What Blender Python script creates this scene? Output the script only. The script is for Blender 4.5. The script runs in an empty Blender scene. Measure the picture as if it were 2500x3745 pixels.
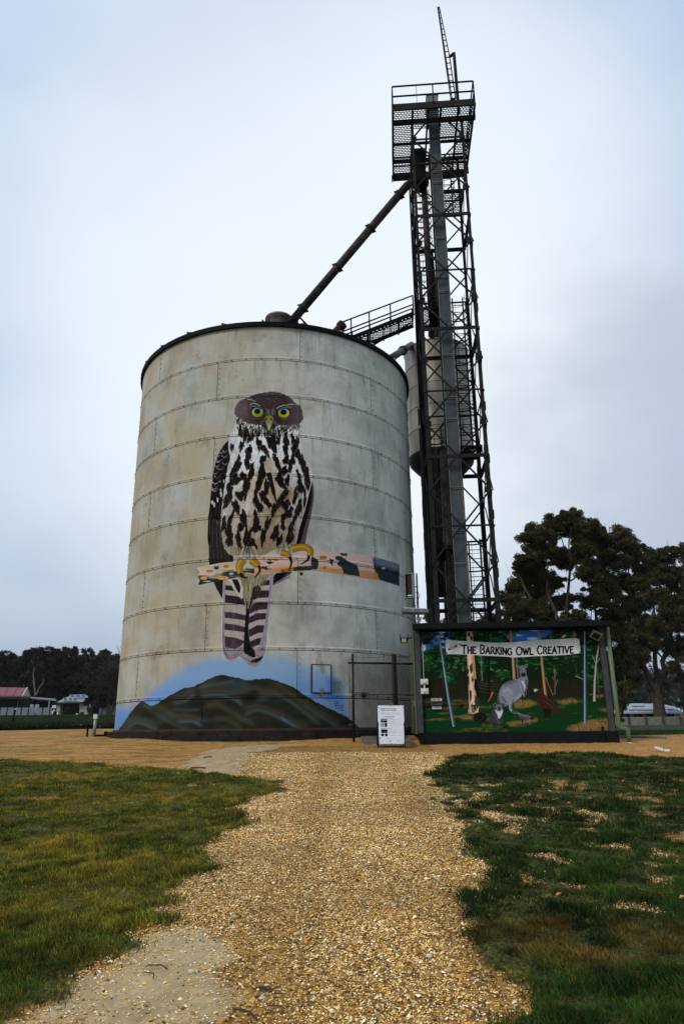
import bpy, bmesh, math, random, time
import numpy as np
from mathutils import Vector, Matrix
PI = math.pi; T0 = time.time()
sc = bpy.context.scene; col = sc.collection
# ---------------------------------------------------------------- camera
EYE = 1.55; F = 2560.0; PITCH = math.radians(17.2228); ROLL = math.radians(-0.58288)
cam_d = bpy.data.cameras.new('camera'); cam = bpy.data.objects.new('camera', cam_d); col.objects.link(cam)
cam.matrix_world = Matrix.Translation((0, 0, EYE)) @ (Matrix.Rotation(PI/2+PITCH, 4, 'X') @ Matrix.Rotation(ROLL, 4, 'Z'))
cam_d.sensor_fit = 'VERTICAL'; cam_d.sensor_height = 36.0; cam_d.lens = F/3745*36; cam_d.clip_end = 3000; cam_d.clip_start = .05
sc.camera = cam
# ---------------------------------------------------------------- sky, sun, exposure
SUN_EL, SUN_AZ = math.radians(40), math.radians(228)      # azimuth measured from +Y towards +X: behind and left of the camera
w = bpy.data.worlds.new('World'); sc.world = w; w.use_nodes = True
nt = w.node_tree; nt.nodes.clear(); N = nt.nodes.new; L = nt.links.new
sky = N('ShaderNodeTexSky'); sky.sky_type = 'NISHITA'; sky.sun_disc = False; sky.sun_elevation = SUN_EL; sky.sun_rotation = SUN_AZ; sky.dust_density = 3; sky.air_density = 1.2
tc = N('ShaderNodeTexCoord'); mp = N('ShaderNodeMapping'); mp.inputs['Scale'].default_value = (1, 1, 1.7); mp.inputs['Location'].default_value = (.9, .3, .9); L(tc.outputs['Generated'], mp.inputs['Vector'])
n1 = N('ShaderNodeTexNoise'); n1.inputs['Scale'].default_value = 2.0; n1.inputs['Detail'].default_value = 3; n1.inputs['Roughness'].default_value = .42; L(mp.outputs[0], n1.inputs['Vector'])
cr = N('ShaderNodeValToRGB'); L(n1.outputs['Fac'], cr.inputs['Fac'])
cr.color_ramp.elements[0].position = .36; cr.color_ramp.elements[0].color = (4.2, 5.5, 7.7, 1)
cr.color_ramp.elements[1].position = .66; cr.color_ramp.elements[1].color = (7.2, 8.6, 10.0, 1)
sx = N('ShaderNodeSeparateXYZ'); L(tc.outputs['Generated'], sx.inputs[0])
hr = N('ShaderNodeValToRGB'); hr.color_ramp.elements[0].position = 0; hr.color_ramp.elements[0].color = (.70, .68, .69, 1); hr.color_ramp.elements[1].position = .4; hr.color_ramp.elements[1].color = (1, 1, 1, 1)
L(sx.outputs['Z'], hr.inputs['Fac'])
ml = N('ShaderNodeMix'); ml.data_type = 'RGBA'; ml.blend_type = 'MULTIPLY'; ml.inputs[0].default_value = 1; L(cr.outputs[0], ml.inputs[6]); L(hr.outputs[0], ml.inputs[7])
dn = N('ShaderNodeVectorMath'); dn.operation = 'NORMALIZE'; L(tc.outputs['Generated'], dn.inputs[0])
dp = N('ShaderNodeVectorMath'); dp.operation = 'DOT_PRODUCT'; L(dn.outputs[0], dp.inputs[0]); dp.inputs[1].default_value = Vector((.02, .86, .51)).normalized()
gl = N('ShaderNodeMapRange'); gl.interpolation_type = 'SMOOTHERSTEP'; gl.inputs[1].default_value = .83; gl.inputs[2].default_value = 1.0; gl.inputs[3].default_value = 0; gl.inputs[4].default_value = .85; L(dp.outputs['Value'], gl.inputs[0])
gm = N('ShaderNodeMix'); gm.data_type = 'RGBA'; L(gl.outputs[0], gm.inputs[0]); L(ml.outputs[2], gm.inputs[6]); gm.inputs[7].default_value = (9.9, 10.5, 11.0, 1)   # thinner, brighter part of the cloud deck
d2 = N('ShaderNodeVectorMath'); d2.operation = 'DOT_PRODUCT'; L(dn.outputs[0], d2.inputs[0]); d2.inputs[1].default_value = Vector((.52, .82, .27)).normalized()
nb = N('ShaderNodeTexNoise'); nb.inputs['Scale'].default_value = 3.2; nb.inputs['Detail'].default_value = 4; L(mp.outputs[0], nb.inputs['Vector'])
ad = N('ShaderNodeMath'); ad.operation = 'MULTIPLY_ADD'; L(nb.outputs['Fac'], ad.inputs[0]); ad.inputs[1].default_value = .16; L(d2.outputs['Value'], ad.inputs[2])
g2 = N('ShaderNodeMapRange'); g2.interpolation_type = 'SMOOTHSTEP'; g2.inputs[1].default_value = .98; g2.inputs[2].default_value = 1.09; g2.inputs[4].default_value = .75; L(ad.outputs[0], g2.inputs[0])
g3 = N('ShaderNodeMix'); g3.data_type = 'RGBA'; L(g2.outputs[0], g3.inputs[0]); L(gm.outputs[2], g3.inputs[6]); g3.inputs[7].default_value = (5.0, 5.5, 6.7, 1)   # grey cloud bank low on the right
mx = N('ShaderNodeMix'); mx.data_type = 'RGBA'; mx.inputs[0].default_value = .93; L(sky.outputs[0], mx.inputs[6]); L(g3.outputs[2], mx.inputs[7])
bg = N('ShaderNodeBackground'); bg.inputs['Strength'].default_value = .1; L(mx.outputs[2], bg.inputs['Color'])
wo = N('ShaderNodeOutputWorld'); L(bg.outputs[0], wo.inputs['Surface'])
sd = bpy.data.lights.new('sun', 'SUN'); sd.energy = 1.5; sd.angle = math.radians(12); sd.color = (1, .95, .86)
sun = bpy.data.objects.new('sun', sd); col.objects.link(sun)
sdir = Vector((math.sin(SUN_AZ)*math.cos(SUN_EL), math.cos(SUN_AZ)*math.cos(SUN_EL), math.sin(SUN_EL)))
sun.rotation_euler = (-sdir).to_track_quat('-Z', 'Y').to_euler(); sun.location = sdir*60+Vector((0, 0, 20))
vs = sc.view_settings; vs.view_transform = 'Standard'; vs.look = 'None'; vs.exposure = 0.0; vs.gamma = 1; vs.use_curve_mapping = False
sc.render.engine = 'CYCLES'; sc.cycles.max_bounces = 5; sc.cycles.diffuse_bounces = 3; sc.cycles.glossy_bounces = 2; sc.cycles.transparent_max_bounces = 4; sc.cycles.use_denoising = True
# ---------------------------------------------------------------- places: where things stand, in metres
def ray(px, py):
    X, Y = px-1250.0, -(py-1872.5); c, s = math.cos(ROLL), math.sin(ROLL); X, Y = c*X-s*Y, s*X+c*Y
    return np.array([X, F*math.cos(PITCH)-Y*math.sin(PITCH), F*math.sin(PITCH)+Y*math.cos(PITCH)])
def at(px, py, Y):
    d = ray(px, py); d = d*Y/d[1]; return Vector((d[0], d[1], d[2]+EYE))
def onplane(px, py, o, yaw):
    d = ray(px, py); n = np.array([-math.sin(yaw), math.cos(yaw)]); d = d*((n@np.array(o[:2]))/(n@d[:2])); return Vector((d[0], d[1], d[2]+EYE))
def project(x, y, z):                                     # numpy arrays, metres -> picture coordinates (used to lay the murals out)
    z = z-EYE; fw = y*math.cos(PITCH)+z*math.sin(PITCH); up = -y*math.sin(PITCH)+z*math.cos(PITCH)
    X, Y = x/fw*F, up/fw*F; c, s = math.cos(-ROLL), math.sin(-ROLL)
    return 1250+c*X-s*Y, 1872.5-(s*X+c*Y)
def sstep(a, b, t): t = np.clip((t-a)/(b-a), 0, 1); return t*t*(3-2*t)
def ground_z(x, y):
    x = np.asarray(x, float); y = np.asarray(y, float)
    g = np.where(y < 17, -1.55+.0695*np.maximum(y, 0)+.02*np.minimum(y, 0), -.3685+.1685*sstep(17, 19.6, y))
    side = sstep(-.12, .06, x/np.maximum(y, 4))
    left = .32*sstep(19, 30, y)-.22*sstep(30.5, 34, y)+np.clip((y-34)/111, 0, 1.15)*3.3
    right = -.16*sstep(19, 20, y)*sstep(5, 8, x)+np.clip((y-24)/86, 0, 1.2)*.46
    far = np.maximum(y-170, 0)*.02
    return EYE+g+left*(1-side)+right*side+far
def gz(x, y): return float(ground_z(x, y))
def on_ground(px, py):
    d = ray(px, py); t = .5
    lo, hi = 1.0, 400.0
    for Y in np.geomspace(2, 300, 400):
        p = d*Y/d[1]
        if p[2]+EYE < gz(p[0], p[1]): hi = Y; break
        lo = Y
    for _ in range(20):
        m = (lo+hi)/2; p = d*m/d[1]
        if p[2]+EYE < gz(p[0], p[1]): hi = m
        else: lo = m
    return (p[0], p[1])
# ---------------------------------------------------------------- mesh kit
class MB:
    def __init__(s): s.v, s.f, s.uv, s.c = [], [], [], []
    def add(s, v, f): n = len(s.v); s.v += [tuple(q) for q in v]; s.f += [tuple(i+n for i in q) for q in f]; return s
    def box(s, c, size, R=None):
        hx, hy, hz = size[0]/2, size[1]/2, size[2]/2; c = Vector(c)
        P = [Vector((x, y, z)) for z in (-hz, hz) for y in (-hy, hy) for x in (-hx, hx)]
        if R is not None: P = [R @ p for p in P]
        return s.add([p+c for p in P], [(0,2,3,1),(4,5,7,6),(0,1,5,4),(2,6,7,3),(0,4,6,2),(1,3,7,5)])
    def bar(s, a, b, w, h=None, up=(0, 0, 1)):              # square bar from a to b
        a, b = Vector(a), Vector(b); h = h or w; d = (b-a).normalized(); u = Vector(up)
        if abs(d.dot(u)) > .98: u = Vector((1, 0, 0))
        x = d.cross(u).normalized()*w/2; y = x.cross(d).normalized()*h/2
        P = [a-x-y, a+x-y, a+x+y, a-x+y, b-x-y, b+x-y, b+x+y, b-x+y]
        return s.add(P, [(0,1,2,3),(7,6,5,4),(0,4,5,1),(1,5,6,2),(2,6,7,3),(3,7,4,0)])
    def angle(s, a, b, w, t=.012, up=(0, 1, 0)):            # L section
        a, b = Vector(a), Vector(b); d = (b-a).normalized(); u = Vector(up)
        x = d.cross(u)
        if x.length < .05: x = d.cross(Vector((1, 0, 0)))
        x.normalize(); y = x.cross(d).normalized()
        s.bar(a, b, w, t, up=y); o = x*(w/2)+y*(w/2); return s.bar(a+o, b+o, t, w, up=y)
    def tube(s, pts, r, n=8, caps=True, r2=None):
        pts = [Vector(p) for p in pts]; m = len(pts)-1; V = []; u = None
        for i, p in enumerate(pts):
            d = (pts[min(i+1, m)]-pts[max(i-1, 0)]).normalized()
            if u is None: u = d.orthogonal().normalized()
            else: u = (u-d*u.dot(d)).normalized()
            q = d.cross(u); rr = r if r2 is None else r+(r2-r)*i/max(m, 1)
            V += [p+(u*math.cos(2*PI*k/n)+q*math.sin(2*PI*k/n))*rr for k in range(n)]
        Fc = [(i*n+k, i*n+(k+1) % n, (i+1)*n+(k+1) % n, (i+1)*n+k) for i in range(m) for k in range(n)]
        if caps: Fc += [tuple(range(n-1, -1, -1)), tuple(m*n+k for k in range(n))]
        return s.add(V, Fc)
    def lathe(s, prof, c=(0, 0, 0), n=48, a0=0, a1=2*PI):
        full = abs(a1-a0-2*PI) < 1e-6; m = n if full else n+1; V = []
        for r, z in prof: V += [(c[0]+r*math.sin(a0+(a1-a0)*k/n), c[1]-r*math.cos(a0+(a1-a0)*k/n), c[2]+z) for k in range(m)]
        return s.add(V, [(i*m+k, i*m+(k+1) % m, (i+1)*m+(k+1) % m, (i+1)*m+k) for i in range(len(prof)-1) for k in range(n)])
    def prism(s, poly, d):                                   # polygon (list of Vectors) pushed along d
        P = [Vector(p) for p in poly]; n = len(P); d = Vector(d)
        return s.add(P+[p+d for p in P], [tuple(range(n-1, -1, -1)), tuple(range(n, 2*n))]+[(i, (i+1) % n, n+(i+1) % n, n+i) for i in range(n)])
    def quad(s, *p): return s.add(p, [tuple(range(len(p)))])
    def build(s, name, m, parent=None, smooth=False, loc=None):
        me = bpy.data.meshes.new(name); me.from_pydata(s.v, [], s.f); me.update()
        if m is not None: me.materials.append(m)
        o = bpy.data.objects.new(name, me); col.objects.link(o)
        if smooth: me.shade_smooth()
        if parent is not None: o.parent = parent; 
        if parent is not None: o.matrix_parent_inverse = (Matrix.Identity(4) if s.local else Matrix.Translation(-parent_loc(parent)))
        return o
    local = False
def parent_loc(p):
    if p.parent is None: return Vector(p.location)
    return parent_loc(p.parent)+p.matrix_parent_inverse.translation+Vector(p.location)
def fastmesh(name, V, Fq, m, colr=None, parent=None, smooth=False):   # numpy quads or tris with a colour per face
    me = bpy.data.meshes.new(name); k = Fq.shape[1]
    me.vertices.add(len(V)); me.vertices.foreach_set('co', np.ascontiguousarray(V, np.float32).ravel())
    me.loops.add(Fq.size); me.loops.foreach_set('vertex_index', np.ascontiguousarray(Fq, np.int32).ravel())
    me.polygons.add(len(Fq)); me.polygons.foreach_set('loop_start', np.arange(0, Fq.size, k, dtype=np.int32))
    if colr is not None:
        a = me.color_attributes.new('tone', 'FLOAT_COLOR', 'POINT'); c4 = np.ones((len(V), 4), np.float32); c4[:, :colr.shape[1]] = colr; a.data.foreach_set('color', c4.ravel())
    me.update(calc_edges=True); me.materials.append(m)
    if smooth: me.shade_smooth()
    o = bpy.data.objects.new(name, me); col.objects.link(o)
    if parent is not None: o.parent = parent; o.matrix_parent_inverse = Matrix.Translation(-parent_loc(parent))
    return o
def thing(name, label, cat, loc=(0, 0, 0), group=None):
    o = bpy.data.objects.new(name, None); o.empty_display_size = .3; o.location = loc; col.objects.link(o)
    o['label'] = label; o['category'] = cat
    if group: o['group'] = group
    return o
def tag(o, label, cat, group=None, kind=None):
    o['label'] = label; o['category'] = cat
    if group: o['group'] = group
    if kind: o['kind'] = kind
    return o
def struct(o): o['kind'] = 'structure'; return o
def stuff(o): o['kind'] = 'stuff'; return o
# ---------------------------------------------------------------- materials
def mat(name, c1, c2=None, scale=6, rough=.7, metal=0, bump=.1, stretch=(1, 1, 1), bscale=40, c3=None, s3=2.5, t3=(.58, .72), st3=(1, 1, 1), spec=.5, det=5):
    m = bpy.data.materials.new(name); m.use_nodes = True; nt = m.node_tree; b = nt.nodes['Principled BSDF']; N = nt.nodes.new; L = nt.links.new
    b.inputs['Roughness'].default_value = rough; b.inputs['Metallic'].default_value = metal; b.inputs['Specular IOR Level'].default_value = spec if sum(c1) > .35 else min(spec, .06)
    g = N('ShaderNodeNewGeometry'); mp = N('ShaderNodeMapping'); mp.inputs['Scale'].default_value = stretch; L(g.outputs['Position'], mp.inputs['Vector'])
    n = N('ShaderNodeTexNoise'); n.inputs['Scale'].default_value = scale; n.inputs['Detail'].default_value = det; n.inputs['Roughness'].default_value = .6; L(mp.outputs[0], n.inputs['Vector'])
    r = N('ShaderNodeValToRGB'); r.color_ramp.elements[0].position = .32; r.color_ramp.elements[1].position = .68; L(n.outputs['Fac'], r.inputs['Fac'])
    c2 = c2 or tuple(x*.7 for x in c1); r.color_ramp.elements[0].color = (*c1, 1); r.color_ramp.elements[1].color = (*c2, 1)
    out = r.outputs[0]
    if c3:
        mp3 = N('ShaderNodeMapping'); mp3.inputs['Scale'].default_value = st3; mp3.inputs['Location'].default_value = (3.1, 7.7, 1.3); L(g.outputs['Position'], mp3.inputs['Vector'])
        n3 = N('ShaderNodeTexNoise'); n3.inputs['Scale'].default_value = s3; n3.inputs['Detail'].default_value = 6; n3.inputs['Roughness'].default_value = .65; L(mp3.outputs[0], n3.inputs['Vector'])
        mr = N('ShaderNodeMapRange'); mr.inputs[1].default_value, mr.inputs[2].default_value = t3; L(n3.outputs['Fac'], mr.inputs[0])
        x = N('ShaderNodeMix'); x.data_type = 'RGBA'; L(mr.outputs[0], x.inputs[0]); L(out, x.inputs[6]); x.inputs[7].default_value = (*c3, 1); out = x.outputs[2]
    L(out, b.inputs['Base Color'])
    if bump:
        nb = N('ShaderNodeTexNoise'); nb.inputs['Scale'].default_value = bscale; nb.inputs['Detail'].default_value = 4; L(mp.outputs[0], nb.inputs['Vector'])
        bp = N('ShaderNodeBump'); bp.inputs['Strength'].default_value = bump; bp.inputs['Distance'].default_value = .02; L(nb.outputs['Fac'], bp.inputs['Height']); L(bp.outputs[0], b.inputs['Normal'])
    m['o'] = 0
    return m
def tone_mat(name, rough=.8, spec=.3, bump=0, trans=0):      # colour comes from the point colours of the mesh
    m = bpy.data.materials.new(name); m.use_nodes = True; nt = m.node_tree; b = nt.nodes['Principled BSDF']; N = nt.nodes.new; L = nt.links.new
    a = N('ShaderNodeVertexColor'); a.layer_name = 'tone'; b.inputs['Roughness'].default_value = rough; b.inputs['Specular IOR Level'].default_value = spec
    g = N('ShaderNodeNewGeometry'); n = N('ShaderNodeTexNoise'); n.inputs['Scale'].default_value = 90; L(g.outputs['Position'], n.inputs['Vector'])
    r = N('ShaderNodeMapRange'); r.inputs[3].default_value = .75; r.inputs[4].default_value = 1.25; L(n.outputs['Fac'], r.inputs[0])
    x = N('ShaderNodeVectorMath'); x.operation = 'SCALE'; L(a.outputs[0], x.inputs[0]); L(r.outputs[0], x.inputs['Scale']); L(x.outputs[0], b.inputs['Base Color'])
    if trans:
        t = N('ShaderNodeBsdfTranslucent'); L(x.outputs[0], t.inputs[0]); ms = N('ShaderNodeMixShader'); ms.inputs[0].default_value = trans
        o = nt.nodes['Material Output']; L(b.outputs[0], ms.inputs[1]); L(t.outputs[0], ms.inputs[2]); L(ms.outputs[0], o.inputs[0])
    return m
M_dark = mat('tower_steel', (.028,.028,.025), (.015,.015,.013), 3, .55, .1, .1, c3=(.034,.024,.016), s3=4, t3=(.6,.75))
M_black = mat('black_steel', (.007,.007,.007), (.004,.004,.004), 4, .6, 0, .05)
M_chute = mat('chute_steel', (.085,.097,.100), (.055,.066,.068), 5, .5, .2, .05, stretch=(1,1,.3), c3=(.11,.105,.09), s3=3)
M_chedge = mat('chute_flange', (.20,.19,.15), (.11,.10,.08), 9, .6, .3, .05)
M_pipe = mat('pipe_steel', (.060,.054,.040), (.026,.022,.016), 5, .5, .3, .05, c3=(.10,.092,.072), s3=3)
M_bin = mat('bin_steel', (.25,.225,.18), (.09,.078,.06), 2.2, .5, .35, .05, stretch=(1.6,1.6,.25), c3=(.17,.10,.04), s3=2.4, t3=(.56,.72), st3=(1.5,1.5,.22))
M_conc = mat('plinth_concrete', (.030,.027,.022), (.014,.012,.010), 5, .9, 0, .3, c3=(.05,.045,.035))
M_slab = mat('slab_concrete', (.20,.18,.14), (.12,.105,.08), 6, .9, 0, .2)
M_galv = mat('galvanised', (.34,.34,.34), (.2,.2,.21), 12, .45, .6, .05)
M_fence = mat('fence_steel', (.035,.032,.027), (.02,.018,.015), 20, .6, .4, .05)
M_green = mat('green_paint', (.12,.17,.075), (.09,.13,.055), 5, .55, 0, .05, c3=(.07,.095,.045))
M_charc = mat('charcoal_paint', (.012,.013,.014), (.008,.0085,.009), 6, .7, 0, .1, c3=(.018,.018,.018))
M_greyt = mat('grey_trim', (.075,.075,.08), (.05,.05,.054), 7, .5, 0, .03)
M_white = mat('white_plastic', (.72,.71,.64), (.62,.6,.52), 8, .5, 0, 0)
M_bolt = mat('bolt_steel', (.05,.045,.035), None, 30, .6, .3, 0)
M_lamp = mat('lamp_housing', (.22,.23,.24), (.13,.135,.14), 10, .4, .5, 0)
M_lens = mat('lamp_glass', (.055,.04,.02), (.03,.022,.012), 20, .15, 0, 0)
M_led = mat('led_plate', (.42,.38,.20), (.30,.27,.14), 30, .3, 0, 0)
M_brass = mat('brass', (.45,.33,.10), None, 20, .35, .8, 0)
M_rust = mat('rusty_steel', (.09,.045,.025), (.04,.022,.014), 12, .8, .1, .2)
M_bark = mat('bark', (.085,.065,.05), (.035,.027,.02), 3, .9, 0, .6, stretch=(3,3,.5), bscale=12, c3=(.15,.13,.11), s3=2)
M_pale_bark = mat('pale_bark', (.22,.20,.17), (.10,.085,.07), 3, .9, 0, .4, stretch=(3,3,.6), bscale=12)
M_leaf = tone_mat('leaves', .7, .2, trans=.12)
M_blade = tone_mat('grass_blades', .75, .2, trans=.2)
M_stone = tone_mat('stones', .75, .3)
# ---------------------------------------------------------------- painting kit
def srgb(c): return np.array(c, float)/255.0
class Canvas:
    def __init__(s, x0, y0, x1, y1, k=1.0):
        s.x0, s.y0, s.k = x0, y0, k
        s.w, s.h = int((x1-x0)*k), int((y1-y0)*k)
        s.a = np.zeros((s.h, s.w, 4))
        yy, xx = np.mgrid[0:s.h, 0:s.w]
        s.X = x0+(xx+.5)/k; s.Y = y0+(yy+.5)/k
        s.rs = np.random.RandomState(5)
    def box(s, x0, y0, x1, y1):
        f = lambda v, m: int(min(max(v, 0), m))
        return (f((x0-s.x0)*s.k-1, s.w), f((y0-s.y0)*s.k-1, s.h), f((x1-s.x0)*s.k+2, s.w), f((y1-s.y0)*s.k+2, s.h))
    def mask(s, pts):
        p = np.array(pts, float); i0, j0, i1, j1 = s.box(p[:,0].min(), p[:,1].min(), p[:,0].max(), p[:,1].max())
        if i1 <= i0 or j1 <= j0: return None
        acc = np.zeros((j1-j0, i1-i0)); q = np.roll(p, -1, 0)
        X = s.X[0, i0:i1]
        for dy in (-.25, .25):
            for r in range(j0, j1):
                y = s.Y[r, 0]+dy/s.k
                sel = (p[:,1] > y) != (q[:,1] > y)
                if not sel.any(): continue
                a, b = p[sel], q[sel]
                xs = np.sort(a[:,0]+(y-a[:,1])*(b[:,0]-a[:,0])/(b[:,1]-a[:,1]))
                for m in range(0, len(xs)-1, 2):
                    acc[r-j0] += np.clip((X-xs[m])*s.k+.5, 0, 1)*np.clip((xs[m+1]-X)*s.k+.5, 0, 1)*.5
        return (i0, j0, i1, j1, acc)
    def over(s, i0, j0, i1, j1, m, col):
        d = s.a[j0:j1, i0:i1]; m = m[..., None]
        col = np.asarray(col); 
        na = m+d[..., 3:]*(1-m)
        d[..., :3] = (col*m+d[..., :3]*d[..., 3:]*(1-m))/np.maximum(na, 1e-6)
        d[..., 3:] = na
    def poly(s, pts, c, al=1.0, clip=None):
        r = s.mask(pts)
        if r is None: return
        i0, j0, i1, j1, m = r
        if clip is not None: m = m*clip[j0:j1, i0:i1]
        s.over(i0, j0, i1, j1, m*al, srgb(c))
    def full(s, pts):
        z = np.zeros((s.h, s.w)); r = s.mask(pts)
        if r is not None: i0, j0, i1, j1, m = r; z[j0:j1, i0:i1] = m
        return z
    def line(s, pts, w, c, al=1.0, w2=None, clip=None): s.poly(s.ribbon(pts, w, w2), c, al, clip)
    def soft(s, pts, bl, c, al=1.0, clip=None):
        p = np.array(pts, float); pad = bl*2.2+2
        i0, j0, i1, j1 = s.box(p[:,0].min()-pad, p[:,1].min()-pad, p[:,0].max()+pad, p[:,1].max()+pad)
        r = s.mask(pts)
        if r is None or i1-i0 < 3 or j1-j0 < 3: return
        m = np.zeros((j1-j0, i1-i0)); m[r[1]-j0:r[3]-j0, r[0]-i0:r[2]-i0] = r[4]
        m = blur(m, bl*s.k)
        if clip is not None: m = m*clip[j0:j1, i0:i1]
        s.over(i0, j0, i1, j1, m*al, srgb(c))
    def ribbon(s, pts, w, w2=None):
        p = [np.array(q, float) for q in pts]; n = len(p)-1; L, R = [], []
        w2 = w if w2 is None else w2
        for i, q in enumerate(p):
            d = p[min(i+1, n)]-p[max(i-1, 0)]; d = d/(np.hypot(*d)+1e-9)
            ww = (w+(w2-w)*i/max(n, 1))/2; nn = np.array([-d[1], d[0]])*ww
            L.append(q+nn); R.append(q-nn)
        return L+R[::-1]
    def softline(s, pts, w, bl, c, al=1.0, clip=None): s.soft(s.ribbon(pts, w), bl, c, al, clip)
    def oval(s, x, y, a, b, c, al=1.0, rot=0, n=20, clip=None, rough_=0):
        t = np.linspace(0, 2*np.pi, n, endpoint=False)
        r = 1+rough_*s.rs.uniform(-1, 1, n)
        u, v = a*np.cos(t)*r, b*np.sin(t)*r; cr, sr = np.cos(rot), np.sin(rot)
        s.poly(np.stack([x+u*cr-v*sr, y+u*sr+v*cr], 1), c, al, clip)
    def tint(s, clip, f, c, al):       # blend a colour by a field f (0..1) inside clip, keeps alpha
        m = (clip*np.clip(f, 0, 1)*al)[..., None]
        s.a[..., :3] = s.a[..., :3]*(1-m)+srgb(c)*m
def blur(m, r):
    r = max(int(r), 1)
    for _ in range(2):
        for ax in (0, 1):
            pad = [(0, 0), (0, 0)]; pad[ax] = (r+1, r)
            c = np.cumsum(np.pad(m, pad, mode='edge'), ax)
            n = m.shape[ax]
            hi = np.take(c, range(2*r+1, 2*r+1+n), ax); lo = np.take(c, range(0, n), ax)
            m = (hi-lo)/(2*r+1)
    return m
def vnoise(X, Y, sx, sy, seed=0):      # smooth value noise, 0..1
    rs = np.random.RandomState(seed); g = rs.rand(256, 256)
    x, y = X/sx+37.3, Y/sy+11.7; i, j = np.floor(x).astype(int), np.floor(y).astype(int)
    u, v = x-i, y-j; u, v = u*u*(3-2*u), v*v*(3-2*v)
    G = lambda a, b: g[b % 256, a % 256]
    return (G(i, j)*(1-u)+G(i+1, j)*u)*(1-v)+(G(i, j+1)*(1-u)+G(i+1, j+1)*u)*v
def fuzz(pts, amp, step, rs):          # ragged outline
    p = np.array(pts, float); o = []
    for a, b in zip(p, np.roll(p, -1, 0)):
        n = max(int(np.hypot(*(b-a))/step), 1); d = (b-a)/(np.hypot(*(b-a))+1e-9)
        for t in range(n):
            o.append(a+(b-a)*t/n+np.array([-d[1], d[0]])*rs.uniform(-amp, amp)+rs.uniform(-.3, .3, 2)*amp)
    return o
def spline(pts, n=6):
    p = np.array(pts, float); p = np.vstack([2*p[0]-p[1], p, 2*p[-1]-p[-2]]); o = []
    for i in range(1, len(p)-2):
        for t in np.linspace(0, 1, n, endpoint=False):
            o.append(.5*((2*p[i])+(-p[i-1]+p[i+1])*t+(2*p[i-1]-5*p[i]+4*p[i+1]-p[i+2])*t*t+(-p[i-1]+3*p[i]-3*p[i+1]+p[i+2])*t**3))
    o.append(p[-2]); return o
# letters as pen strokes in a box one unit high (y down), with their widths
GL = {'A':(.8,[[(0,1),(.4,0),(.8,1)],[(.15,.65),(.65,.65)]]),'B':(.65,[[(.05,1),(.05,0),(.45,.03),(.58,.22),(.42,.45),(.05,.47)],[(.42,.45),(.64,.72),(.45,.97),(.05,1)]]),
'C':(.75,[[(.72,.2),(.5,0),(.2,.08),(0,.5),(.2,.92),(.5,1),(.74,.8)]]),'D':(.75,[[(.05,1),(.05,0),(.4,.03),(.72,.3),(.72,.7),(.4,.97),(.05,1)]]),
'E':(.6,[[(.58,0),(.05,0),(.05,1),(.6,1)],[(.05,.47),(.45,.47)]]),'F':(.58,[[(.58,0),(.05,0),(.05,1)],[(.05,.47),(.45,.47)]]),
'G':(.8,[[(.72,.2),(.5,0),(.2,.08),(0,.5),(.2,.92),(.5,1),(.75,.85),(.75,.55),(.5,.55)]]),'H':(.75,[[(.05,0),(.05,1)],[(.7,0),(.7,1)],[(.05,.5),(.7,.5)]]),
'I':(.2,[[(.1,0),(.1,1)]]),'K':(.7,[[(.05,0),(.05,1)],[(.65,0),(.08,.55)],[(.25,.4),(.7,1)]]),'L':(.58,[[(.05,0),(.05,1),(.58,1)]]),
'M':(.9,[[(.02,1),(.1,0),(.45,.8),(.8,0),(.88,1)]]),'N':(.75,[[(.05,1),(.05,0),(.7,1),(.7,0)]]),
'O':(.85,[[(.42,0),(.12,.15),(0,.5),(.12,.85),(.42,1),(.73,.85),(.85,.5),(.73,.15),(.42,0)]]),'P':(.6,[[(.05,1),(.05,0),(.45,.03),(.58,.25),(.42,.5),(.05,.52)]]),
'R':(.7,[[(.05,1),(.05,0),(.45,.03),(.58,.24),(.42,.47),(.05,.5)],[(.3,.5),(.7,1)]]),'S':(.6,[[(.55,.15),(.3,0),(.05,.15),(.12,.4),(.48,.58),(.55,.85),(.28,1),(.02,.85)]]),
'T':(.75,[[(0,0),(.75,0)],[(.37,0),(.37,1)]]),'U':(.75,[[(.05,0),(.05,.75),(.37,1),(.7,.75),(.7,0)]]),'V':(.8,[[(0,0),(.4,1),(.8,0)]]),
'W':(1.1,[[(0,0),(.28,1),(.55,.1),(.82,1),(1.1,0)]]),'Y':(.75,[[(0,0),(.37,.5),(.75,0)],[(.37,.5),(.37,1)]]),"'":(.15,[[(.08,0),(.05,.25)]]),
'0':(.6,[[(.3,0),(0,.5),(.3,1),(.6,.5),(.3,0)]]),'2':(.6,[[(0,.2),(.3,0),(.6,.25),(0,1),(.6,1)]]),'1':(.3,[[(0,.2),(.2,0),(.2,1)]])}
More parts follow.
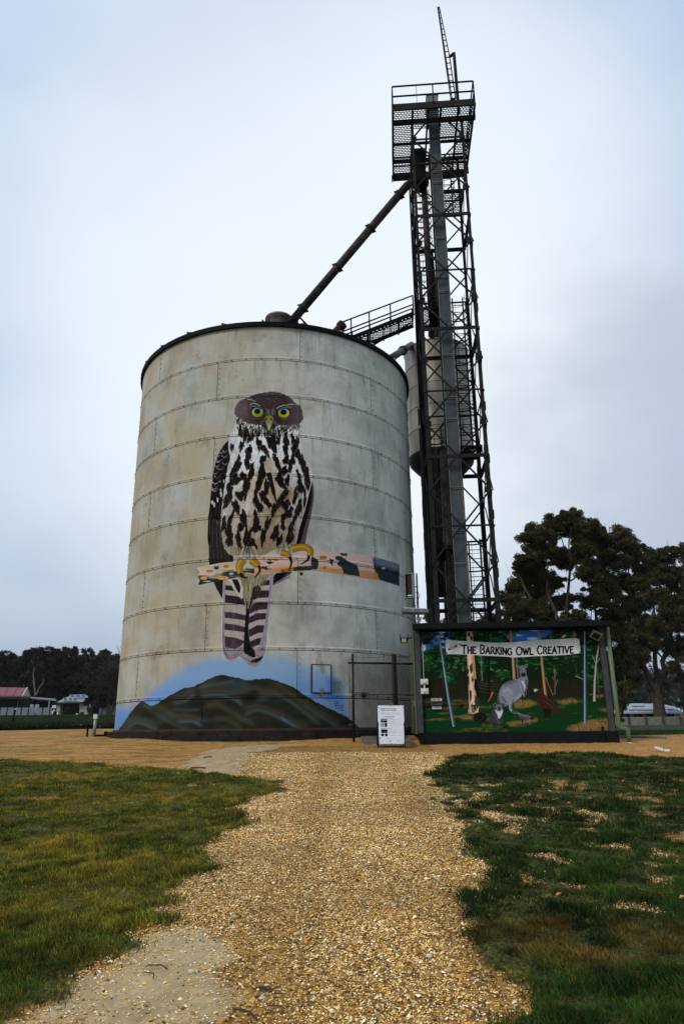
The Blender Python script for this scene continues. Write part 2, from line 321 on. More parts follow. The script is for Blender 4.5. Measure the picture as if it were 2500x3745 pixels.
def text(cv, s, x, y, h, w, c, track=.25, wid=1.0, base=None, serif=0, caps=1.0, al=1.0):
    """write s from x along y (top of the letters); base(x) bends the line; caps<1 makes the later capitals smaller"""
    first = True
    for ch in s:
        if ch == ' ': x += h*.55*wid; first = True; continue
        hh = h if (first or caps == 1) else h*caps
        g = GL.get(ch.upper())
        if g is None: x += h*.3; continue
        oy = h-hh
        for st in g[1]:
            P = []
            for (u, v) in (spline(st, 4) if ch.upper() in 'COGSDBPRU' and len(st) > 3 else st):
                px = x+u*hh*wid; py = y+oy+v*hh
                if base: py += base(px)
                P.append((px, py))
            if len(P) > 6: cv.line(P, w, c, al)
            else:
                for a, b in zip(P[:-1], P[1:]):
                    d = np.array(b, float)-a; d = d/(np.hypot(*d)+1e-9)*w*.35; cv.line([np.array(a)-d, np.array(b)+d], w, c, al)
            if serif:
                for q in (P[0], P[-1]):
                    if abs(q[1]-y-oy-(base(q[0]) if base else 0)) < .05*hh or abs(q[1]-y-h-(base(q[0]) if base else 0)) < .05*hh:
                        cv.line([(q[0]-serif, q[1]), (q[0]+serif, q[1])], w*.7, c, al)
        x += g[0]*hh*wid+h*track*wid; first = False
    return x
# ---------------------------------------------------------------- the owl, the branch and the hill
def paint_silo():
    cv = Canvas(400, 1380, 1540, 2700); rs = cv.rs
    c5 = lambda *p: [(700+x/3.136, 1400+y/3.136) for x, y in p]
    c6 = lambda *p: [(700+x/1.96, 1950+y/1.96) for x, y in p]
    c7 = lambda *p: [(400+x/1.4255, 2350+y/1.4255) for x, y in p]
    X, Y = cv.X, cv.Y
    # blue spray round the hill
    n1 = vnoise(X, Y, 60, 40, 1)
    sp = blur(cv.full([(400,2700),(404,2560),(470,2590),(560,2520),(640,2460),(740,2410),(900,2395),(1050,2395),(1110,2425),(1180,2440),(1240,2490),(1272,2560),(1292,2650),(1300,2700)]), 22)
    cv.over(0, 0, cv.w, cv.h, np.clip(sp*1.25-.15+.2*(n1-.5), 0, 1)**1.3*.88, srgb((130,170,214)))
    al0 = cv.a[..., 3].copy()
    cv.tint(np.ones_like(X), np.clip((2520-Y)/120, 0, 1)*np.clip((X-800)/200, 0, 1), (158,190,208), .6)
    cv.tint(np.ones_like(X), np.clip((Y-2470)/150, 0, 1), (92,142,212), .75)
    cv.soft([(1190,2475),(1245,2475),(1262,2560),(1200,2560)], 10, (80,130,205), .6)
    hill = spline(c7((28,480),(75,420),(130,340),(175,308),(225,330),(300,285),(380,240),(430,232),(500,200),(560,172),(610,172),(700,192),(740,195),(810,187),(860,195),(960,235),(1040,290),(1150,345),(1230,385),(1285,425),(1310,480)), 5)
    hp = fuzz(hill, 1.5, 6, rs); cv.poly(hp, (42,44,36)); H = cv.full(hp)
    fold = [((175,315),(240,360),(300,400),(420,455)),((60,450),(110,400),(170,395),(260,440)),((230,330),(300,350),(330,380),(420,420)),((440,240),(400,270),(330,290)),((560,180),(500,215),(470,240)),
            ((470,255),(560,245),(640,265),(690,300)),((500,330),(560,315),(620,350),(690,390),(760,430)),((700,350),(760,325),(840,345),(930,390),(1040,440)),((620,260),(720,240),(760,230),(820,260)),
            ((780,260),(860,245),(930,275),(990,320),(1090,400)),((860,200),(940,260),(1040,330)),((350,385),(420,380),(480,410)),((540,395),(620,400),(690,450)),((1010,300),(1100,360),(1200,420))]
    for k, f in enumerate(fold):
        P = spline(c7(*f), 6)
        cv.softline([(x, y+9) for x, y in P], 18, 6, (20,23,20), .8, H)
        cv.softline([(x, y+4) for x, y in P], 18, 8, (104,96,68), .75, H)
        if k % 2: cv.softline([(x+4, y+20) for x, y in P], 8, 5, (100,140,162), .75, H)
    cv.softline(c7((470,235),(560,215),(650,200)), 6, 5, (110,150,165), .7, H)
    cv.softline(c7((330,345),(400,352),(470,350)), 5, 4, (90,130,160), .7, H)
    cv.softline(c7((895,390),(930,415),(975,440)), 7, 4, (110,160,180), .7, H)
    cv.tint(H, vnoise(X, Y, 3, 3, 3)*vnoise(X, Y, 40, 26, 4)*1.5-.2, (80,74,54), .45)
    cv.tint(H, (vnoise(X, Y, 70, 26, 8)-.5)*2, (70,98,110), .55); cv.tint(H, (vnoise(X+Y, Y, 60, 20, 18)-.5)*2, (74,72,54), .5)
    # bird: the far wing, the tail, the near wing
    dk = (18,12,12); plum = (88,72,78)
    cv.poly(spline(c5((1320,940),(1390,1150),(1405,1300),(1370,1520),(1330,1700),(1290,1882),(1200,1882),(1230,1500),(1280,1200)), 4), (96,78,88))
    cv.poly(spline(c5((1330,1000),(1380,1200),(1365,1400),(1310,1600),(1235,1860),(1150,1860),(1240,1400)), 4), dk)
    cv.poly(c6((610,285),(722,270),(700,320),(640,350),(588,378),(560,330)), (92,70,82)); cv.poly(c6((600,290),(690,280),(650,320),(590,360)), dk)
    cv.line(c6((600,360),(650,335),(700,300)), 3, (170,150,160)); cv.line(c6((590,374),(655,348),(715,290)), 2, (220,215,215))
    LW = spline(c5((440,640),(350,740),(285,880),(250,1050),(225,1250),(205,1450),(190,1600),(205,1882),(400,1882),(420,1200),(460,800)), 5)
    cv.poly(c6((122,0),(128,215),(150,330),(180,400),(222,470),(240,500),(300,300),(300,0)), (20,15,15))
    cv.poly(LW, dk); LWm = cv.full(LW)
    for k in range(16):                 # long quill lines
        x = 128+k*8; cv.line(spline(c6((x+12,-260+rs.randint(220)),(x+4,-90),(x+3+rs.randint(5),80),(x+10+k*1.5,210)), 4), 1.3, (120,104,104) if k % 3 else (176,164,160), .8)
        cv.line(spline(c6((x+26,330),(x+38,400),(x+60,470)), 4), 1.1, (120,110,108), .5, clip=cv.full(c6((148,330),(180,400),(222,470),(240,330))))
    for k, (x, y, w_) in enumerate([(330,760,50),(345,800,46),(300,840,36),(380,845,60),(320,890,60),(300,905,40),(385,930,50),(290,955,44),(330,985,70),(270,1040,36),(300,1080,60),(275,1150,60),(250,1085,30),(260,1210,56),(265,1235,50),(235,1370,30),(255,1395,34),(340,1270,22),(300,1330,18),(385,790,40),(360,705,30)]):
        P = spline(c5((x-w_*.6, y-14),(x-w_*.2, y+w_*.14),(x+w_*.3, y),(x+w_*.75, y-w_*.5)), 4)
        cv.line(P, 2.6+(k % 3), (214,210,216) if k % 4 else (160,150,158), .95, .8, clip=LWm)
        cv.line([(a+3, b+5) for a, b in P], 5, (70,58,58), .6, 1, clip=LWm)
    for x, y, a, b in [(340,1280,10,34),(300,1345,9,28),(262,1400,9,30),(330,1130,6,10),(372,1130,7,22),(240,1370,12,22),(335,1230,8,22)]:
        q = c5((x, y))[0]; cv.oval(q[0], q[1], a/3.1, b/3.1, (220,216,222), clip=LWm)
    # tail
    T = spline(c6((232,300),(222,520),(216,760),(222,850),(240,900),(275,920),(320,905),(345,880),(400,935),(440,960),(480,945),(505,905),(530,850),(545,700),(565,560),(580,440),(585,290)), 5)
    cv.poly(T, (166,152,158)); Tm = cv.full(T)
    ins = spline(c6((244,330),(240,520),(238,760),(250,830),(300,832),(360,800),(384,740),(392,560),(330,300)), 4); cv.poly(ins, (186,174,162), clip=Tm)
    ins2 = spline(c6((560,300),(555,430),(530,620),(500,760),(460,850),(420,790),(410,650),(430,520),(520,300)), 4); cv.poly(ins2, (190,178,166), clip=Tm)
    Im, I2 = cv.full(ins), cv.full(ins2)
    for y, h, k in ((395,48,0),(475,70,1),(590,58,2),(675,60,3),(785,96,4)):
        cv.poly(c6((225,y-h*.5),(320,y-h*.42+6),(400,y-h*.2+14),(400,y+h*.5+8),(320,y+h*.5-4),(225,y+h*.5-14)), (76,56,68) if k > 1 else (52,42,46), clip=Im)
        if k > 1: cv.softline(c6((300,y-h*.3),(300,y+h*.3)), 6, 4, (140,116,132), .7, Im)
    for y, h, k in ((350,42,0),(430,56,1),(515,56,2),(590,48,3),(680,56,4),(770,50,5)):
        cv.poly(c6((400,y+18),(470,y-h*.5+8),(570,y-h*.4+2),(575,y+h*.5),(480,y+h*.5+6),(400,y+h+14)), (62,48,58), clip=I2)
    cv.poly(spline(c6((395,520),(380,700),(375,840),(400,870),(450,892),(455,850),(425,800),(408,720),(412,620),(425,520),(480,380),(440,330),(380,400)), 3), (26,20,20), clip=Tm)
    cv.poly(fuzz(c6((430,910),(515,880),(500,910),(470,930),(425,925)), 1.5, 4, rs), (34,28,30), clip=Tm)
    for k in range(60): x = 245+rs.rand()*300; y = 420+rs.rand()*420; cv.line(spline(c6((x, y),(x+rs.uniform(-4,4), y+22),(x+rs.uniform(-6,6), y+46)), 3), 1.6, (226,214,206) if k % 2 else (70,54,62), .35, .4, Tm)
    for P in [((350,770),(378,800),(372,840),(330,880),(275,895),(235,860)),((340,800),(352,830),(320,868),(270,880),(235,840)),((228,700),(232,820),(262,900)),((345,880),(400,905),(440,935)),((412,640),(470,560),(490,535)),((410,740),(440,850),(490,885))]:
        cv.line(spline(c6(*P), 6), 1.6, (80,64,72), .9, clip=Tm)
    cv.line(spline(c6((232,300),(222,520),(216,760),(222,850),(240,900),(275,920)), 5), 2, (240,236,236), .9)
    cv.line(spline(c6((583,300),(570,480),(548,680),(532,850),(505,905)), 5), 2, (225,220,224), .8)
    cv.poly(fuzz(c6((250,300),(300,400),(340,450),(360,480),(372,400),(350,330)), 2, 5, rs), (214,204,180)); cv.poly(spline(c6((290,330),(320,400),(345,430),(350,380),(330,330)), 3), (34,26,22))
    cv.poly(fuzz(c6((345,310),(370,400),(395,470),(408,545),(425,470),(490,380),(560,300)), 2.5, 5, rs), (160,146,112))
    cv.poly(fuzz(c6((440,390),(480,372),(500,400),(470,460),(430,480)), 1.5, 4, rs), (30,24,20))
    for k in range(46):
        x = 350+rs.rand()*200; cv.line(c6((x, 300+rs.rand()*30),(x*.4+.6*410+rs.uniform(-20,20), 400+rs.rand()*110)), 1.4, [(228,220,196),(110,96,70),(70,58,44)][k % 3], .7, .4)
    # breast and belly
    B = spline(c5((520,400),(480,540),(430,640),(425,760),(440,860),(400,1050),(370,1250),(350,1420),(335,1600),(350,1760),(380,1900),(480,1990),(640,1960),(800,1980),(1000,1900),(1170,1882),(1230,1700),(1290,1480),(1345,1260),(1375,1100),(1350,980),(1290,850),(1260,700),(1245,520),(1200,440),(900,380)), 5)
    Bf = fuzz(B, 1.6, 5, rs); cv.poly(Bf, (244,246,246)); Bm = cv.full(Bf)
    st = vnoise(X, Y, 5, 26, 12)
    cv.tint(Bm, np.minimum((Y-1650)/110, 1.25)-np.abs(X-975)/115*np.clip((1980-Y)/200, .1, 1)+(st-.5)*.7+.7*(vnoise(X, Y, 40, 50, 9)-.5)+.15, (200,180,160), .9)
    cv.tint(Bm, (Y-1820)/120-np.abs(X-1000)/160+(st-.5), (150,126,94), .8)
    cv.soft(c5((1030,1250),(1160,1180),(1180,1290),(1040,1500),(900,1700),(820,1600),(920,1380)), 8, (156,132,96), .75, Bm)
    cv.soft(c5((830,880),(940,880),(940,1060),(820,1000)), 6, (186,164,138), .8, Bm); cv.soft(c5((840,1150),(930,1150),(960,1330),(880,1330)), 6, (172,148,118), .8, Bm)
    spots = [(560,560,28,60,-.3),(620,600,26,70,.1),(680,600,46,66,.2),(760,590,30,40,.2),(905,585,60,22,0),(1000,640,26,60,.1),(1085,640,34,90,-.1),(1160,640,22,60,-.1),(1220,660,18,44,-.2),
     (465,735,26,34,0),(575,720,30,50,.3),(660,790,44,64,.1),(640,900,34,90,-.05),(690,1010,36,80,.15),(775,700,38,62,-.3),(840,770,34,70,-.6),(925,690,66,88,-.3),(1080,760,34,70,-.1),(1190,750,42,90,.1),(1160,880,30,60,.1),
     (545,860,20,34,0),(520,960,46,80,.35),(470,1040,30,60,.3),(820,880,40,50,.5),(960,860,26,50,-.4),(1085,880,40,52,.2),(1130,960,26,60,0),(1060,1010,46,50,.6),(990,940,30,90,-.3),(1240,860,30,90,-.25),(1290,960,34,110,-.2),(1330,1100,34,120,-.1),(1230,1060,22,60,-.3),
     (505,1110,52,60,.2),(590,1070,46,40,.3),(630,1180,48,110,.15),(560,1290,60,44,.3),(440,1180,34,70,.25),(430,1290,46,90,.3),(800,1060,50,110,.2),(770,1170,40,80,.3),(900,1080,34,50,-.3),(1020,1120,50,80,-.4),(1100,1120,30,60,.2),
     (1250,1190,44,70,-.2),(1190,1290,26,90,.15),(860,1200,36,90,.05),(930,1200,26,120,-.25),(820,1300,40,60,-.3),(870,1370,36,60,-.6),(740,1330,34,90,-.1),(780,1420,46,60,-.4),(1075,1270,36,60,.4),(1010,1370,34,110,.45),(950,1450,34,70,.3),(1080,1400,56,56,.3),(1130,1480,34,60,.3),(1240,1420,30,80,.1),(1200,1500,24,80,.15),
     (400,1380,36,50,.4),(510,1420,44,70,-.3),(600,1560,44,90,-.15),(450,1560,26,90,.35),(740,1560,34,90,-.1),(740,1650,60,60,.4),(560,1660,40,50,.2),(640,1790,50,110,.1),(540,1800,34,90,-.2),(430,1700,46,70,-.1),(440,1800,46,70,.2),(370,1620,30,70,.1),
     (860,1640,30,90,.25),(820,1760,34,80,.1),(900,1590,14,50,.3),(1060,1540,34,60,.3),(1050,1640,30,50,-.1),(960,1720,44,80,.3),(1130,1700,34,80,.2),(1170,1600,20,60,.2),(1130,1790,46,60,.3),(1010,1810,40,60,.3),(700,1850,50,60,-.2),(1300,1330,20,90,.05)]
    for k, (x, y, a, b, ro) in enumerate(spots):
        n = 26; t = np.linspace(0, 2*np.pi, n, endpoint=False); r = 1+.16*np.sin(t*3+k)+.13*np.sin(t*5+2*k)+rs.uniform(-.13, .13, n)
        u, v = a*.88*np.cos(t)*r, b*1.14*np.sin(t)*r*np.where(np.sin(t) > 0, 1.1, 1)
        P = np.stack([700+(x+u*np.cos(ro)-v*np.sin(ro))/3.136, 1400+(y+u*np.sin(ro)+v*np.cos(ro))/3.136], 1)
        cv.poly(P, (20,12,10), clip=Bm)
        for _ in range(26):             # hair tips
            i = rs.randint(n); q = P[i]; cv.line([q, q+rs.uniform(-2, 2, 2)+[0, rs.uniform(3, 8)]], 1.5, (20,12,10), .9, .3, Bm)
            i = rs.randint(n); q = P[i]+rs.uniform(-1, 1, 2); cv.line([q, q+np.array([rs.uniform(-2, 2), -rs.uniform(2, 6)])], 1.1, (226,220,208) if q[1] < 1700 else (186,164,132), .8, .3, Bm)
    cv.tint(Bm, (vnoise(X, Y, 2.2, 11, 31)-.6)*1.6, (90,74,60), .5)
    cv.tint(Bm, (vnoise(X, Y, 2.2, 11, 37)-.62)*1.6, (236,230,220), .35)
    cv.line(spline(c5((520,420),(480,560),(432,650)), 5), 2.2, (235,233,226)); cv.line(spline(c5((1290,870),(1355,960),(1378,1100),(1345,1260),(1300,1450),(1240,1640),(1190,1860)), 5), 4, (226,224,222), 1, 2)
    # neck ruff
    for k in range(120):
        t = k/119; x = 515+t*740; y = 440+120*np.sin(np.pi*t)**.6+rs.uniform(-34, 34)
        d = (t-.5)*-50
        cv.line(spline(c5((x, y-28),(x+d*.35+rs.uniform(-8,8), y+14),(x+d+rs.uniform(-20,20), y+rs.uniform(30,64))), 4), rs.uniform(2.2, 6.5), dk if k % 3 else (226,218,206), 1, 1, Bm)
    # head
    Hd = spline(c5((660,165),(760,125),(870,104),(960,104),(1060,130),(1150,190),(1200,240),(1250,265),(1270,330),(1280,410),(1250,455),(1200,470),(1130,490),(1020,485),(960,500),(890,548),(830,500),(740,480),(640,460),(560,410),(505,375),(492,320),(510,260),(545,210),(600,185)), 5)
    Hf = fuzz(Hd, 1.4, 4, rs)
    low = [q for q in Hd if q[1] > 1400+395/3.136]
    for k in range(150):                # collar feathers springing from under the head
        q = low[rs.randint(len(low))]; dx = (q[0]-985)*.10; L_ = rs.uniform(10, 26)
        cv.line(spline([(q[0]+rs.uniform(-3, 3), q[1]-4),(q[0]+dx*.5+rs.uniform(-2, 2), q[1]+L_*.5),(q[0]+dx+rs.uniform(-3, 3), q[1]+L_)], 3), rs.uniform(1.6, 4.2), [(20,13,12),(86,68,64),(206,192,176),(60,44,40)][k % 4], .95, .6, np.clip(Bm+cv.full(Hd), 0, 1) if k == -1 else Bm)
    for k in range(90):                 # pale fringe
        q = Hf[rs.randint(len(Hf))]; v = q-np.array([985, 1500.]); v = v/np.hypot(*v)
        if abs(v[0]) > .6: cv.line([q, q+v*rs.uniform(2, 5)+[0, 2]], 1.4, (205,196,186), .8, .4)
    cv.poly(Hf, (84,66,68)); Hm = cv.full(Hf)
    cv.tint(Hm, (1452-Y)/30+.2, (112,94,96), .8); cv.tint(Hm, vnoise(X, Y, 7, 4, 50)*1.4-.5, (64,48,46), .7)
    cv.softline(c5((680,200),(880,270),(960,265),(1130,230)), 9, 5, (66,50,48), .8, Hm)
    cv.soft(c5((720,420),(830,400),(960,400),(1040,430),(1010,490),(890,545),(790,490)), 5, (50,38,36), .9, Hm)
    cv.soft(c5((560,230),(640,230),(650,380),(560,370)), 6, (118,98,96), .5, Hm)
    for k in range(26):
        x, y = 720+rs.rand()*400, 165+rs.rand()*80
        q = c5((x, y))[0]; cv.oval(q[0], q[1], 1.6, 2.8, (56,40,38), .8, clip=Hm)
    for k in range(60):                 # white brow rays from the beak root
        s_ = 1 if k % 2 else -1; a = rs.uniform(.15, 1.25); L_ = rs.uniform(40, 120)
        p0 = np.array([905+s_*rs.uniform(0, 30), 380-rs.uniform(0, 60)]); p1 = p0+[s_*L_*np.sin(a)*.6, -L_*np.cos(a)*.55]
        cv.line(c5(tuple(p0), tuple(p1)), 1.3, (190,182,176), .6, .3, Hm)
    for s_, P in ((1, ((670,250),(720,235),(790,270),(835,330))), (1, ((975,300),(1010,275),(1080,255),(1150,290))), (1, ((640,190),(690,195),(735,215))), (1, ((1100,255),(1150,245),(1200,250)))):
        cv.line(spline(c5(*P), 5), 5, (196,188,180), .9, 2, Hm); cv.line([(a, b+3.2) for a, b in spline(c5(*P), 5)], 3, (36,26,24), .9, 1.5, Hm)
    cv.line(spline(c5((545,210),(515,260),(497,320)), 4), 2, (214,206,196), .8)
    for ex, ey in ((757,338),(1058,347)):
        q = c5((ex, ey))[0]
        cv.oval(q[0], q[1], 27, 22, (28,20,18)); cv.oval(q[0], q[1]+1, 24, 20.5, (110,96,90), .7); cv.oval(q[0], q[1]+.5, 22.5, 19.5, (24,18,16))
        cv.oval(q[0], q[1], 20.5, 17.8, (206,204,22)); em = cv.full([(q[0]+20.5*np.cos(a), q[1]+17.8*np.sin(a)) for a in np.linspace(0, 6.28, 24)])
        cv.tint(em, (Y-q[1]-4)/14, (150,158,20), .8); cv.tint(em, (X-q[0]-8)/14, (226,214,40), .5)
        cv.poly([(q[0]-24, q[1]-6),(q[0]-8, q[1]-9),(q[0]+10, q[1]-7),(q[0]+24, q[1]-5),(q[0]+24, q[1]-24),(q[0]-24, q[1]-24)], (96,168,186), clip=em)
        cv.line([(q[0]-21, q[1]-7),(q[0]-8, q[1]-9),(q[0]+8, q[1]-8),(q[0]+20, q[1]-6)], 2, (190,216,220), clip=em)
        cv.oval(q[0]-.5, q[1]-3, 11.5, 9.6, (14,10,10)); sg_ = 1 if ex < 900 else -1; cv.poly(spline([(q[0]-sg_*27, q[1]-19),(q[0], q[1]-16),(q[0]+sg_*22, q[1]-8),(q[0]+sg_*28, q[1]-4),(q[0]+sg_*24, q[1]-16),(q[0], q[1]-25),(q[0]-sg_*24, q[1]-26)], 3), (34,24,22), clip=Hm); cv.line(spline([(q[0]-sg_*27, q[1]-22),(q[0], q[1]-21),(q[0]+sg_*26, q[1]-10)], 4), 4, (180,170,162), .8, 1.5, Hm); cv.line(spline([(q[0]-22, q[1]+8),(q[0]-6, q[1]+22),(q[0]+14, q[1]+18),(q[0]+23, q[1]+4)], 4), 1.5, (170,156,150), .7)
    for k in range(60):                 # whiskers
        s_ = 1 if k % 2 else -1; y = 400+rs.rand()*70; L_ = rs.uniform(40, 110)
        cv.line(spline(c5((888+s_*35, y),(888+s_*(45+L_*.5), y+30),(888+s_*(30+L_*.8), y+80)), 3), 1.1, (150,138,132) if k % 3 else (40,30,28), .6, .3, Hm)
    cv.poly(spline(c5((838,405),(862,378),(915,378),(940,405),(930,440),(912,500),(888,550),(868,500),(850,440)), 4), (214,190,40))
    cv.poly(spline(c5((858,440),(885,420),(905,430),(908,480),(888,548),(868,490)), 4), (158,176,188)); cv.poly(c5((905,430),(925,445),(905,500),(890,540)), (208,180,50))
    for x in (856, 918): q = c5((x, 418))[0]; cv.oval(q[0], q[1], 3.2, 4.4, (30,24,20))
    # the branch
    Br = spline(c6((40,246),(200,214),(330,200),(500,170),(620,154),(760,150),(850,118),(890,80),(893,95),(884,118),(940,128),(1050,138),(1200,150),(1300,165),(1400,195),(1490,225)), 4)+spline(c6((1490,380),(1380,345),(1300,332),(1200,318),(1000,285),(850,268),(700,275),(500,290),(300,322),(130,355),(50,370),(60,340),(46,312),(62,286)), 4)
    cv.poly(Br, (222,190,178)); Brm = cv.full(Br); cv.tint(Brm*(X < 940), .5+(vnoise(X, Y, 26, 8, 70)-.4)*3, (196,186,160), .9)
    mid = np.interp(X, [720,870,1010,1130,1240,1350,1460], [2102,2080,2055,2052,2060,2072,2110])
    cv.tint(Brm*np.where(X > 920, .8, .1), (Y-mid-9)/13+(vnoise(X, Y, 40, 3, 60)-.5), (216,166,112), .85)
    cv.tint(Brm*(X > 920), (Y-mid-14)/14, (204,142,84), .65)
    cv.tint(Brm*(X < 930), (Y-mid-2)/9+(vnoise(X, Y, 30, 5, 64)-.5)*2, (52,66,70), 1.0); cv.tint(Brm*(X < 930), (vnoise(X, Y, 26, 6, 63)-.5)*2.4, (226,196,132), .8)
    cv.tint(Brm*(X < 930), (Y-mid-24)/6, (40,52,56), 1)
    teal = (50,62,66)
    for P in [((1030,165),(1070,165),(1120,200),(1190,235),(1205,310),(1150,300),(1090,290),(1080,250),(1040,220),(1060,200),(1030,190)),((985,180),(1018,190),(1010,215),(1015,232),(992,215),(995,195)),((1060,143),(1118,145),(1112,166),(1075,160)),
              ((860,165),(905,190),(912,225),(900,255),(850,265),(700,272),(620,280),(660,262),(760,240),(860,235),(855,190)),((500,240),(560,232),(574,255),(540,264),(500,255)),((530,205),(570,200),(590,212),(560,225)),((160,240),(200,236),(190,262),(165,258)),((1300,178),(1400,195),(1490,225),(1490,380),(1380,345),(1345,330),(1330,280),(1320,330),(1310,300))]:
        cv.poly(fuzz(c6(*P), 1.2, 5, rs), teal, clip=Brm)
    cv.soft(c6((1300,165),(1400,190),(1490,222),(1490,270),(1310,225)), 5, (128,142,156), .85, Brm)
    cv.poly(c6((1305,240),(1325,290),(1350,332),(1310,332)), (214,140,70), clip=Brm); cv.oval(*c6((1372,252))[0], 7, 5, (196,164,130))
    for x, y, a, b in [(944,175,15,7),(953,248,7,5),(130,272,12,5),(290,270,9,5),(247,238,12,5),(600,190,14,4),(560,190,10,4),(90,322,14,6),(225,320,22,7),(690,262,26,5),(430,300,26,6)]:
        q = c6((x, y))[0]; cv.oval(q[0], q[1], a*1.0, b, (176,118,34) if x > 900 or y < 280 else (222,168,80), clip=Brm, rough_=.15)
    for x, y, a, b in [(150,290,20,8),(285,290,14,7),(110,345,24,4),(340,318,20,5),(370,250,20,8),(560,245,18,7),(470,205,16,5)]:
        q = c6((x, y))[0]; cv.oval(q[0], q[1], a/1.6, b/1.6, (190,196,196), clip=Brm, rough_=.25)
    for k in range(60):
        x = 720+rs.rand()*730; y = np.interp(x, [720,870,1010,1130,1240,1350,1460], [2092,2075,2050,2045,2055,2070,2110])+rs.uniform(-16, 34)
        cv.line([(x, y),(x+rs.uniform(12, 40), y+rs.uniform(-2, 4))], 1.1, (60,56,56) if k % 3 else (240,226,214), .45, .3, Brm)
    bodyall = np.maximum(Bm, 0)
    cv.tint(bodyall, np.clip((np.abs(X-(985-(Y-1500)*.06))-78)/60, 0, 1), (90,76,70), .18)
    # feet
    for k in range(70):
        x = 330+rs.rand()*160; cv.line(spline(c6((x*.5+205, 92+rs.rand()*20),(x*.8+82, 130),(x, 165+rs.rand()*40)), 3), 2.2, [(214,206,180),(150,134,104),(60,48,40)][k % 3], .9, .5)
        x = 600+rs.rand()*150; cv.line(spline(c6((x*.5+330, 74+rs.rand()*20),(x*.8+135, 100),(x, 130+rs.rand()*30)), 3), 2.2, [(204,196,176),(150,134,104),(70,58,50)][k % 3], .9, .5)
    def toe(P, w, claw):
        cv.line(spline(c6(*P), 5), w+3, (60,44,16), 1, w*.8+2); cv.line(spline(c6(*P), 5), w, (178,130,30), 1, w*.8)
        cv.line([(a-w*.22, b-1) for a, b in spline(c6(*P), 5)], w*.3, (206,180,74), .8)
        for a, b in spline(c6(*P), 3): cv.line([(a-w*.4, b+2),(a+w*.4, b+2)], 1, (120,82,14), .6)
        cv.line(spline(c6(*claw), 5), 11, (18,16,20), 1, 3)
    toe([(372,188),(345,235),(352,290)], 27, [(352,285),(362,312),(405,320)]); toe([(430,190),(460,215),(482,235)], 27, [(484,232),(488,275),(450,322)])
    toe([(640,140),(690,150),(705,170)], 21, [(705,168),(716,215),(698,270)]); toe([(720,112),(800,98),(850,120),(850,160)], 25, [(842,160),(830,195),(780,222)])
    cv.oval(*c6((787,290))[0], 6, 8, (30,24,24)); cv.oval(*c6((790,276))[0], 9, 4, (206,150,40))
    allb = np.clip(Bm+Hm+Tm+LWm, 0, 1)
    cv.tint(allb, (vnoise(X+Y*.15, Y, 2.4, 14, 91)-.55)*2.4, (40,30,28), .18); cv.tint(allb, (vnoise(X-Y*.1, Y, 2.2, 12, 92)-.6)*2.4, (236,230,224), .12)
    cv.tint(Hm, np.clip((np.abs(X-985)-62)/50, 0, 1), (128,112,112), .55); cv.tint(Hm, np.clip((np.hypot((X-985)/1.6, Y-1520)-10)/-30+1, 0, 1), (40,30,30), .35)
    # bare patches, small signature scrawl near the hatch
    for q in [(1177,2440,9,22),(1232,2500,16,12),(1232,2528,15,9)]: cv.oval(q[0], q[1], q[2], q[3], (128,134,116), .55, rough_=.3)
    cv.poly(fuzz([(1220,2495),(1244,2493),(1242,2512),(1246,2536),(1222,2538),(1226,2514)], 2, 4, rs), (134,138,110), .9)
    for P in [((1228,2562),(1222,2570),(1229,2576)),((1232,2564),(1233,2576)),((1236,2567),(1236,2575),(1240,2567),(1241,2576)),((1222,2580),(1256,2578)),((1228,2581),(1228,2590),(1236,2590)),((1240,2582),(1238,2590),(1246,2588)),((1248,2581),(1249,2592),(1256,2582)),((1244,2597),(1256,2597))]: cv.line(P, 1.6, (24,22,30))
    cv.a[..., 3] = np.clip(cv.a[..., 3], 0, 1)
    return cv
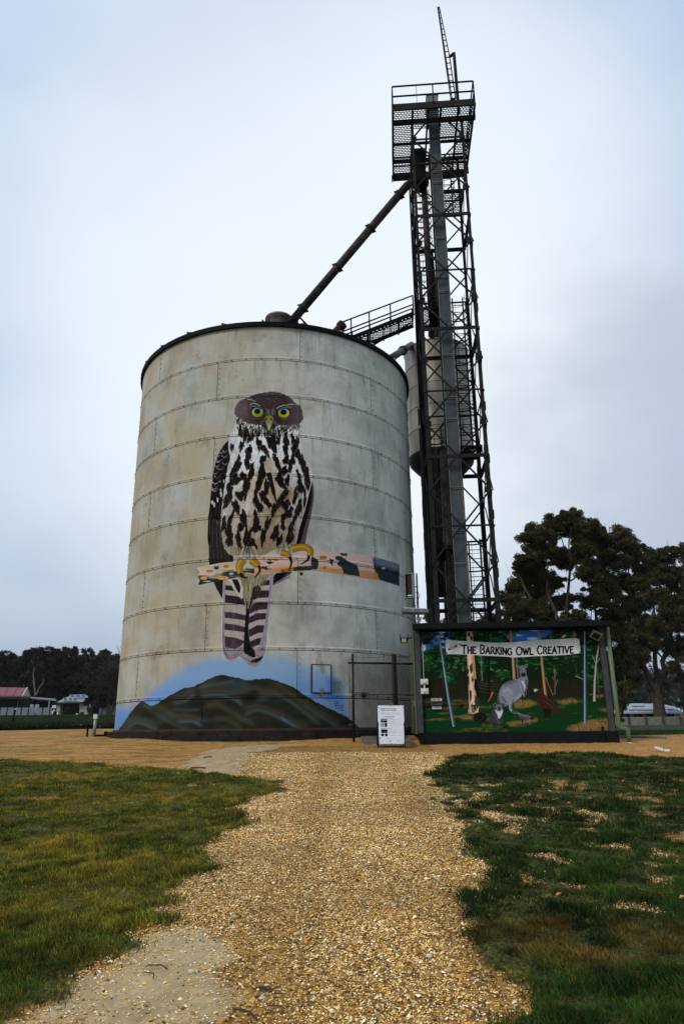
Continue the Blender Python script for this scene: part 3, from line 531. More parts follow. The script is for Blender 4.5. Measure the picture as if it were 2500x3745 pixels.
# ---------------------------------------------------------------- the bush scene on the hut
def paint_hut():
    cv = Canvas(-20, 0, 1600, 941, .9); rs = cv.rs; X, Y = cv.X, cv.Y; one = np.ones_like(X)
    cv.a[...] = [*srgb((18,34,18)), 1]
    S = cv.soft
    S(fuzz([(-20,180),(60,150),(120,40),(250,50),(262,200),(150,190),(60,230),(40,290),(-20,330)],16,18,rs), 10, (70,130,210), .95); S(fuzz([(640,50),(760,60),(880,30),(1150,40),(1080,90),(1000,150),(860,160),(700,120)],16,20,rs), 9, (60,118,206), 1)
    for x, y, a, b in [(190,75,26,12),(180,110,34,10),(205,190,22,14),(820,95,34,10),(930,125,46,12),(950,55,44,8),(40,200,20,30),(195,150,20,8)]:
        t = np.linspace(0, 6.28, 14); S(np.stack([x+a*np.cos(t), y+b*np.sin(t)], 1), 4, (214,222,232), .9)
    cv.tint(one, (Y-410)/60*vnoise(X, Y, 80, 40, 6)*1.6, (42,36,24), .8); cv.tint(one, (Y-600)/60+(vnoise(X, Y, 90, 20, 2)-.5), (16,58,24), 1)
    for x, y, a, b in [(120,250,110,80),(60,110,60,50),(330,90,130,60),(330,300,120,90),(620,110,110,60),(560,330,130,70),(700,430,60,40),(1180,90,130,60),(1290,120,110,90),(1400,250,140,150),(1150,330,140,90),(1040,300,90,80),(900,300,80,70),(480,80,80,40),(240,420,60,60),(1450,420,90,90),(60,330,60,60),(760,60,60,30)]:
        for _ in range(64):
            q = rs.normal(0, .62, 2); px, py = x+q[0]*a, y+q[1]*b
            cv.oval(px, py, rs.uniform(10, 28), rs.uniform(4, 12), [(14,52,18),(26,78,30),(9,34,13),(44,104,46),(74,134,80)][rs.choice(5, p=[.26,.26,.2,.2,.08])], .75, rs.uniform(-.4, .4), 9, rough_=.3)
    for x, y0, y1, w, c in [(90,330,520,5,(14,18,10)),(115,330,500,4,(14,18,10)),(350,380,660,9,(44,36,26)),(375,300,580,6,(26,24,16)),(510,270,470,7,(120,124,112)),(610,350,430,4,(20,20,14)),(570,60,650,15,(12,12,12)),(740,330,420,4,(18,18,14)),
                          (1175,400,560,5,(20,22,14)),(1230,360,520,5,(20,22,14)),(1380,330,500,5,(66,58,40)),(1280,330,400,3,(80,110,80)),(280,540,610,4,(20,24,14)),(985,430,560,5,(18,20,14)),(690,280,370,4,(30,30,20))]:
        cv.line([(x, y0),(x+4, (y0+y1)/2),(x+10, y1)], w*.7, c, 1, w*1.2)
        for s_ in (-1, 1): cv.line([(x+3, y0+(y1-y0)*.35),(x+s_*26, y0-10)], w*.45, c, .9, 1)
    for y in (500,520,545,500+75): cv.line(spline([(480,y-20),(600,y),(680,y-6)], 5), 4, (96,84,66), .7, 2)
    cv.poly(fuzz([(30,665),(120,650),(200,655),(360,640),(430,650),(430,680),(200,690),(40,695)], 6, 12, rs), (24,14,10)); cv.tint(np.clip((Y-600)/30,0,1), (vnoise(X, Y, 120, 26, 7)*.7+.3*vnoise(X, Y, 30, 9, 8)-.55)*3.4, (132,96,56), .8)
    for P in [((780,640),(900,620),(980,650),(900,690),(780,700)),((1120,640),(1260,610),(1300,640),(1180,670)),((320,760),(420,740),(470,790),(360,790)),((700,810),(860,790),(960,770),(980,800),(760,840)),((1200,860),(1380,790),(1550,770),(1550,890),(1250,890)),((60,700),(220,685),(330,690),(200,706)),((1430,590),(1520,580),(1520,600),(1440,610)),((1450,700),(1550,690),(1550,730))]: S(P, 9, (150,110,66), .9)
    cv.tint(one*(Y > 580), (vnoise(X, Y, 6, 14, 17)-.5)*1.5, (8,44,20), .7)
    # trunks and poles
    def trunk(P, w0, w1, c, lit): cv.line(P, w0, c, 1, w1); cv.line([(a-w0*.18, b) for a, b in P], w0*.4, lit, .8, w1*.4)
    trunk([(415,50),(425,270),(440,500),(452,740)], 50, 78, (202,158,122), (228,204,182)); 
    cv.line([(446,270),(462,500),(480,720)], 10, (180,116,64), .9, 14)
    for x, y, a, b in [(430,365,15,38),(410,90,10,22),(424,590,9,50),(436,690,12,30),(462,520,10,30),(432,120,12,16),(475,640,18,60),(405,390,6,22),(452,690,16,26),(440,460,8,24),(408,470,7,40)]: cv.oval(x, y, a, b, (52,50,52), .95, rough_=.25, n=18)
    for k in range(36): cv.line([(405+rs.rand()*86, 680+rs.rand()*30),(400+rs.rand()*96, 745+rs.rand()*16)], 4, (236,214,190) if k % 2 else (60,34,22), .8, 1)
    cv.line([(392,750),(500,742)], 10, (90,40,14), .8)
    trunk([(752,60),(770,280),(782,460)], 17, 24, (156,112,78), (196,158,122)); trunk([(782,40),(800,280),(814,450)], 12, 16, (76,84,98), (96,106,122)); trunk([(980,45),(1004,270),(1022,450),(1038,600)], 14, 24, (152,108,74), (194,154,116))
    cv.line([(700,80),(745,140)], 5, (150,120,90)); cv.line([(982,90),(1010,60)], 5, (120,80,50))
    for P in [((1036,440),(1070,520),(1098,590)),((1062,500),(1040,440)),((1105,350),(1116,470),(1114,588)),((1116,470),(1092,440)),((1118,520),(1134,460)),((1116,440),(1124,400))]: cv.line(P, 4, (140,116,88), .9, 7)
    trunk([(1475,165),(1450,330),(1440,480),(1436,632)], 10, 20, (150,142,130), (186,180,170)); cv.line([(1450,340),(1420,260)], 5, (150,142,130)); cv.line([(1452,330),(1486,280)], 5, (150,142,130)); cv.line([(1462,380),(1474,570)], 8, (88,80,66)); cv.line([(1280,432),(1345,456)], 5, (160,150,140)); cv.line([(1426,636),(1446,634)], 8, (190,180,164))
    for P in [((168,98),(205,350),(245,620),(288,846)),((1359,64),(1360,400),(1361,822))]:
        cv.line(P, 16, (96,112,140), 1, 22); cv.line([(a-3, b) for a, b in P], 6, (150,166,192), .9, 8); cv.line([(a+6, b) for a, b in P], 4, (60,72,96), .8, 6)
    # banner
    top = spline([(218,126),(300,140),(460,148),(640,158),(800,152),(960,136),(1140,128),(1312,120)], 6); bot = spline([(1326,242),(1200,258),(1000,266),(800,278),(700,272),(500,262),(350,254),(226,252)], 6)
    cv.poly(top+bot, (196,194,190)); bm = cv.full(top+bot); cv.tint(bm, (vnoise(X, Y, 60, 60, 5)-.45)*3, (222,221,218), .8); cv.tint(bm, np.exp(-((X-650)/30)**2)*.5+np.exp(-((X-300)/26)**2)*.4, (150,150,152), .6)
    for a, b in ((222,133),(230,242),(1304,126),(1318,234)): cv.oval(a, b, 6, 6, (14,14,14))
    bend = lambda x: 12*np.exp(-((x-800)/210)**2)+(8 if x > 700 else 4)-(x-350)*.008
    x = text(cv, 'THE BARKING OWL CREATIVE', 352, 176, 66, 12, (6,5,7), .19, .785, bend, 7, .80)
    text(cv, 'WELCOME TO', 240, 205, 19, 3.2, (40,38,38), .2, .62, lambda x: -(x-240)*.42, 0)
    # small birds on the banner
    for bx, by, c, fl in ((1188,105,(196,204,120),1),(1272,98,(140,112,84),0)):
        cv.oval(bx, by, 20 if fl else 18, 10 if fl else 24, c, 1, -.6 if fl else .2); cv.oval(bx+(18 if fl else 2), by-(16 if fl else 24), 9, 8, (80,80,60) if fl else (150,120,90)); cv.line([(bx+(24 if fl else 8), by-(17 if fl else 26)),(bx+(36 if fl else -8), by-(16 if fl else 27))], 3, (20,20,20), 1, 1)
        cv.line([(bx-12, by+10),(bx-(46 if fl else 10), by+(28 if fl else 24))], 6, (70,80,50), 1, 2); cv.line([(bx+2, by+8),(bx+2, by+24)], 3, (60,50,40))
    # kangaroo
    g, gl, gd = (124,127,138), (178,181,192), (66,66,76)
    cv.line(spline([(690,560),(655,600),(650,660),(640,720),(590,748),(545,742)], 6), 30, (70,72,80), 1, 8)
    body = spline([(822,400),(832,440),(790,460),(730,476),(690,500),(664,545),(656,600),(668,650),(700,680),(745,660),(800,632),(838,600),(850,560),(884,520),(896,470),(884,430),(876,380)], 6)
    cv.poly(body, g); km = cv.full(body); cv.softline([(700,500),(740,480),(800,470)], 20, 10, (66,72,96), .8, km); cv.softline([(790,620),(840,580)], 14, 8, gl, .8, km)
    hd = spline([(828,372),(824,400),(836,430),(862,440),(880,425),(880,398),(872,365),(850,345),(830,352)], 5); cv.poly(hd, (110,110,118)); cv.oval(856, 420, 20, 18, (30,30,34)); cv.oval(832, 372, 4, 4, (14,14,14)); cv.oval(874, 372, 4, 4, (14,14,14)); cv.line([(842,370),(862,372),(860,400)], 6, (150,150,156), .6)
    for P in [((792,344),(812,346),(836,356),(832,372),(812,366)),((864,352),(876,334),(892,330),(890,350),(880,368))]: cv.poly(P, (140,140,146)); cv.poly([(a*.6+.4*np.mean([q[0] for q in P]), b*.6+.4*np.mean([q[1] for q in P])) for a, b in P], (56,50,54))
    thigh = spline([(668,560),(690,530),(740,524),(774,560),(776,610),(766,660),(742,680),(716,640),(690,615)], 5); cv.poly(thigh, (134,136,148)); cv.softline([(690,560),(730,540),(764,570)], 10, 8, gl, .9, cv.full(thigh)); cv.softline([(680,600),(716,650)], 8, 5, gd, .9)
    cv.line(spline([(752,640),(750,690),(762,716),(800,734)], 6), 28, g, 1, 20); cv.line(spline([(748,640),(744,690),(756,716)], 6), 6, gl, .8); cv.line(spline([(762,720),(800,728),(838,740)], 5), 20, (80,80,88), 1, 12)
    cv.line(spline([(820,470),(836,530),(858,580),(864,605)], 6), 26, g, 1, 12); cv.line(spline([(880,460),(882,530),(876,590)], 6), 20, (84,84,94), 1, 10); cv.line(spline([(846,470),(868,520),(862,560)], 6), 20, (190,192,204), .9, 6); cv.line([(862,600),(870,628)], 9, (20,20,24), 1, 3); cv.line([(877,590),(880,618)], 8, (20,20,24), 1, 3); cv.line(spline([(818,460),(834,530),(856,585)], 5), 4, gl, .7)
    # koala
    cv.poly(spline([(620,700),(592,730),(576,780),(590,810),(640,822),(690,812),(694,770),(686,720)], 5), (58,58,62)); cv.poly(spline([(618,704),(648,716),(686,704),(684,740),(656,782),(640,740)], 4), (196,196,200)); cv.line(spline([(622,730),(640,780),(664,830)], 4), 22, (74,74,80), 1, 16); cv.line([(690,770),(700,815)], 16, (46,46,50), 1, 10)
    for sx in (624, 690): cv.oval(sx, 668, 17, 17, (96,98,102)); cv.oval(sx, 670, 9, 9, (40,40,44))
    cv.oval(657, 690, 28, 30, (104,106,110)); cv.oval(658, 700, 7, 14, (16,16,18)); cv.oval(646, 684, 4, 4, (10,10,10)); cv.oval(670, 684, 4, 4, (10,10,10)); cv.oval(658, 722, 12, 6, (170,170,172), .8); cv.line([(620,664),(650,654)], 4, (40,60,30))
    # echidna, numbat-striped tail end, small lizard
    cv.oval(503, 772, 54, 46, (24,20,18))
    for _ in range(150):
        a = rs.rand()*6.28; r = rs.uniform(10, 48); cv.line([(503+r*np.cos(a), 772+r*.85*np.sin(a)),(503+(r+12)*np.cos(a+.2), 772+(r+12)*.85*np.sin(a+.2))], 1.8, (76,68,60) if _ % 2 else (10,9,8), .9, .5)
    cv.oval(870, 765, 44, 26, (28,28,28), 1, .5); cv.line([(905,780),(908,824)], 14, (24,24,24)); cv.line([(846,790),(846,814)], 10, (24,24,24)); cv.line(spline([(900,760),(930,735),(965,730)], 4), 3, (30,30,30)); cv.oval(925, 780, 22, 9, (20,18,18))
    for k in range(15): x = 808+k*7.4; cv.line(spline([(x, 732+k*1.6),(x+6, 752+k*2.2),(x-4, 772+k*2.8)], 4), 2.6, (196,196,200), .9, 1.2, cv.full([(800,725),(860,730),(915,760),(918,822),(898,822),(880,795),(836,780)]))
    for y in range(790, 824, 8): cv.line([(900,y),(916,y+3)], 2.4, (190,190,194))
    cv.oval(708, 850, 22, 11, (22,22,26)); cv.line([(720,845),(744,836)], 4, (22,22,26), 1, 1); cv.line([(690,830),(702,850)], 5, (34,34,38)); cv.line([(655,828),(676,838)], 8, (34,34,38), 1, 4)
    # eagle
    cv.poly(spline([(985,560),(972,610),(962,640),(985,690),(1024,712),(1070,716),(1110,724),(1160,748),(1228,796),(1200,756),(1150,700),(1110,650),(1060,610),(1030,580),(1010,540)], 5), (58,36,24)); cv.oval(985, 550, 32, 22, (62,38,26)); cv.poly(spline([(942,552),(944,538),(964,536),(976,546),(962,556),(950,562)], 3), (176,176,176))
    for P in [((1030,600),(1090,650),(1140,700)),((1010,620),(1070,670),(1120,720)),((1040,640),(1100,690)),((975,650),(1000,690))]: cv.line(P, 6, (98,66,42), .8, 2)
    cv.poly([(1024,700),(1082,704),(1076,760),(1060,770),(1052,740),(1044,772),(1030,764)], (28,16,12)); cv.line([(1018,776),(1084,774)], 7, (30,24,20), 1, 4)
    # possum on the trunk, curled shape
    cv.poly(spline([(455,455),(472,460),(488,520),(498,590),(486,604),(470,570),(458,520)], 4), (22,18,16)); cv.line([(604,560),(592,600),(570,640)], 16, (180,100,50), 1, 6)
    for P in [((1478,782),(1466,800),(1480,812)),((1484,786),(1496,790),(1494,806)),((1472,812),(1510,806),(1534,810)),((1500,800),(1500,812)),((1516,820),(1534,822))]: cv.line(spline(P, 3), 2.4, (14,12,12))
    cv.tint(one, (vnoise(X, Y, 3, 5, 77)-.5)*.7, (10,12,8), .5)
    cv.a[..., 3] = 1
    return cv
# ---------------------------------------------------------------- the printed sheet on the A-frame
def paint_sign():
    cv = Canvas(0, 0, 850, 1250, .6); rs = cv.rs; cv.a[...] = [*srgb((226,228,234)), 1]; k = (16,16,18)
    text(cv, 'WELCOME TO THE AVOCA SILO', 100, 92, 32, 6, k, .2, .72); text(cv, "THE WORLD'S FIRST GLOW IN THE DARK SILO", 100, 146, 20, 5, k, .25, .78)
    text(cv, 'THE GLOW FEATURES', 225, 352, 28, 4.5, k, .25, .72); text(cv, 'HOW TO REVEAL THE STARBURST SKY FEATURE', 100, 410, 13, 3.6, k, .3, .85); text(cv, 'HOW TO USE THE GLOW WALL FEATURE', 104, 742, 13, 3.6, k, .3, .85)
    def para(x0, x1, y, n, dy=14, c=(120,122,130)):
        for i in range(n):
            x = x0; e = x1 if i < n-1 else x0+(x1-x0)*.6
            while x < e: w = rs.uniform(10, 34); cv.line([(x, y+i*dy),(min(x+w, e), y+i*dy)], 3.2, c); x += w+6
    para(510, 720, 186, 1); para(100, 710, 218, 8, 14, (170,172,178))
    for y, n in ((450,2),(505,3),(580,3),(660,2)): para(335, 722, y, n)
    for y, n in ((785,3),(860,4),(960,3)): para(340, 728, y, n)
    for x0, y0, x1, y1 in ((102,444,304,562),(105,576,192,698),(218,576,304,698),(105,782,308,896),(107,914,196,1002),(224,914,308,1002)):
        cv.poly([(x0,y0),(x1,y0),(x1,y1),(x0,y1)], (14,20,18))
    cv.poly([(128,468),(280,474),(280,488),(128,484)], (220,220,220)); cv.poly([(122,590),(172,590),(172,625),(122,625)], (214,220,226)); cv.poly([(122,650),(172,650),(172,685),(122,685)], (214,220,226)); cv.line([(150,500),(160,550)], 6, (150,110,80)); cv.line([(190,510),(210,550)], 14, (150,150,150)); cv.line([(280,610),(280,660)], 6, (200,210,220)); cv.line([(226,880),(232,862),(242,856)], 8, (230,230,230), 1, 4); cv.line([(180,950),(184,990)], 8, (190,190,200))
    cv.poly([(52,1040),(92,1040),(92,1080),(52,1080)], k); cv.line([(80,1080),(78,1056),(84,1048)], 6, (230,230,230)); cv.line([(68,1064),(90,1064)], 5, (230,230,230)); para(104, 262, 1060, 1)
    cv.line([(300,1044),(336,1044),(336,1080),(300,1080),(300,1044)], 4, k); cv.oval(318, 1062, 9, 9, k); cv.oval(318, 1062, 5, 5, (226,228,234)); para(350, 530, 1060, 1); cv.line([(566,1044),(560,1078)], 9, k); para(596, 800, 1060, 1)
    cv.line([(50,1120),(70,1130),(62,1150)], 4, (110,110,120)); para(104, 210, 1146, 1); cv.oval(370, 1150, 19, 19, (90,16,34)); cv.oval(370, 1150, 6, 6, (220,220,220)); para(410, 510, 1150, 1, c=(170,170,176)); cv.oval(628, 1146, 13, 13, k); para(648, 790, 1146, 1, c=k)
    return cv
# ================================================================ THE GROUND
random.seed(3); rng = np.random.RandomState(3)
def grid_axis(lo, hi, a, b, st, g=1.12):
    m = list(np.arange(a, b+1e-6, st)); s = st; v = b
    while v < hi: s *= g; v += s; m.append(v)
    s = st; v = a; l = []
    while v > lo: s *= g; v -= s; l.append(v)
    return np.array(l[::-1]+m)
gx = grid_axis(-900, 900, -6.6, 6.6, .06); gy = grid_axis(-60, 1600, 3.2, 18.6, .06)
GX, GY = np.meshgrid(gx, gy)
P_left = [(-900,3820),(20,3745),(183,3662),(295,3560),(415,3485),(518,3405),(558,3365),(654,3238),(760,3175),(781,3158),(765,3086),(860,3030),(957,2999),(861,2967),(930,2915),(1036,2883),(1012,2863),(877,2839),(678,2823),(383,2795),(0,2779),(-900,2770)]
P_right = [(3400,3820),(1895,3745),(1872,3636),(1800,3540),(1792,3480),(1715,3400),(1790,3330),(1740,3290),(1760,3206),(1735,3140),(1728,3062),(1680,3000),(1633,2951),(1600,2925),(1649,2903),(1575,2860),(1593,2815),(1640,2770),(1696,2763),(2047,2757),(2300,2764),(2500,2771),(3400,2800)]
P_bare = [[(20,3760),(200,3655),(420,3500),(540,3425),(640,3400),(760,3415),(830,3470),(810,3560),(850,3760)], [(670,2803),(720,2770),(760,2745),(900,2727),(1120,2719),(920,2752),(892,2775),(885,2805),(870,2836),(760,2828)]]
def inside(poly, X, Y):
    r = np.zeros(X.shape, bool); n = len(poly)
    for i in range(n):
        (x0, y0), (x1, y1) = poly[i], poly[(i+1) % n]
        c = (y0 > Y) != (y1 > Y); r ^= c & (X < (x1-x0)*(Y-y0)/(y1-y0+1e-12)+x0)
    return r
G_left = [on_ground(*p) if p[0] > -500 else None for p in P_left]; G_right = [on_ground(*p) if p[0] < 3000 else None for p in P_right]
G_left = [(-60, .3)]+[(q[0], q[1]) for q in G_left if q]+[(-60, G_left[-2][1]+1.2)]; G_left[1] = (G_left[1][0], G_left[1][1]); G_left.insert(1, (-.9, .3)); G_left.insert(1, (-1.4, .3))
G_right = [(60, .3), (.7, .3)]+[(q[0], q[1]) for q in G_right if q]+[(60, G_right[-2][1]+.5)]
G_bare = [[on_ground(*p) for p in b] for b in P_bare]
def vn(X, Y, s, seed): return vnoise(np.asarray(X, float)+500, np.asarray(Y, float)+500, s, s, seed)
def cover(X, Y):
    """grass share and bare hard-packed share of the ground at x, y"""
    jx = X+(vn(X, Y, .22, 1)-.5)*.34+(vn(X, Y, .07, 2)-.5)*.12; jy = Y+(vn(X, Y, .5, 3)-.5)*.5
    gl, gr = inside(G_left, jx, jy), inside(G_right, jx, jy)
    patch = vn(X, Y, .34, 5)*.55+vn(X, Y, .12, 6)*.45+np.clip(1-np.hypot(X-3.6, (Y-8.2)*.8), 0, 1)*.12
    thin = gr & (Y > 5.2) & (Y < 11.2) & (patch > .635) & (X > .9)
    thin2 = gl & (patch > .74) & (Y > 9)
    g = (gl | gr) & ~thin & ~thin2
    far = ((Y > 30.2+1.2*np.sin(X*.2)) & (X/np.maximum(Y, 1) < -.02)) | ((Y > 19.6+(X-6)*.08) & (X > 6.7)) | ((Y > 27) & (X/np.maximum(Y, 1) >= -.02)) | (Y < .3)
    b = np.zeros(X.shape, bool)
    for p in G_bare: b |= inside(p, X+(vn(X, Y, .15, 8)-.5)*.2, Y+(vn(X, Y, .2, 9)-.5)*.3)
    return g | far, b & ~g
cg, cb = cover(GX, GY)
strip = (GY > 17.0) | ((GY > 13.2) & (GX < -2.8)) | ((GY > 13.9) & (GX > 1.95))
GZ = ground_z(GX, GY)
bumpy = (vn(GX, GY, .6, 21)-.5)*.03+(vn(GX, GY, .12, 22)-.5)*.012+np.where(cg & (GY < 16), .02*vn(GX, GY, .3, 23), 0)
GZ = GZ+np.where(GY < 25, bumpy, (vn(GX, GY, 6, 25)-.5)*.12)
tone = np.zeros((*GX.shape, 3))
v1, v2, v3 = vn(GX, GY, .9, 31)[..., None], vn(GX, GY, .25, 32)[..., None], vn(GX, GY*2.6, .5, 33)[..., None]
grav = np.array([.24,.12,.028])*(1-v1*.45)+np.array([.36,.20,.06])*v1*.45
tone[:] = grav
sand = np.array([.40,.19,.045])*(1-v2*.5)+np.array([.50,.28,.09])*v2*.5
tone = np.where(strip[..., None], sand*.92, tone)
alg = ((GX < -1.6) & (GY > 13.2))[..., None]*np.clip((v3-.38)*3, 0, 1); tone = tone*(1-.6*alg)+np.array([.12,.095,.015])*.6*alg
tone = np.where(cb[..., None], np.array([.44,.325,.175])*(1-v2*.5)+np.array([.30,.20,.09])*v2*.5, tone)
v4 = vn(GX, GY, .1, 34)[..., None]; gcol = (np.array([.026,.034,.005])*(1-v2)+np.array([.085,.075,.012])*v2)*(.45+1.1*v4)
tone = np.where(cg[..., None], np.where(GY[..., None] > 19, np.array([.020,.032,.008])*(.7+.6*v2), gcol), tone)
tone = np.where(((~cg) & (GX > 1.0) & (GY < 11.5) & (vn(GX, GY, .6, 36) > .45))[..., None], tone*.5+np.array([.08,.07,.025])*.5, tone)
peb = np.where(cb, .15, np.where(cg, .9, np.where(strip, .65, 1.0))); tone = np.concatenate([tone, peb[..., None]], -1)
V = np.stack([GX, GY, GZ], -1).reshape(-1, 3); ny, nx = GX.shape
I = np.arange(ny*nx).reshape(ny, nx); Q = np.stack([I[:-1, :-1], I[:-1, 1:], I[1:, 1:], I[1:, :-1]], -1).reshape(-1, 4)
M_ground = bpy.data.materials.new('ground_cover'); M_ground.use_nodes = True; nt = M_ground.node_tree; b = nt.nodes['Principled BSDF']; N = nt.nodes.new; L = nt.links.new
b.inputs['Roughness'].default_value = .9; b.inputs['Specular IOR Level'].default_value = .2
a = N('ShaderNodeVertexColor'); a.layer_name = 'tone'; g = N('ShaderNodeNewGeometry')
vo = N('ShaderNodeTexVoronoi'); vo.inputs['Scale'].default_value = 42; L(g.outputs['Position'], vo.inputs['Vector'])
sp = N('ShaderNodeSeparateColor'); L(vo.outputs['Color'], sp.inputs[0]); mr = N('ShaderNodeMapRange'); mr.inputs[3].default_value = .3; mr.inputs[4].default_value = 1.8; L(sp.outputs[0], mr.inputs[0])
lf = N('ShaderNodeMix'); L(a.outputs['Alpha'], lf.inputs[0]); lf.inputs[2].default_value = 1.0; L(mr.outputs[0], lf.inputs[3])
n = N('ShaderNodeTexNoise'); n.inputs['Scale'].default_value = 5; n.inputs['Detail'].default_value = 8; n.inputs['Roughness'].default_value = .7; L(g.outputs['Position'], n.inputs['Vector'])
m2 = N('ShaderNodeMapRange'); m2.inputs[1].default_value = .3; m2.inputs[2].default_value = .7; m2.inputs[3].default_value = .7; m2.inputs[4].default_value = 1.3; L(n.outputs['Fac'], m2.inputs[0])
mu = N('ShaderNodeMath'); mu.operation = 'MULTIPLY'; L(lf.outputs[0], mu.inputs[0]); L(m2.outputs[0], mu.inputs[1])
x = N('ShaderNodeVectorMath'); x.operation = 'SCALE'; L(a.outputs[0], x.inputs[0]); L(mu.outputs[0], x.inputs['Scale']); L(x.outputs[0], b.inputs['Base Color'])
bp = N('ShaderNodeBump'); bp.inputs['Strength'].default_value = .8; bp.inputs['Distance'].default_value = .012; bp.invert = True; L(vo.outputs['Distance'], bp.inputs['Height']); L(a.outputs['Alpha'], bp.inputs['Strength']); L(bp.outputs[0], b.inputs['Normal'])
struct(fastmesh('ground', V, Q, M_ground, tone.reshape(-1, 4), smooth=True))
# ---- gravel stones
def scatter(n, y0, y1, w0, w1, p=1.0):
    u = rng.rand(n); y = y0*(y1/y0)**(u**p); x = (rng.rand(n)*2-1)*(w0+(w1-w0)*(y-y0)/(y1-y0)); return x, y
OCT = np.array([(1,0,0),(0,1,0),(-1,0,0),(0,-1,0),(0,0,1),(0,0,-1)], float); OF = np.array([(0,1,4),(1,2,4),(2,3,4),(3,0,4)])
def stones(name, x, y, r, c, lift=.3):
    n = len(x); z = ground_z(x, y)+(vn(x, y, .6, 21)-.5)*.03+(vn(x, y, .12, 22)-.5)*.012
    S = r[:, None, None]*np.stack([rng.uniform(.75, 1.35, n), rng.uniform(.7, 1.2, n), rng.uniform(.45, .85, n)], -1)[:, None, :]
    P = OCT[None]*S*rng.uniform(.8, 1.15, (n, 6, 3)); t = rng.rand(n)*6.28; ct, st = np.cos(t)[:, None], np.sin(t)[:, None]
    X = P[..., 0]*ct-P[..., 1]*st; Y = P[..., 0]*st+P[..., 1]*ct; tl = rng.normal(0, .35, (n, 1)); Z = P[..., 2]+X*tl; 
    V = np.stack([X+x[:, None], Y+y[:, None], Z+(z+r*lift)[:, None]], -1).reshape(-1, 3)
    Fc = (OF[None]+(np.arange(n)*6)[:, None, None]).reshape(-1, 3)
    return fastmesh(name, V, Fc, M_stone, np.repeat(c, 6, 0))
pal = np.array([(.66,.40,.10),(.80,.60,.30),(.56,.27,.045),(.80,.63,.36),(.30,.15,.04),(.13,.08,.035),(.70,.33,.05),(.04,.03,.02),(.80,.71,.54)]); pp = [.24,.16,.15,.11,.07,.06,.09,.08,.04]
x, y = scatter(290000, 3.3, 15.5, 2.6, 3.3, .8); jn = len(x)
g, _b = cover(x+rng.normal(0, .06, jn), y+rng.normal(0, .11, jn)); _g, bb = cover(x+rng.normal(0, .12, jn), y+rng.normal(0, .16, jn))
track = np.clip((np.abs(np.abs(x-.12-.015*y)-.62)-.10)/.22, 0, 1); keep = ~g & (rng.rand(jn) < .55+.45*track) & ((~bb) | (rng.rand(len(x)) < .08+.25*vn(x, y, .25, 61)**2)) & ~((y > 13.2) & (x < -2.6)); keep &= ~((y > 14) & (x > 1.95))
x, y = x[keep], y[keep]; n = len(x)
r = rng.lognormal(-.05, .38, n)*.0046*(1+y/26); r = np.minimum(r, .018)
tag(stones('gravel', x, y, r, pal[rng.choice(9, n, p=pp)]*1.28*rng.uniform(.7, 1.15, (n, 1))*(.76+.5*vn(x, y, .7, 63)[:, None])), 'loose golden gravel covering the path up to the silo', 'gravel', kind='stuff')
x, y = scatter(16000, 4.5, 13, 3.4, 6, 1.0); g, bb = cover(x, y); k = (x > 1) & ((~g) | (rng.rand(len(x)) < .10)) & (x < 4.5); x, y = x[k], y[k]
o = stones('loose_pebbles', x, y, rng.uniform(.004, .009, len(x)), pal[rng.choice(9, len(x), p=[.1,.15,.05,.3,.05,.15,.05,.05,.1])]*.85, .5)
tag(o, 'pale pebbles strewn through the thin grass right of the path', 'pebbles', kind='stuff')
big = [(1057,3115),(1062,3170),(860,3358),(960,3655),(612,3680),(218,3690),(1085,3420),(1570,3500),(1640,3555),(1860,2930),(2340,3120),(1530,3200),(905,3290),(640,3378),(1400,3300),(1210,3480),(700,3560),(1130,3240),(1250,3630),(1450,3640),(520,3560),(1750,3330),(2290,2700),(2060,2704),(2140,2705),(1780,3440)]
M_st1 = mat('pale_stone', (.52,.45,.33), (.38,.30,.19), 30, .8, 0, .3); M_st2 = mat('tan_stone', (.50,.38,.22), (.38,.26,.13), 30, .8, 0, .3); M_st3 = mat('white_stone', (.60,.55,.45), (.45,.39,.29), 30, .8, 0, .3)
big.sort(key=lambda t: -t[1])
NUM = 'nearest,second,third,fourth,fifth,sixth,seventh,eighth,ninth,tenth,eleventh,twelfth,thirteenth,fourteenth,fifteenth,sixteenth,seventeenth,eighteenth,nineteenth,twentieth,twenty first,twenty second,twenty third,twenty fourth,twenty fifth,twenty sixth'.split(',')
for k, (px, py) in enumerate(big):                                   # single bigger stones one can pick out
    gx_, gy_ = on_ground(px, py); s = random.uniform(.010, .021)
    c = [(.62,.58,.5),(.55,.45,.3),(.66,.64,.6)][k % 3]
    b_ = bmesh.new(); bmesh.ops.create_icosphere(b_, subdivisions=2, radius=s); rot = random.random()*6
    for v_ in b_.verts: f_ = 1+.22*math.sin(v_.co.x*90+k)+.16*math.sin(v_.co.y*120+2*k)+.1*math.sin(v_.co.z*150+k); v_.co = Vector((v_.co.x*f_*1.15, v_.co.y*f_*.85, v_.co.z*f_*.6)); v_.co.rotate(Matrix.Rotation(rot, 3, 'Z'))
    me_ = bpy.data.meshes.new('stone'); b_.to_mesh(me_); b_.free(); me_.materials.append([M_st1, M_st2, M_st3][k % 3]); o = bpy.data.objects.new('stone', me_); col.objects.link(o); o.location = (gx_, gy_, gz(gx_, gy_)+s*.35)
    tag(o, 'pale larger pebble lying loose on the ground, %s of them counted from the camera' % NUM[k], 'stone', 'larger pale stones on the path and its verges')
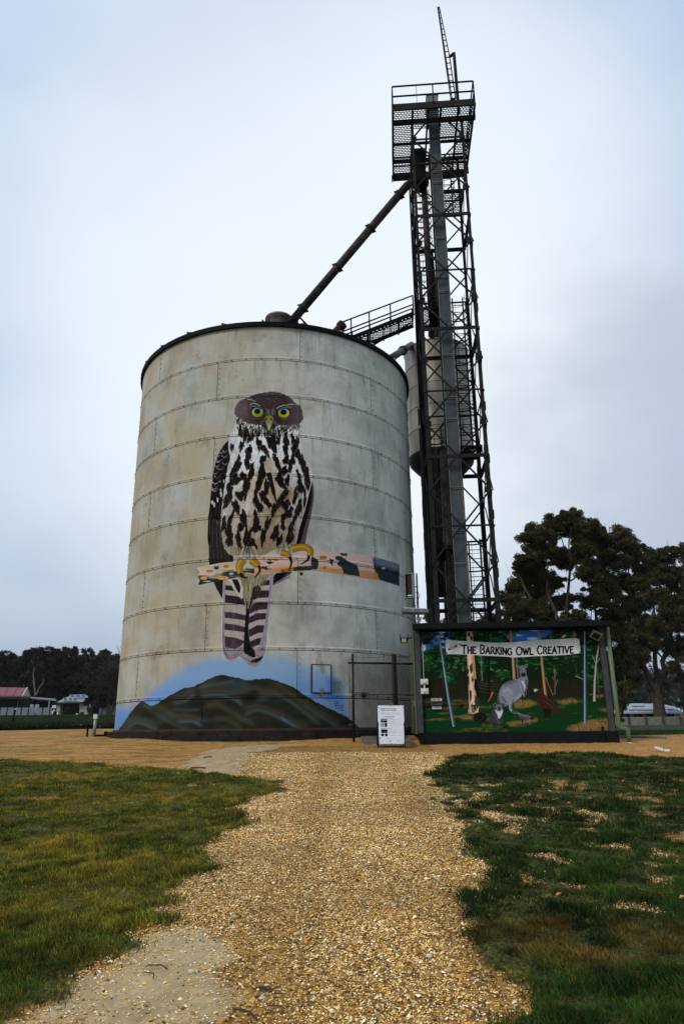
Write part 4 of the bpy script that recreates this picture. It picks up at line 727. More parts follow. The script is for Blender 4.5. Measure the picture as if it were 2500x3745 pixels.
# ---- grass
def blades(x, y, h, wd, c1, name, lab, lean=.5, ztop=0):
    n = len(x); z = ground_z(x, y)+(vn(x, y, .6, 21)-.5)*.03; t = rng.rand(n)*6.28; dx, dy = np.cos(t), np.sin(t); l = h*rng.uniform(.1, lean, n); t2 = t+rng.normal(0, .6, n)+1.57
    bx, by = np.cos(t2)*l, np.sin(t2)*l; w_ = wd/2
    V = np.stack([np.stack([x-dx*w_, y-dy*w_, z-.004], -1), np.stack([x+dx*w_, y+dy*w_, z-.004], -1), np.stack([x+bx*.5+dx*w_*.8, y+by*.5+dy*w_*.8, z+h*.55], -1), np.stack([x+bx, y+by, z+h*.95], -1)], 1)
    Fc = np.array([(0,1,2),(0,2,3)]); Fc = (Fc[None]+(np.arange(n)*4)[:, None, None]).reshape(-1, 3)
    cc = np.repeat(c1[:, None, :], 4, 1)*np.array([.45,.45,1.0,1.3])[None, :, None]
    o = fastmesh(name, V.reshape(-1, 3), Fc, M_blade, cc.reshape(-1, 3)); tag(o, lab, 'grass', kind='stuff'); return o
def grass_cols(x, y, right):
    n = len(x); a = vn(x, y, .8, 41)*.6+vn(x, y, .25, 42)*.4; e = vn(x, y, 1.6, 43)
    green = np.array([.040,.066,.007]) if not right else np.array([.034,.080,.010]); dgreen = np.array([.012,.036,.006]); yel = np.array([.21,.15,.015]); brn = np.array([.20,.11,.022])
    f = np.clip((a-.38)*3, 0, 1)[:, None]
    c = green*(1-f)+(dgreen if right else yel)*f
    if right:
        dry = np.clip(1-np.hypot((x-1.55)/1.0, (y-4.75)/.55), 0, 1)[:, None]; dry = dry*np.clip(vn(x, y, .3, 47)*2.2-.35, 0, 1)[:, None]; c = c*(1-np.minimum(dry*1.6, .7))+brn*np.minimum(dry*1.6, .7)
        o_ = (rng.rand(n) < .10)[:, None]; c = np.where(o_, yel*.7, c)
    else:
        f2 = np.clip((e-.5)*3, 0, 1)[:, None]; c = c*(1-f2*.5)+green*.7*f2*.5; o_ = (rng.rand(n) < .28)[:, None]; c = np.where(o_, yel*.9, c)
        near = np.clip((5.4-y)/1.6, 0, 1)[:, None]; c = c*(1-near*.55)+dgreen*near*.55
    m_ = .45+1.25*vn(x, y, .11, 44)[:, None]*(.5+vn(x, y, .35, 45)[:, None])
    return c*rng.uniform(.55, 1.45, (n, 1))*m_*(.74 if right else 1.35)
def grow(n, side, hmax, name, lab):
    m = n//7; x, y = scatter(m, 3.2, 15.2, 3.0, 10.5, .9); x = np.abs(x)*side; x = np.repeat(x, 7)+rng.normal(0, .018, m*7); y = np.repeat(y, 7)+rng.normal(0, .018, m*7); n = m*7
    g, _ = cover(x+rng.normal(0, .035, n), y+rng.normal(0, .06, n)); cl = vn(x, y, .16, 51)*.6+vn(x, y, .5, 52)*.4; g &= rng.rand(n) < np.clip(.8+(cl-.3)*1.5, .75, 1); x, y, cl = x[g], y[g], cl[g]
    h = (.028+hmax*np.clip(cl-.35, 0, 1)**1.2*2)*rng.uniform(.6, 1.3, len(x)); wd = .0042*(.6+y/7)
    return blades(x, y, h, wd, grass_cols(x, y, side > 0), name, lab, .9)
grow(480000, -1, .045, 'grass', 'short yellow green turf growing left of the gravel path')
grow(450000, 1, .058, 'grass', 'dark green clumpy turf growing right of the gravel path')
# weeds at the edges and far turf
n = 60000; x = rng.uniform(6.5, 24, n); y = 19.3+(rng.rand(n)**1.6)*22; blades(x, y, rng.uniform(.05, .12, n), np.full(n, .02), np.tile([.035,.075,.016], (n, 1))*rng.uniform(.6, 1.4, (n, 1)), 'grass', 'green lawn beyond the hut running back to the pale fence')
n = 90000; y = 31+(rng.rand(n)**1.7)*112; x = -y*rng.uniform(.30, .62, n); cdk = np.tile([.020,.036,.008], (n, 1))*rng.uniform(.5, 1.4, (n, 1)); k = rng.rand(n) < .12; cdk[k] = [.10,.10,.02]
blades(x, y, rng.uniform(.03, .07, n)*(y/60), .012*y/10, cdk, 'grass', 'rough dark grass on the bank below the far houses')
n = 30000; y = 30.0+rng.rand(n)*3.4; x = -y*rng.uniform(.30, .62, n); blades(x, y, rng.uniform(.1, .34, n)*(.4+vn(x, y, 1.2, 3)), np.full(n, .025), np.tile([.02,.032,.012], (n, 1))*rng.uniform(.5, 1.5, (n, 1)), 'weeds', 'low dark weeds along the far edge of the tan yard')
n = 1000; y = 30.2+rng.rand(n)*2.6; x = -y*rng.uniform(.30, .62, n); k = vn(x, y, 1.3, 13) > .45; x, y = x[k], y[k]
blades(x, y, rng.uniform(.05, .2, len(x)), np.full(len(x), .07), np.tile([.7,.72,.76], (len(x), 1)), 'litter', 'white scraps and pale stalks caught in the weeds by the yard edge', 1.2)
# ================================================================ THE SILO
SC = Vector((-2.3383, 23.2829, 0)); SR = 4.734
zs = [v+EYE for v in (11.73, 10.511, 9.297, 8.075, 6.859, 5.637, 4.425, 3.208, 1.991, .777, -.016)]
SB = EYE-.2
silo = thing('silo', 'tall round steel grain silo painted with an owl perched above a hill', 'silo', (SC.x, SC.y, SB))
print('paint', time.time()-T0)
cvs = paint_silo()
TH0, TH1, TW, THh = -math.radians(82), math.radians(82), 1560, 1500
tz0, tz1 = EYE-.05, EYE+10.5
TW, THh = 1640, 1320
th = (np.arange(TW)+.5)/TW*(TH1-TH0)+TH0; zz = (np.arange(THh)+.5)/THh*(tz1-tz0)+tz0; TT, ZZ = np.meshgrid(th, zz)
def sample(cv, U, Vv):
    i, j = (U-cv.x0)*cv.k-.5, (Vv-cv.y0)*cv.k-.5; ok = (i > 0) & (i < cv.w-2) & (j > 0) & (j < cv.h-2)
    i, j = np.clip(i, 0, cv.w-2.01), np.clip(j, 0, cv.h-2.01); a, b = i.astype(int), j.astype(int); u, v = (i-a)[..., None], (j-b)[..., None]
    A = cv.a.copy(); A[..., :3] *= A[..., 3:]
    r = (A[b, a]*(1-u)+A[b, a+1]*u)*(1-v)+(A[b+1, a]*(1-u)+A[b+1, a+1]*u)*v
    al = r[..., 3:]*ok[..., None]; return np.concatenate([r[..., :3]/np.maximum(r[..., 3:], 1e-4), al], -1)
U_, V_ = project(SC.x+SR*np.sin(TT), SC.y-SR*np.cos(TT), ZZ)
def image(name, arr):
    im = bpy.data.images.new(name, arr.shape[1], arr.shape[0], alpha=True); im.alpha_mode = 'CHANNEL_PACKED'
    im.pixels.foreach_set(np.ascontiguousarray(arr, np.float32).ravel()); im.update(); im.pack(); return im
tex = sample(cvs, U_, V_)
im_silo = image('owl_painting', tex)
print('painted', time.time()-T0)
def silo_material():
    m = bpy.data.materials.new('silo_sheet'); m.use_nodes = True; nt = m.node_tree; b = nt.nodes['Principled BSDF']; N = nt.nodes.new; L = nt.links.new
    g = N('ShaderNodeNewGeometry'); oi = N('ShaderNodeObjectInfo')
    def noise(sc_, st, det=5, ro=.6, loc=(0, 0, 0)):
        mp = N('ShaderNodeMapping'); mp.inputs['Scale'].default_value = st; mp.inputs['Location'].default_value = loc; L(g.outputs['Position'], mp.inputs['Vector'])
        n = N('ShaderNodeTexNoise'); n.inputs['Scale'].default_value = sc_; n.inputs['Detail'].default_value = det; n.inputs['Roughness'].default_value = ro; L(mp.outputs[0], n.inputs['Vector']); return n.outputs['Fac']
    def rng_(s, a, b_, c=0, d=1):
        r = N('ShaderNodeMapRange'); r.inputs[1].default_value, r.inputs[2].default_value, r.inputs[3].default_value, r.inputs[4].default_value = a, b_, c, d; L(s, r.inputs[0]); return r.outputs[0]
    def mix(f, a, b_, mode='MIX'):
        x = N('ShaderNodeMix'); x.data_type = 'RGBA'; x.blend_type = mode
        if isinstance(f, float): x.inputs[0].default_value = f
        else: L(f, x.inputs[0])
        for s, k in ((a, 6), (b_, 7)):
            if isinstance(s, tuple): x.inputs[k].default_value = (*s, 1)
            else: L(s, x.inputs[k])
        return x.outputs[2]
    sx = N('ShaderNodeSeparateXYZ'); L(g.outputs['Position'], sx.inputs[0])
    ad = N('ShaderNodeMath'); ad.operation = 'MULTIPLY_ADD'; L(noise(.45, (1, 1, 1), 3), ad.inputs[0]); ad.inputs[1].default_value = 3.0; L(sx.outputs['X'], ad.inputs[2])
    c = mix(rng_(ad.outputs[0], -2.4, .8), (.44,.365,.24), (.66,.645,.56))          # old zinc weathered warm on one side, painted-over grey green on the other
    c = mix(rng_(ad.outputs[0], 2.2, 5.2), c, (.46,.455,.405))  # darker grey toward the right: light falling off round the wall, painted in
    c = mix(rng_(noise(.7, (1, 1, 1.2), 6, .6, (4, 2, 9)), .42, .62), c, (.46,.465,.40))
    c = mix(rng_(noise(.8, (1, 1, 1.4), 6, .65, (9, 1, 3)), .56, .72, 0, .55), c, (.30,.24,.15))
    c = mix(rng_(noise(2.2, (1.6, 1.6, .30), 6, .7), .52, .72, 0, .65), c, (.27,.24,.185))   # run marks
    c = mix(rng_(noise(5, (2.0, 2.0, .16), 4, .7, (2, 5, 1)), .6, .75, 0, .35), c, (.60,.60,.56))
    c = mix(rng_(noise(1.1, (1, 1, 1), 8, .75, (1, 8, 4)), .60, .72, 0, .8), c, (.15,.11,.07))
    c = mix(rng_(noise(.9, (1, 1, .8), 5, .6, (11, 3, 6)), .50, .68, 0, .6), c, (.24,.235,.195))
    c = mix(rng_(noise(2.2, (.35, .35, 4), 6, .7, (3, 3, 3)), .66, .72, 0, .5), c, (.17,.13,.09))   # level scratches
    c = mix(rng_(noise(34, (1, 1, .6), 3, .6), .66, .72, 0, .5), c, (.13,.11,.09))
    c = mix(rng_(oi.outputs['Random'], 0, 1, 0, .10), c, (.62,.60,.52))
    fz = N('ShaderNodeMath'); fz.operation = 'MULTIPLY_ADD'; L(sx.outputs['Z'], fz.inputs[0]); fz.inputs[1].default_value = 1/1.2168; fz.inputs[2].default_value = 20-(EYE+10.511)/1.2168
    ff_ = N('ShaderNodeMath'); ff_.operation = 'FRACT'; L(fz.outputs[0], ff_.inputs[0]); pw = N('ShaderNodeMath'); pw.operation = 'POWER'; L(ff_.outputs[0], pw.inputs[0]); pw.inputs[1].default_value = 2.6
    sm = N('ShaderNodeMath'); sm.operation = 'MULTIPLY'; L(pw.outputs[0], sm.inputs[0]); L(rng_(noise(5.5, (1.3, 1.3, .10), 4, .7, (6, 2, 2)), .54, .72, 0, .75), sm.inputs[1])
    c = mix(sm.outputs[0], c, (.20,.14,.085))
    rs_ = rng_(noise(4, (1, 1, .5), 4), .3, .7, .55, .75)
    uv = N('ShaderNodeUVMap'); uv.uv_map = 'mural'; im = N('ShaderNodeTexImage'); im.image = im_silo; im.interpolation = 'Linear'; im.extension = 'CLIP'; L(uv.outputs[0], im.inputs[0])
    fade = rng_(noise(3, (1, 1, .6), 6, .7, (7, 7, 7)), .3, .75, .0, .0)
    sb = N('ShaderNodeMath'); sb.operation = 'SUBTRACT'; sb.use_clamp = True; L(im.outputs['Alpha'], sb.inputs[0]); L(fade, sb.inputs[1])
    gm_ = N('ShaderNodeGamma'); gm_.inputs[1].default_value = 1.12; L(im.outputs['Color'], gm_.inputs[0]); c = mix(sb.outputs[0], c, gm_.outputs[0])
    L(c, b.inputs['Base Color']); L(rs_, b.inputs['Roughness']); b.inputs['Metallic'].default_value = 0.0; b.inputs['Specular IOR Level'].default_value = .06
    bp = N('ShaderNodeBump'); bp.inputs['Strength'].default_value = .25; bp.inputs['Distance'].default_value = .05; L(noise(1.6, (1, 1, .7), 3), bp.inputs['Height']); L(bp.outputs[0], b.inputs['Normal'])
    return m
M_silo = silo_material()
def silo_piece(name, prof, a0, a1, n, m=None, parent=None):
    """sheet bent to the silo wall; prof = [(radius offset, z)], UV laid round the wall for the mural"""
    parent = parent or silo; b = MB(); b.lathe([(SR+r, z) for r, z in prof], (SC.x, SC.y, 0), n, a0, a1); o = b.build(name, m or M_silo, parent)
    me = o.data; uv = me.uv_layers.new(name='mural'); co = np.zeros(len(me.vertices)*3); me.vertices.foreach_get('co', co); co = co.reshape(-1, 3)
    li = np.zeros(len(me.loops), int); me.loops.foreach_get('vertex_index', li); t = np.arctan2(co[:, 0]-SC.x, -(co[:, 1]-SC.y))
    t = np.where(np.cos((a0+a1)/2) < -.1, 3.0, t)
    q = np.stack([(t-TH0)/(TH1-TH0), (co[:, 2]-tz0)/(tz1-tz0)], -1)[li]; uv.data.foreach_set('uv', q.ravel())
    me.shade_smooth(); me.set_sharp_from_angle(angle=math.radians(25)); return o
b = MB(); b.lathe([(SR-.02, zs[-1]), (SR-.02, zs[0])], (SC.x, SC.y, 0), 72); b.build('inner_shell', M_black, silo, True)
bolts = MB()
def stud(th, z, r=.016):
    c = Vector((SC.x+(SR+.012)*math.sin(th), SC.y-(SR+.012)*math.cos(th), z)); R = Matrix.Rotation(th, 3, 'Z'); bolts.box(c, (r*2, .024, r*2), R)
gapv = .0016
for k in range(10):
    z1, z0 = zs[k], zs[k+1]; off = math.radians(13.8 if k % 2 == 0 else -16.2)
    lip = .012
    for s in range(6):
        a0, a1 = off+s*PI/3+gapv, off+(s+1)*PI/3-gapv
        prof = [(0, z1-.006), (0, z0+.11), (.012, z0+.095), (.012, z0+.06), (.002, z0+.05), (.002, z0+.010), (-.012, z0+.008)]
        if k == 9: prof = [(0, z1-.010), (0, z0)]
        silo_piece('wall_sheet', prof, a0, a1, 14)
        for q in range(1, 7): stud(a0+.010, z0+(z1-z0)*q/7, .007)
    if k < 9:
        for s in range(66): stud(off+.04+s*2*PI/66, z0+.034+(.012 if s % 3 else 0), .011)
stuff(bolts.build('bolts', M_bolt, silo))
# eave, roof, roof sheets
b = MB(); b.lathe([(SR+.02, zs[0]-.10), (SR+.085, zs[0]-.10), (SR+.085, zs[0]+.03), (SR-.05, zs[0]+.05)], (SC.x, SC.y, 0), 96); b.build('eave_ring', M_black, silo)
apex = zs[0]+.05+SR*.50
for s in range(24):
    b = MB(); a0, a1 = s*PI/12, (s+1)*PI/12-.004
    b.lathe([(SR+.09, zs[0]+.04), (.3, apex-.15)], (SC.x, SC.y, 0), 3, a0, a1); rb = [Vector((SC.x+r*math.sin(a0), SC.y-r*math.cos(a0), z)) for r, z in ((SR+.09, zs[0]+.07), (.3, apex-.12))]; b.bar(rb[0], rb[1], .04, .05); b.build('roof_sheet', M_bin, silo)
b = MB(); b.lathe([(0, apex+.62), (.5, apex+.58), (.52, apex+.50), (.40, apex+.46), (.40, apex-.2)], (SC.x+.05, SC.y-.35, 0), 28); b.build('filler_cap', M_bin, silo, True)
# plinth with broken edge
b = MB(); n = 96; b.lathe([(SR-.2, zs[-1]+.012), (SR+.16, zs[-1]+.012), (SR+.20, zs[-1]-.02), (SR+.20, SB-.25)], (SC.x, SC.y, 0), n); b.build('plinth', M_conc, silo)
b = MB(); b.lathe([(SR+.015, zs[-1]+.05), (SR+.035, zs[-1]+.05), (SR+.05, zs[-1]+.006), (SR, zs[-1]+.006)], (SC.x, SC.y, 0), 96); b.build('base_angle', M_rust, silo)
# hatch
ta, tb, hz0, hz1 = math.radians(18.6), math.radians(24.6), EYE+.92, EYE+1.61
fr = [(.012, hz1+.03), (.03, hz1+.03), (.03, hz0-.03), (.012, hz0-.03)]
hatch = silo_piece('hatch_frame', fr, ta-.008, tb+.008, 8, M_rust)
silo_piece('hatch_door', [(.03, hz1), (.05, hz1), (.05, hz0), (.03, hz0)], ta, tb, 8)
R = Matrix.Rotation((ta+tb)/2, 3, 'Z'); c = Vector((SC.x+(SR+.07)*math.sin((ta+tb)/2), SC.y-(SR+.07)*math.cos((ta+tb)/2), hz0+.02)); b = MB(); b.box(c, (.05, .04, .07), R); b.box(c+Vector((0, -.005, .06)), (.1, .02, .02), R); b.box(c+Vector((0, 0, -.05)), (.04, .03, .05), R); b.build('padlock', M_brass, silo)
# little pipe and tap stub behind the fence
# ================================================================ ROOF FITTINGS
b = MB(); p = [at(985, 1180, 22.4), at(1060, 1157, 22.4)]
tw0 = at(1053, 1192, 22.3); spt = at(1488, 678, 22.1)
b = MB(); b.tube([tw0+(tw0-spt).normalized()*.9, tw0], .20, 18); b.tube([tw0, spt], .155, 18)
spout = thing('spout_pipe', 'long round grain spout slanting from the tower head down to the silo roof', 'pipe', tuple(tw0)); b.build('pipe', M_pipe, spout, True)
d = (spt-tw0); 
for t in (.12, .40, .68, .93):
    b = MB(); q = tw0+d*t; e = d.normalized()*.03; b.tube([q-e, q+e], .20, 18); b.build('flange', M_pipe, spout, True)
    b2 = MB(); s_ = d.normalized().cross(Vector((0, 1, 0))).normalized(); b2.box(q+s_*.22, (.06, .04, .05)); b2.box(q-s_*.22, (.06, .04, .05)); b2.build('clamp', M_dark, spout)
b = MB(); q = spt; b.tube([spt, spt+Vector((.28, .02, .12)), spt+Vector((.8, .1, .2))], .155, 16); b.build('elbow', M_pipe, spout, True)
st = thing('pipe_stay', 'black steel trestle holding the foot of the slanting spout', 'bracket', tuple(at(1087, 1190, 22)))
for a_, b_, w_ in (((1087,1150),(1087,1198),.07),((1087,1158),(1020,1182),.05),((1095,1160),(1142,1195),.05),((1020,1180),(1020,1192),.05),((1075,1185),(1100,1188),.05)):
    b = MB(); b.bar(at(*a_, 21.8), at(*b_, 21.8)-Vector((0, 0, .15)), w_); b.build('strut', M_black, st)
b = MB(); q0, q1 = at(1228, 1212, 20.9), at(1243, 1196, 20.9); b.tube([q0-(q1-q0)*2.0, q1], .13, 14); q2 = q1+(q1-q0)*.05; b.tube([q1, q1+(q1-q0)*.7], .17, 14)
tag(b.build('vent_stub', M_rust), 'short rusty vent stub poking over the silo rim beside the walkway', 'vent')
# ================================================================ THE ELEVATOR TOWER
YT = math.radians(-4); TU = Vector((math.cos(YT), math.sin(YT), 0)); TVv = Vector((-math.sin(YT), math.cos(YT), 0)); UP = Vector((0, 0, 1))
TO = Vector((2.77, 21.04, EYE)); W, D = 1.93, 1.95
def T(u, v, z): return TO+TU*u+TVv*v+UP*z
TR = Matrix((TU, TVv, UP)).transposed()
tower = thing('elevator_tower', 'tall dark lattice steel grain elevator tower behind the mural hut', 'tower', tuple(T(W/2, D/2, -.2)))
zt = 22.1; nodes = [21.17-2.333*k for k in range(10)]
corners = [(0, 0, 1, 1), (W, 0, -1, 1), (0, D, 1, -1), (W, D, -1, -1)]
for u, v, su, sv in corners:
    b = MB()
    for z0, z1, w_ in ((-.25, 8.6, .15), (8.4, 15.2, .13), (15.0, zt, .105)):
        b.box(T(u+su*w_/2-su*.02, v, (z0+z1)/2), (w_, .016, z1-z0), TR); b.box(T(u-su*.0, v+sv*w_/2, (z0+z1)/2), (.016, w_, z1-z0), TR)
    for z in (8.5, 15.1, 3.2):
        b.box(T(u+su*.05, v-sv*.012, z), (.15, .02, .42), TR)
        for q in range(5):
            for e in (.01, .09): b.box(T(u+su*e, v-sv*.025, z-.17+q*.085), (.022, .02, .022), TR)
    b.build('leg', M_dark, tower)
faces = [((0, 0), (W, 0), (0, -1)), ((0, D), (W, D), (0, 1)), ((0, 0), (0, D), (-1, 0)), ((W, 0), (W, D), (1, 0))]
for fi, (p, q, nn) in enumerate(faces):
    lo = -.2
    for k in range(len(nodes)):
        z = nodes[k]; zb = nodes[k+1] if k+1 < len(nodes) else None
        o = .03
        A = lambda pt, z_: T(pt[0]+nn[0]*o, pt[1]+nn[1]*o, z_)
        if zb is not None:
            for (s_, e_, oo) in ((p, q, 0), (q, p, .035)):
                b = MB(); a1, a2 = A(s_, z)+TU*nn[0]*oo+TVv*nn[1]*oo, A(e_, zb)+TU*nn[0]*oo+TVv*nn[1]*oo; b.bar(a1, a2, .055 if fi == 0 else .05, .03, up=TVv if fi < 2 else TU); b.build('brace', M_dark, tower)
            zc = (z+zb)/2; b = MB(); thick = .12 if k % 2 == 1 else .055
            b.bar(A(p, zc), A(q, zc), thick, .035, up=TVv if fi < 2 else TU); 
            if thick > .1: b.bar(A(p, zc)+UP*.05-TVv*nn[1]*.04-TU*nn[0]*.04, A(q, zc)+UP*.05-TVv*nn[1]*.04-TU*nn[0]*.04, .02, .08, up=TVv if fi < 2 else TU)
            b.build('cross_beam', M_dark, tower)
        if fi in (0,):
            for pt, s_ in ((p, 1), (q, -1)):
                b = MB(); b.box(T(pt[0]+s_*.08, -.035, z), (.2, .018, .2), TR)
                for q_ in range(6): b.box(T(pt[0]+s_*(.02+.05*(q_ % 3)), -.05, z-.05+.1*(q_//3)), (.02, .02, .02), TR)
                b.build('gusset', M_dark, tower)
        # inner tie beams front to back
for fi, (p, q) in enumerate((((0, 0), (W, 0)), ((0, D), (W, D)))):       # crown bracing under the platform
    b = MB(); yy = -.03 if fi == 0 else D+.03
    b.bar(T(0, yy, 21.17), T(.62, yy, zt-.1), .06, .03, up=TVv); b.bar(T(W, yy, 21.17), T(1.32, yy, zt-.1), .06, .03, up=TVv); b.bar(T(0, yy, 21.13), T(W, yy, 21.13), .06, .04, up=TVv); b.build('brace', M_dark, tower)
# casing of the bucket elevator (front leg), with flanges
cu0, cu1, cv0, cv1 = .70, 1.06, .28, .56
edges = [22.9, 21.55, 19.85, 19.35, 16.9, 15.25, 14.65, 12.15, 10.55, 9.75, 7.35, 5.9, 4.85, 2.4, -.1]
for z1, z0 in zip(edges[:-1], edges[1:]):
    b = MB(); b.box(T((cu0+cu1)/2, (cv0+cv1)/2, (z0+z1)/2), (cu1-cu0, cv1-cv0, z1-z0-.012), TR); o = b.build('casing_section', M_chute, tower)
    b = MB()
    for u in (cu0-.012, cu1+.012): b.box(T(u, cv0-.012, (z0+z1)/2), (.03, .035, z1-z0-.09), TR)
    b.box(T((cu0+cu1)/2, cv0-.014, z0+.03), (cu1-cu0+.07, .05, .035), TR); b.box(T((cu0+cu1)/2, cv0-.010, z1-.03), (cu1-cu0+.07, .04, .02), TR)
    b.build('casing_flange', M_chedge, o)
b = MB(); b.box(T(.9, 1.3, 10.9), (.36, .28, 21.9), TR); b.build('return_casing', M_black, tower)
b = MB(); b.box(T(.89, .75, 23.2), (.42, .9, .75), TR); b.box(T(.89, .75, 23.62), (.48, .96, .04), TR); b.box(T(.80, .4, 23.68), (.07, .03, .10), TR); b.build('elevator_head', M_bin, tower)
b = MB(); b.box(T(.30, .95, 20.6), (.42, .7, 1.5), TR); b.build('drive_housing', M_black, tower)
b = MB(); b.tube([T(.45, 1.25, 20.2), T(.47, 1.25, 14.3)], .12, 12); b.build('down_pipe', M_pipe, tower, True)
for P_, r_ in (([T(.56, 1.5, 14.4), T(.55, 2.6, 14.35)], .15), ([T(.60, 1.0, 8.9), T(.58, 1.0, 0)], .13), ([T(.3, 1.2, 9.1), T(.3, 1.2, 4.0)], .09)): b = MB(); b.tube(P_, r_, 12); b.build('down_pipe', M_pipe, tower, True)
b = MB(); b.box(T(-.12, .9, 15.3), (.06, .09, 9.6), TR); b.box(T(-.10, 1.15, 9.8), (.05, .16, 12), TR); b.build('conduit', M_black, tower)
b = MB(); b.box(T(-.05, 1.35, 8.9), (.04, .40, 18.2), TR); b.build('duct', M_black, tower)
b = MB(); b.box(T(-.16, .6, 4.8), (.09, .08, 9.6), TR); b.box(T(-.06, .45, 3.6), (.05, .05, 7.2), TR); b.build('conduit', M_dark, tower)
# small junction boxes and plates on the outer edges
b = MB()
for k in range(9): b.box(T(-.17, .95, 1.4+k*1.1), (.05, .14, .55), TR)
for k in range(6): b.box(T(W+.10, .5, 4.6+k*1.9), (.03, .18, .28), TR)
b.build('cover_plate', M_dark, tower)
# ladders with cages
def ladder(name, u, v, z0, z1, side=1, cage=True, w_=.38):
    """side +1: cage bulges away from the viewer"""
    b = MB()
    for du in (0, w_): b.box(T(u+du, v, (z0+z1)/2), (.05, .03, z1-z0), TR)
    z = z0+.2
    while z < z1: b.bar(T(u, v, z), T(u+w_, v, z), .022); z += .30
    lad = b.build(name, M_dark, tower)
    if cage:
        b = MB(); uc, rr = u+w_/2, .36; hp = lambda a: (uc+rr*math.sin(a), v+side*(.02+rr*(1-math.cos(a))) if False else v+side*(.34-rr*math.cos(a)))
        A = [math.radians(t) for t in range(28, 333, 22)]
        z = z0+.7; k = 0
        while z < z1+.3:
            pts = [T(*hp(a), z) for a in A]
            big = k % 3 == 0
            for p_, q_ in zip(pts[:-1], pts[1:]): b.bar(p_, q_, .014 if not big else .02, .014 if not big else .045)
            z += .31; k += 1
        for a in A[1:-1:2]: b.bar(T(*hp(a), z0+.7), T(*hp(a), z1+.25), .012)
        b.build('ladder_cage', M_dark, tower)
ladder('ladder', .16, 1.55, 14.6, 21.9); ladder('ladder', 1.28, 1.5, 9.3, 15.2); ladder('ladder', .22, 1.5, 3.4, 10.0); ladder('ladder', 1.30, 1.5, .6, 5.9); ladder('ladder', 1.22, 2.0, 19.4, 22.3, cage=True); ladder('ladder', .22, 1.5, -.1, 3.2, cage=False)
# expanded metal floors
def mesh_floor(name, u0, u1, v0, v1, z, parent, pitch=.085, wd=.022, m=None, conv=T):
    b = MB(); n = max(int((v1-v0)/pitch), 1); mrow = max(int((u1-u0)/(pitch*1.25)), 1)
    for i in range(n+1): v = v0+(v1-v0)*i/n; b.bar(conv(u0, v, z), conv(u1, v, z), wd, .02)
    for i in range(n):
        for j in range(mrow):
            u = u0+(j+(.5 if i % 2 else 0))*(u1-u0)/mrow; b.bar(conv(u, v0+(v1-v0)*i/n, z), conv(u, v0+(v1-v0)*(i+1)/n, z), wd*1.1, .02)
    return stuff(b.build(name, m or M_black, parent))
def landing(u0, u1, v0, v1, z):
    fl = mesh_floor('landing_floor', u0, u1, v0, v1, z, tower)
    b = MB()
    for p, q in (((u0, v0), (u1, v0)), ((u0, v1), (u1, v1)), ((u0, v0), (u0, v1)), ((u1, v0), (u1, v1))): b.bar(T(*p, z-.05), T(*q, z-.05), .05, .13)
    b.build('landing_beam', M_black, tower)
landing(.05, .68, .7, 1.9, 14.35); landing(1.1, 1.88, .9, 1.9, 9.05); landing(.05, .68, .3, 1.9, 5.45); landing(1.1, 1.85, .5, 1.8, 19.2)
# head platform
PU0, PU1, PV0, PV1, PZ = -.68, 2.34, -.60, 2.85, 22.15
plat_parts = [(PU0, .05, PV0, PV1), (.05, .62, PV0, .45), (.05, .62, 1.75, PV1), (1.10, PU1, PV0, 1.1), (1.75, PU1, 1.1, PV1), (1.10, 1.75, 2.05, PV1), (.62, 1.10, PV0, .2)]
for p in plat_parts: mesh_floor('floor_panel', *p, PZ, tower)
for (a_, b_, h_) in (((PU0, PV0), (PU1, PV0), .16), ((PU0-.03, 0), (PU1+.08, 0), .20), ((PU0, PV1), (PU1, PV1), .20), ((PU0, PV0), (PU0, PV1), .15), ((PU1, PV0), (PU1, PV1), .15), ((.05, PV0), (.05, PV1), .12), ((1.1, PV0), (1.1, PV1), .12), ((.62, PV0), (.62, PV1), .10), ((1.75, PV0), (1.75, PV1), .10), ((PU0, D), (PU1, D), .16), ((PU0, 1.1), (PU1, 1.1), .10)):
    b = MB(); b.bar(T(*a_, PZ-h_/2-.02), T(*b_, PZ-h_/2-.02), .07, h_); b.build('floor_beam', M_black if h_ < .15 else M_dark, tower)
def rail(p, q, posts=2, z=PZ, hh=(.50, .98)):
    for i in range(posts+1):
        t = i/posts; u, v = p[0]+(q[0]-p[0])*t, p[1]+(q[1]-p[1])*t; b = MB(); b.bar(T(u, v, z-.1), T(u, v, z+hh[1]), .04); b.build('rail_post', M_black, tower)
    for h in hh: b = MB(); b.bar(T(*p, z+h), T(*q, z+h), .045); b.build('hand_rail', M_black, tower)
    b = MB(); b.bar(T(*p, z+.08), T(*q, z+.08), .012, .12); b.build('kick_plate', M_dark, tower)
rail((PU0, PV0), (PU1, PV0), 2); rail((PU0, PV0), (PU0, PV1), 3); rail((PU1, PV0), (PU1, PV1), 3); rail((PU0, PV1), (PU1, PV1), 2)
b = MB(); b.bar(T(.22, PV0+.02, PZ-.8), T(.22, PV0+.02, PZ+.95), .014); b.build('cable', M_black, tower)
b = MB()
for u, v, z in ((PU1+.06, -.02, 22.2), (PU1+.05, 2.6, 22.0), (PU0-.04, 2.8, 22.0)): b.box(T(u, v, z), (.06, .05, .32), TR)
b.build('bracket', M_dark, tower)
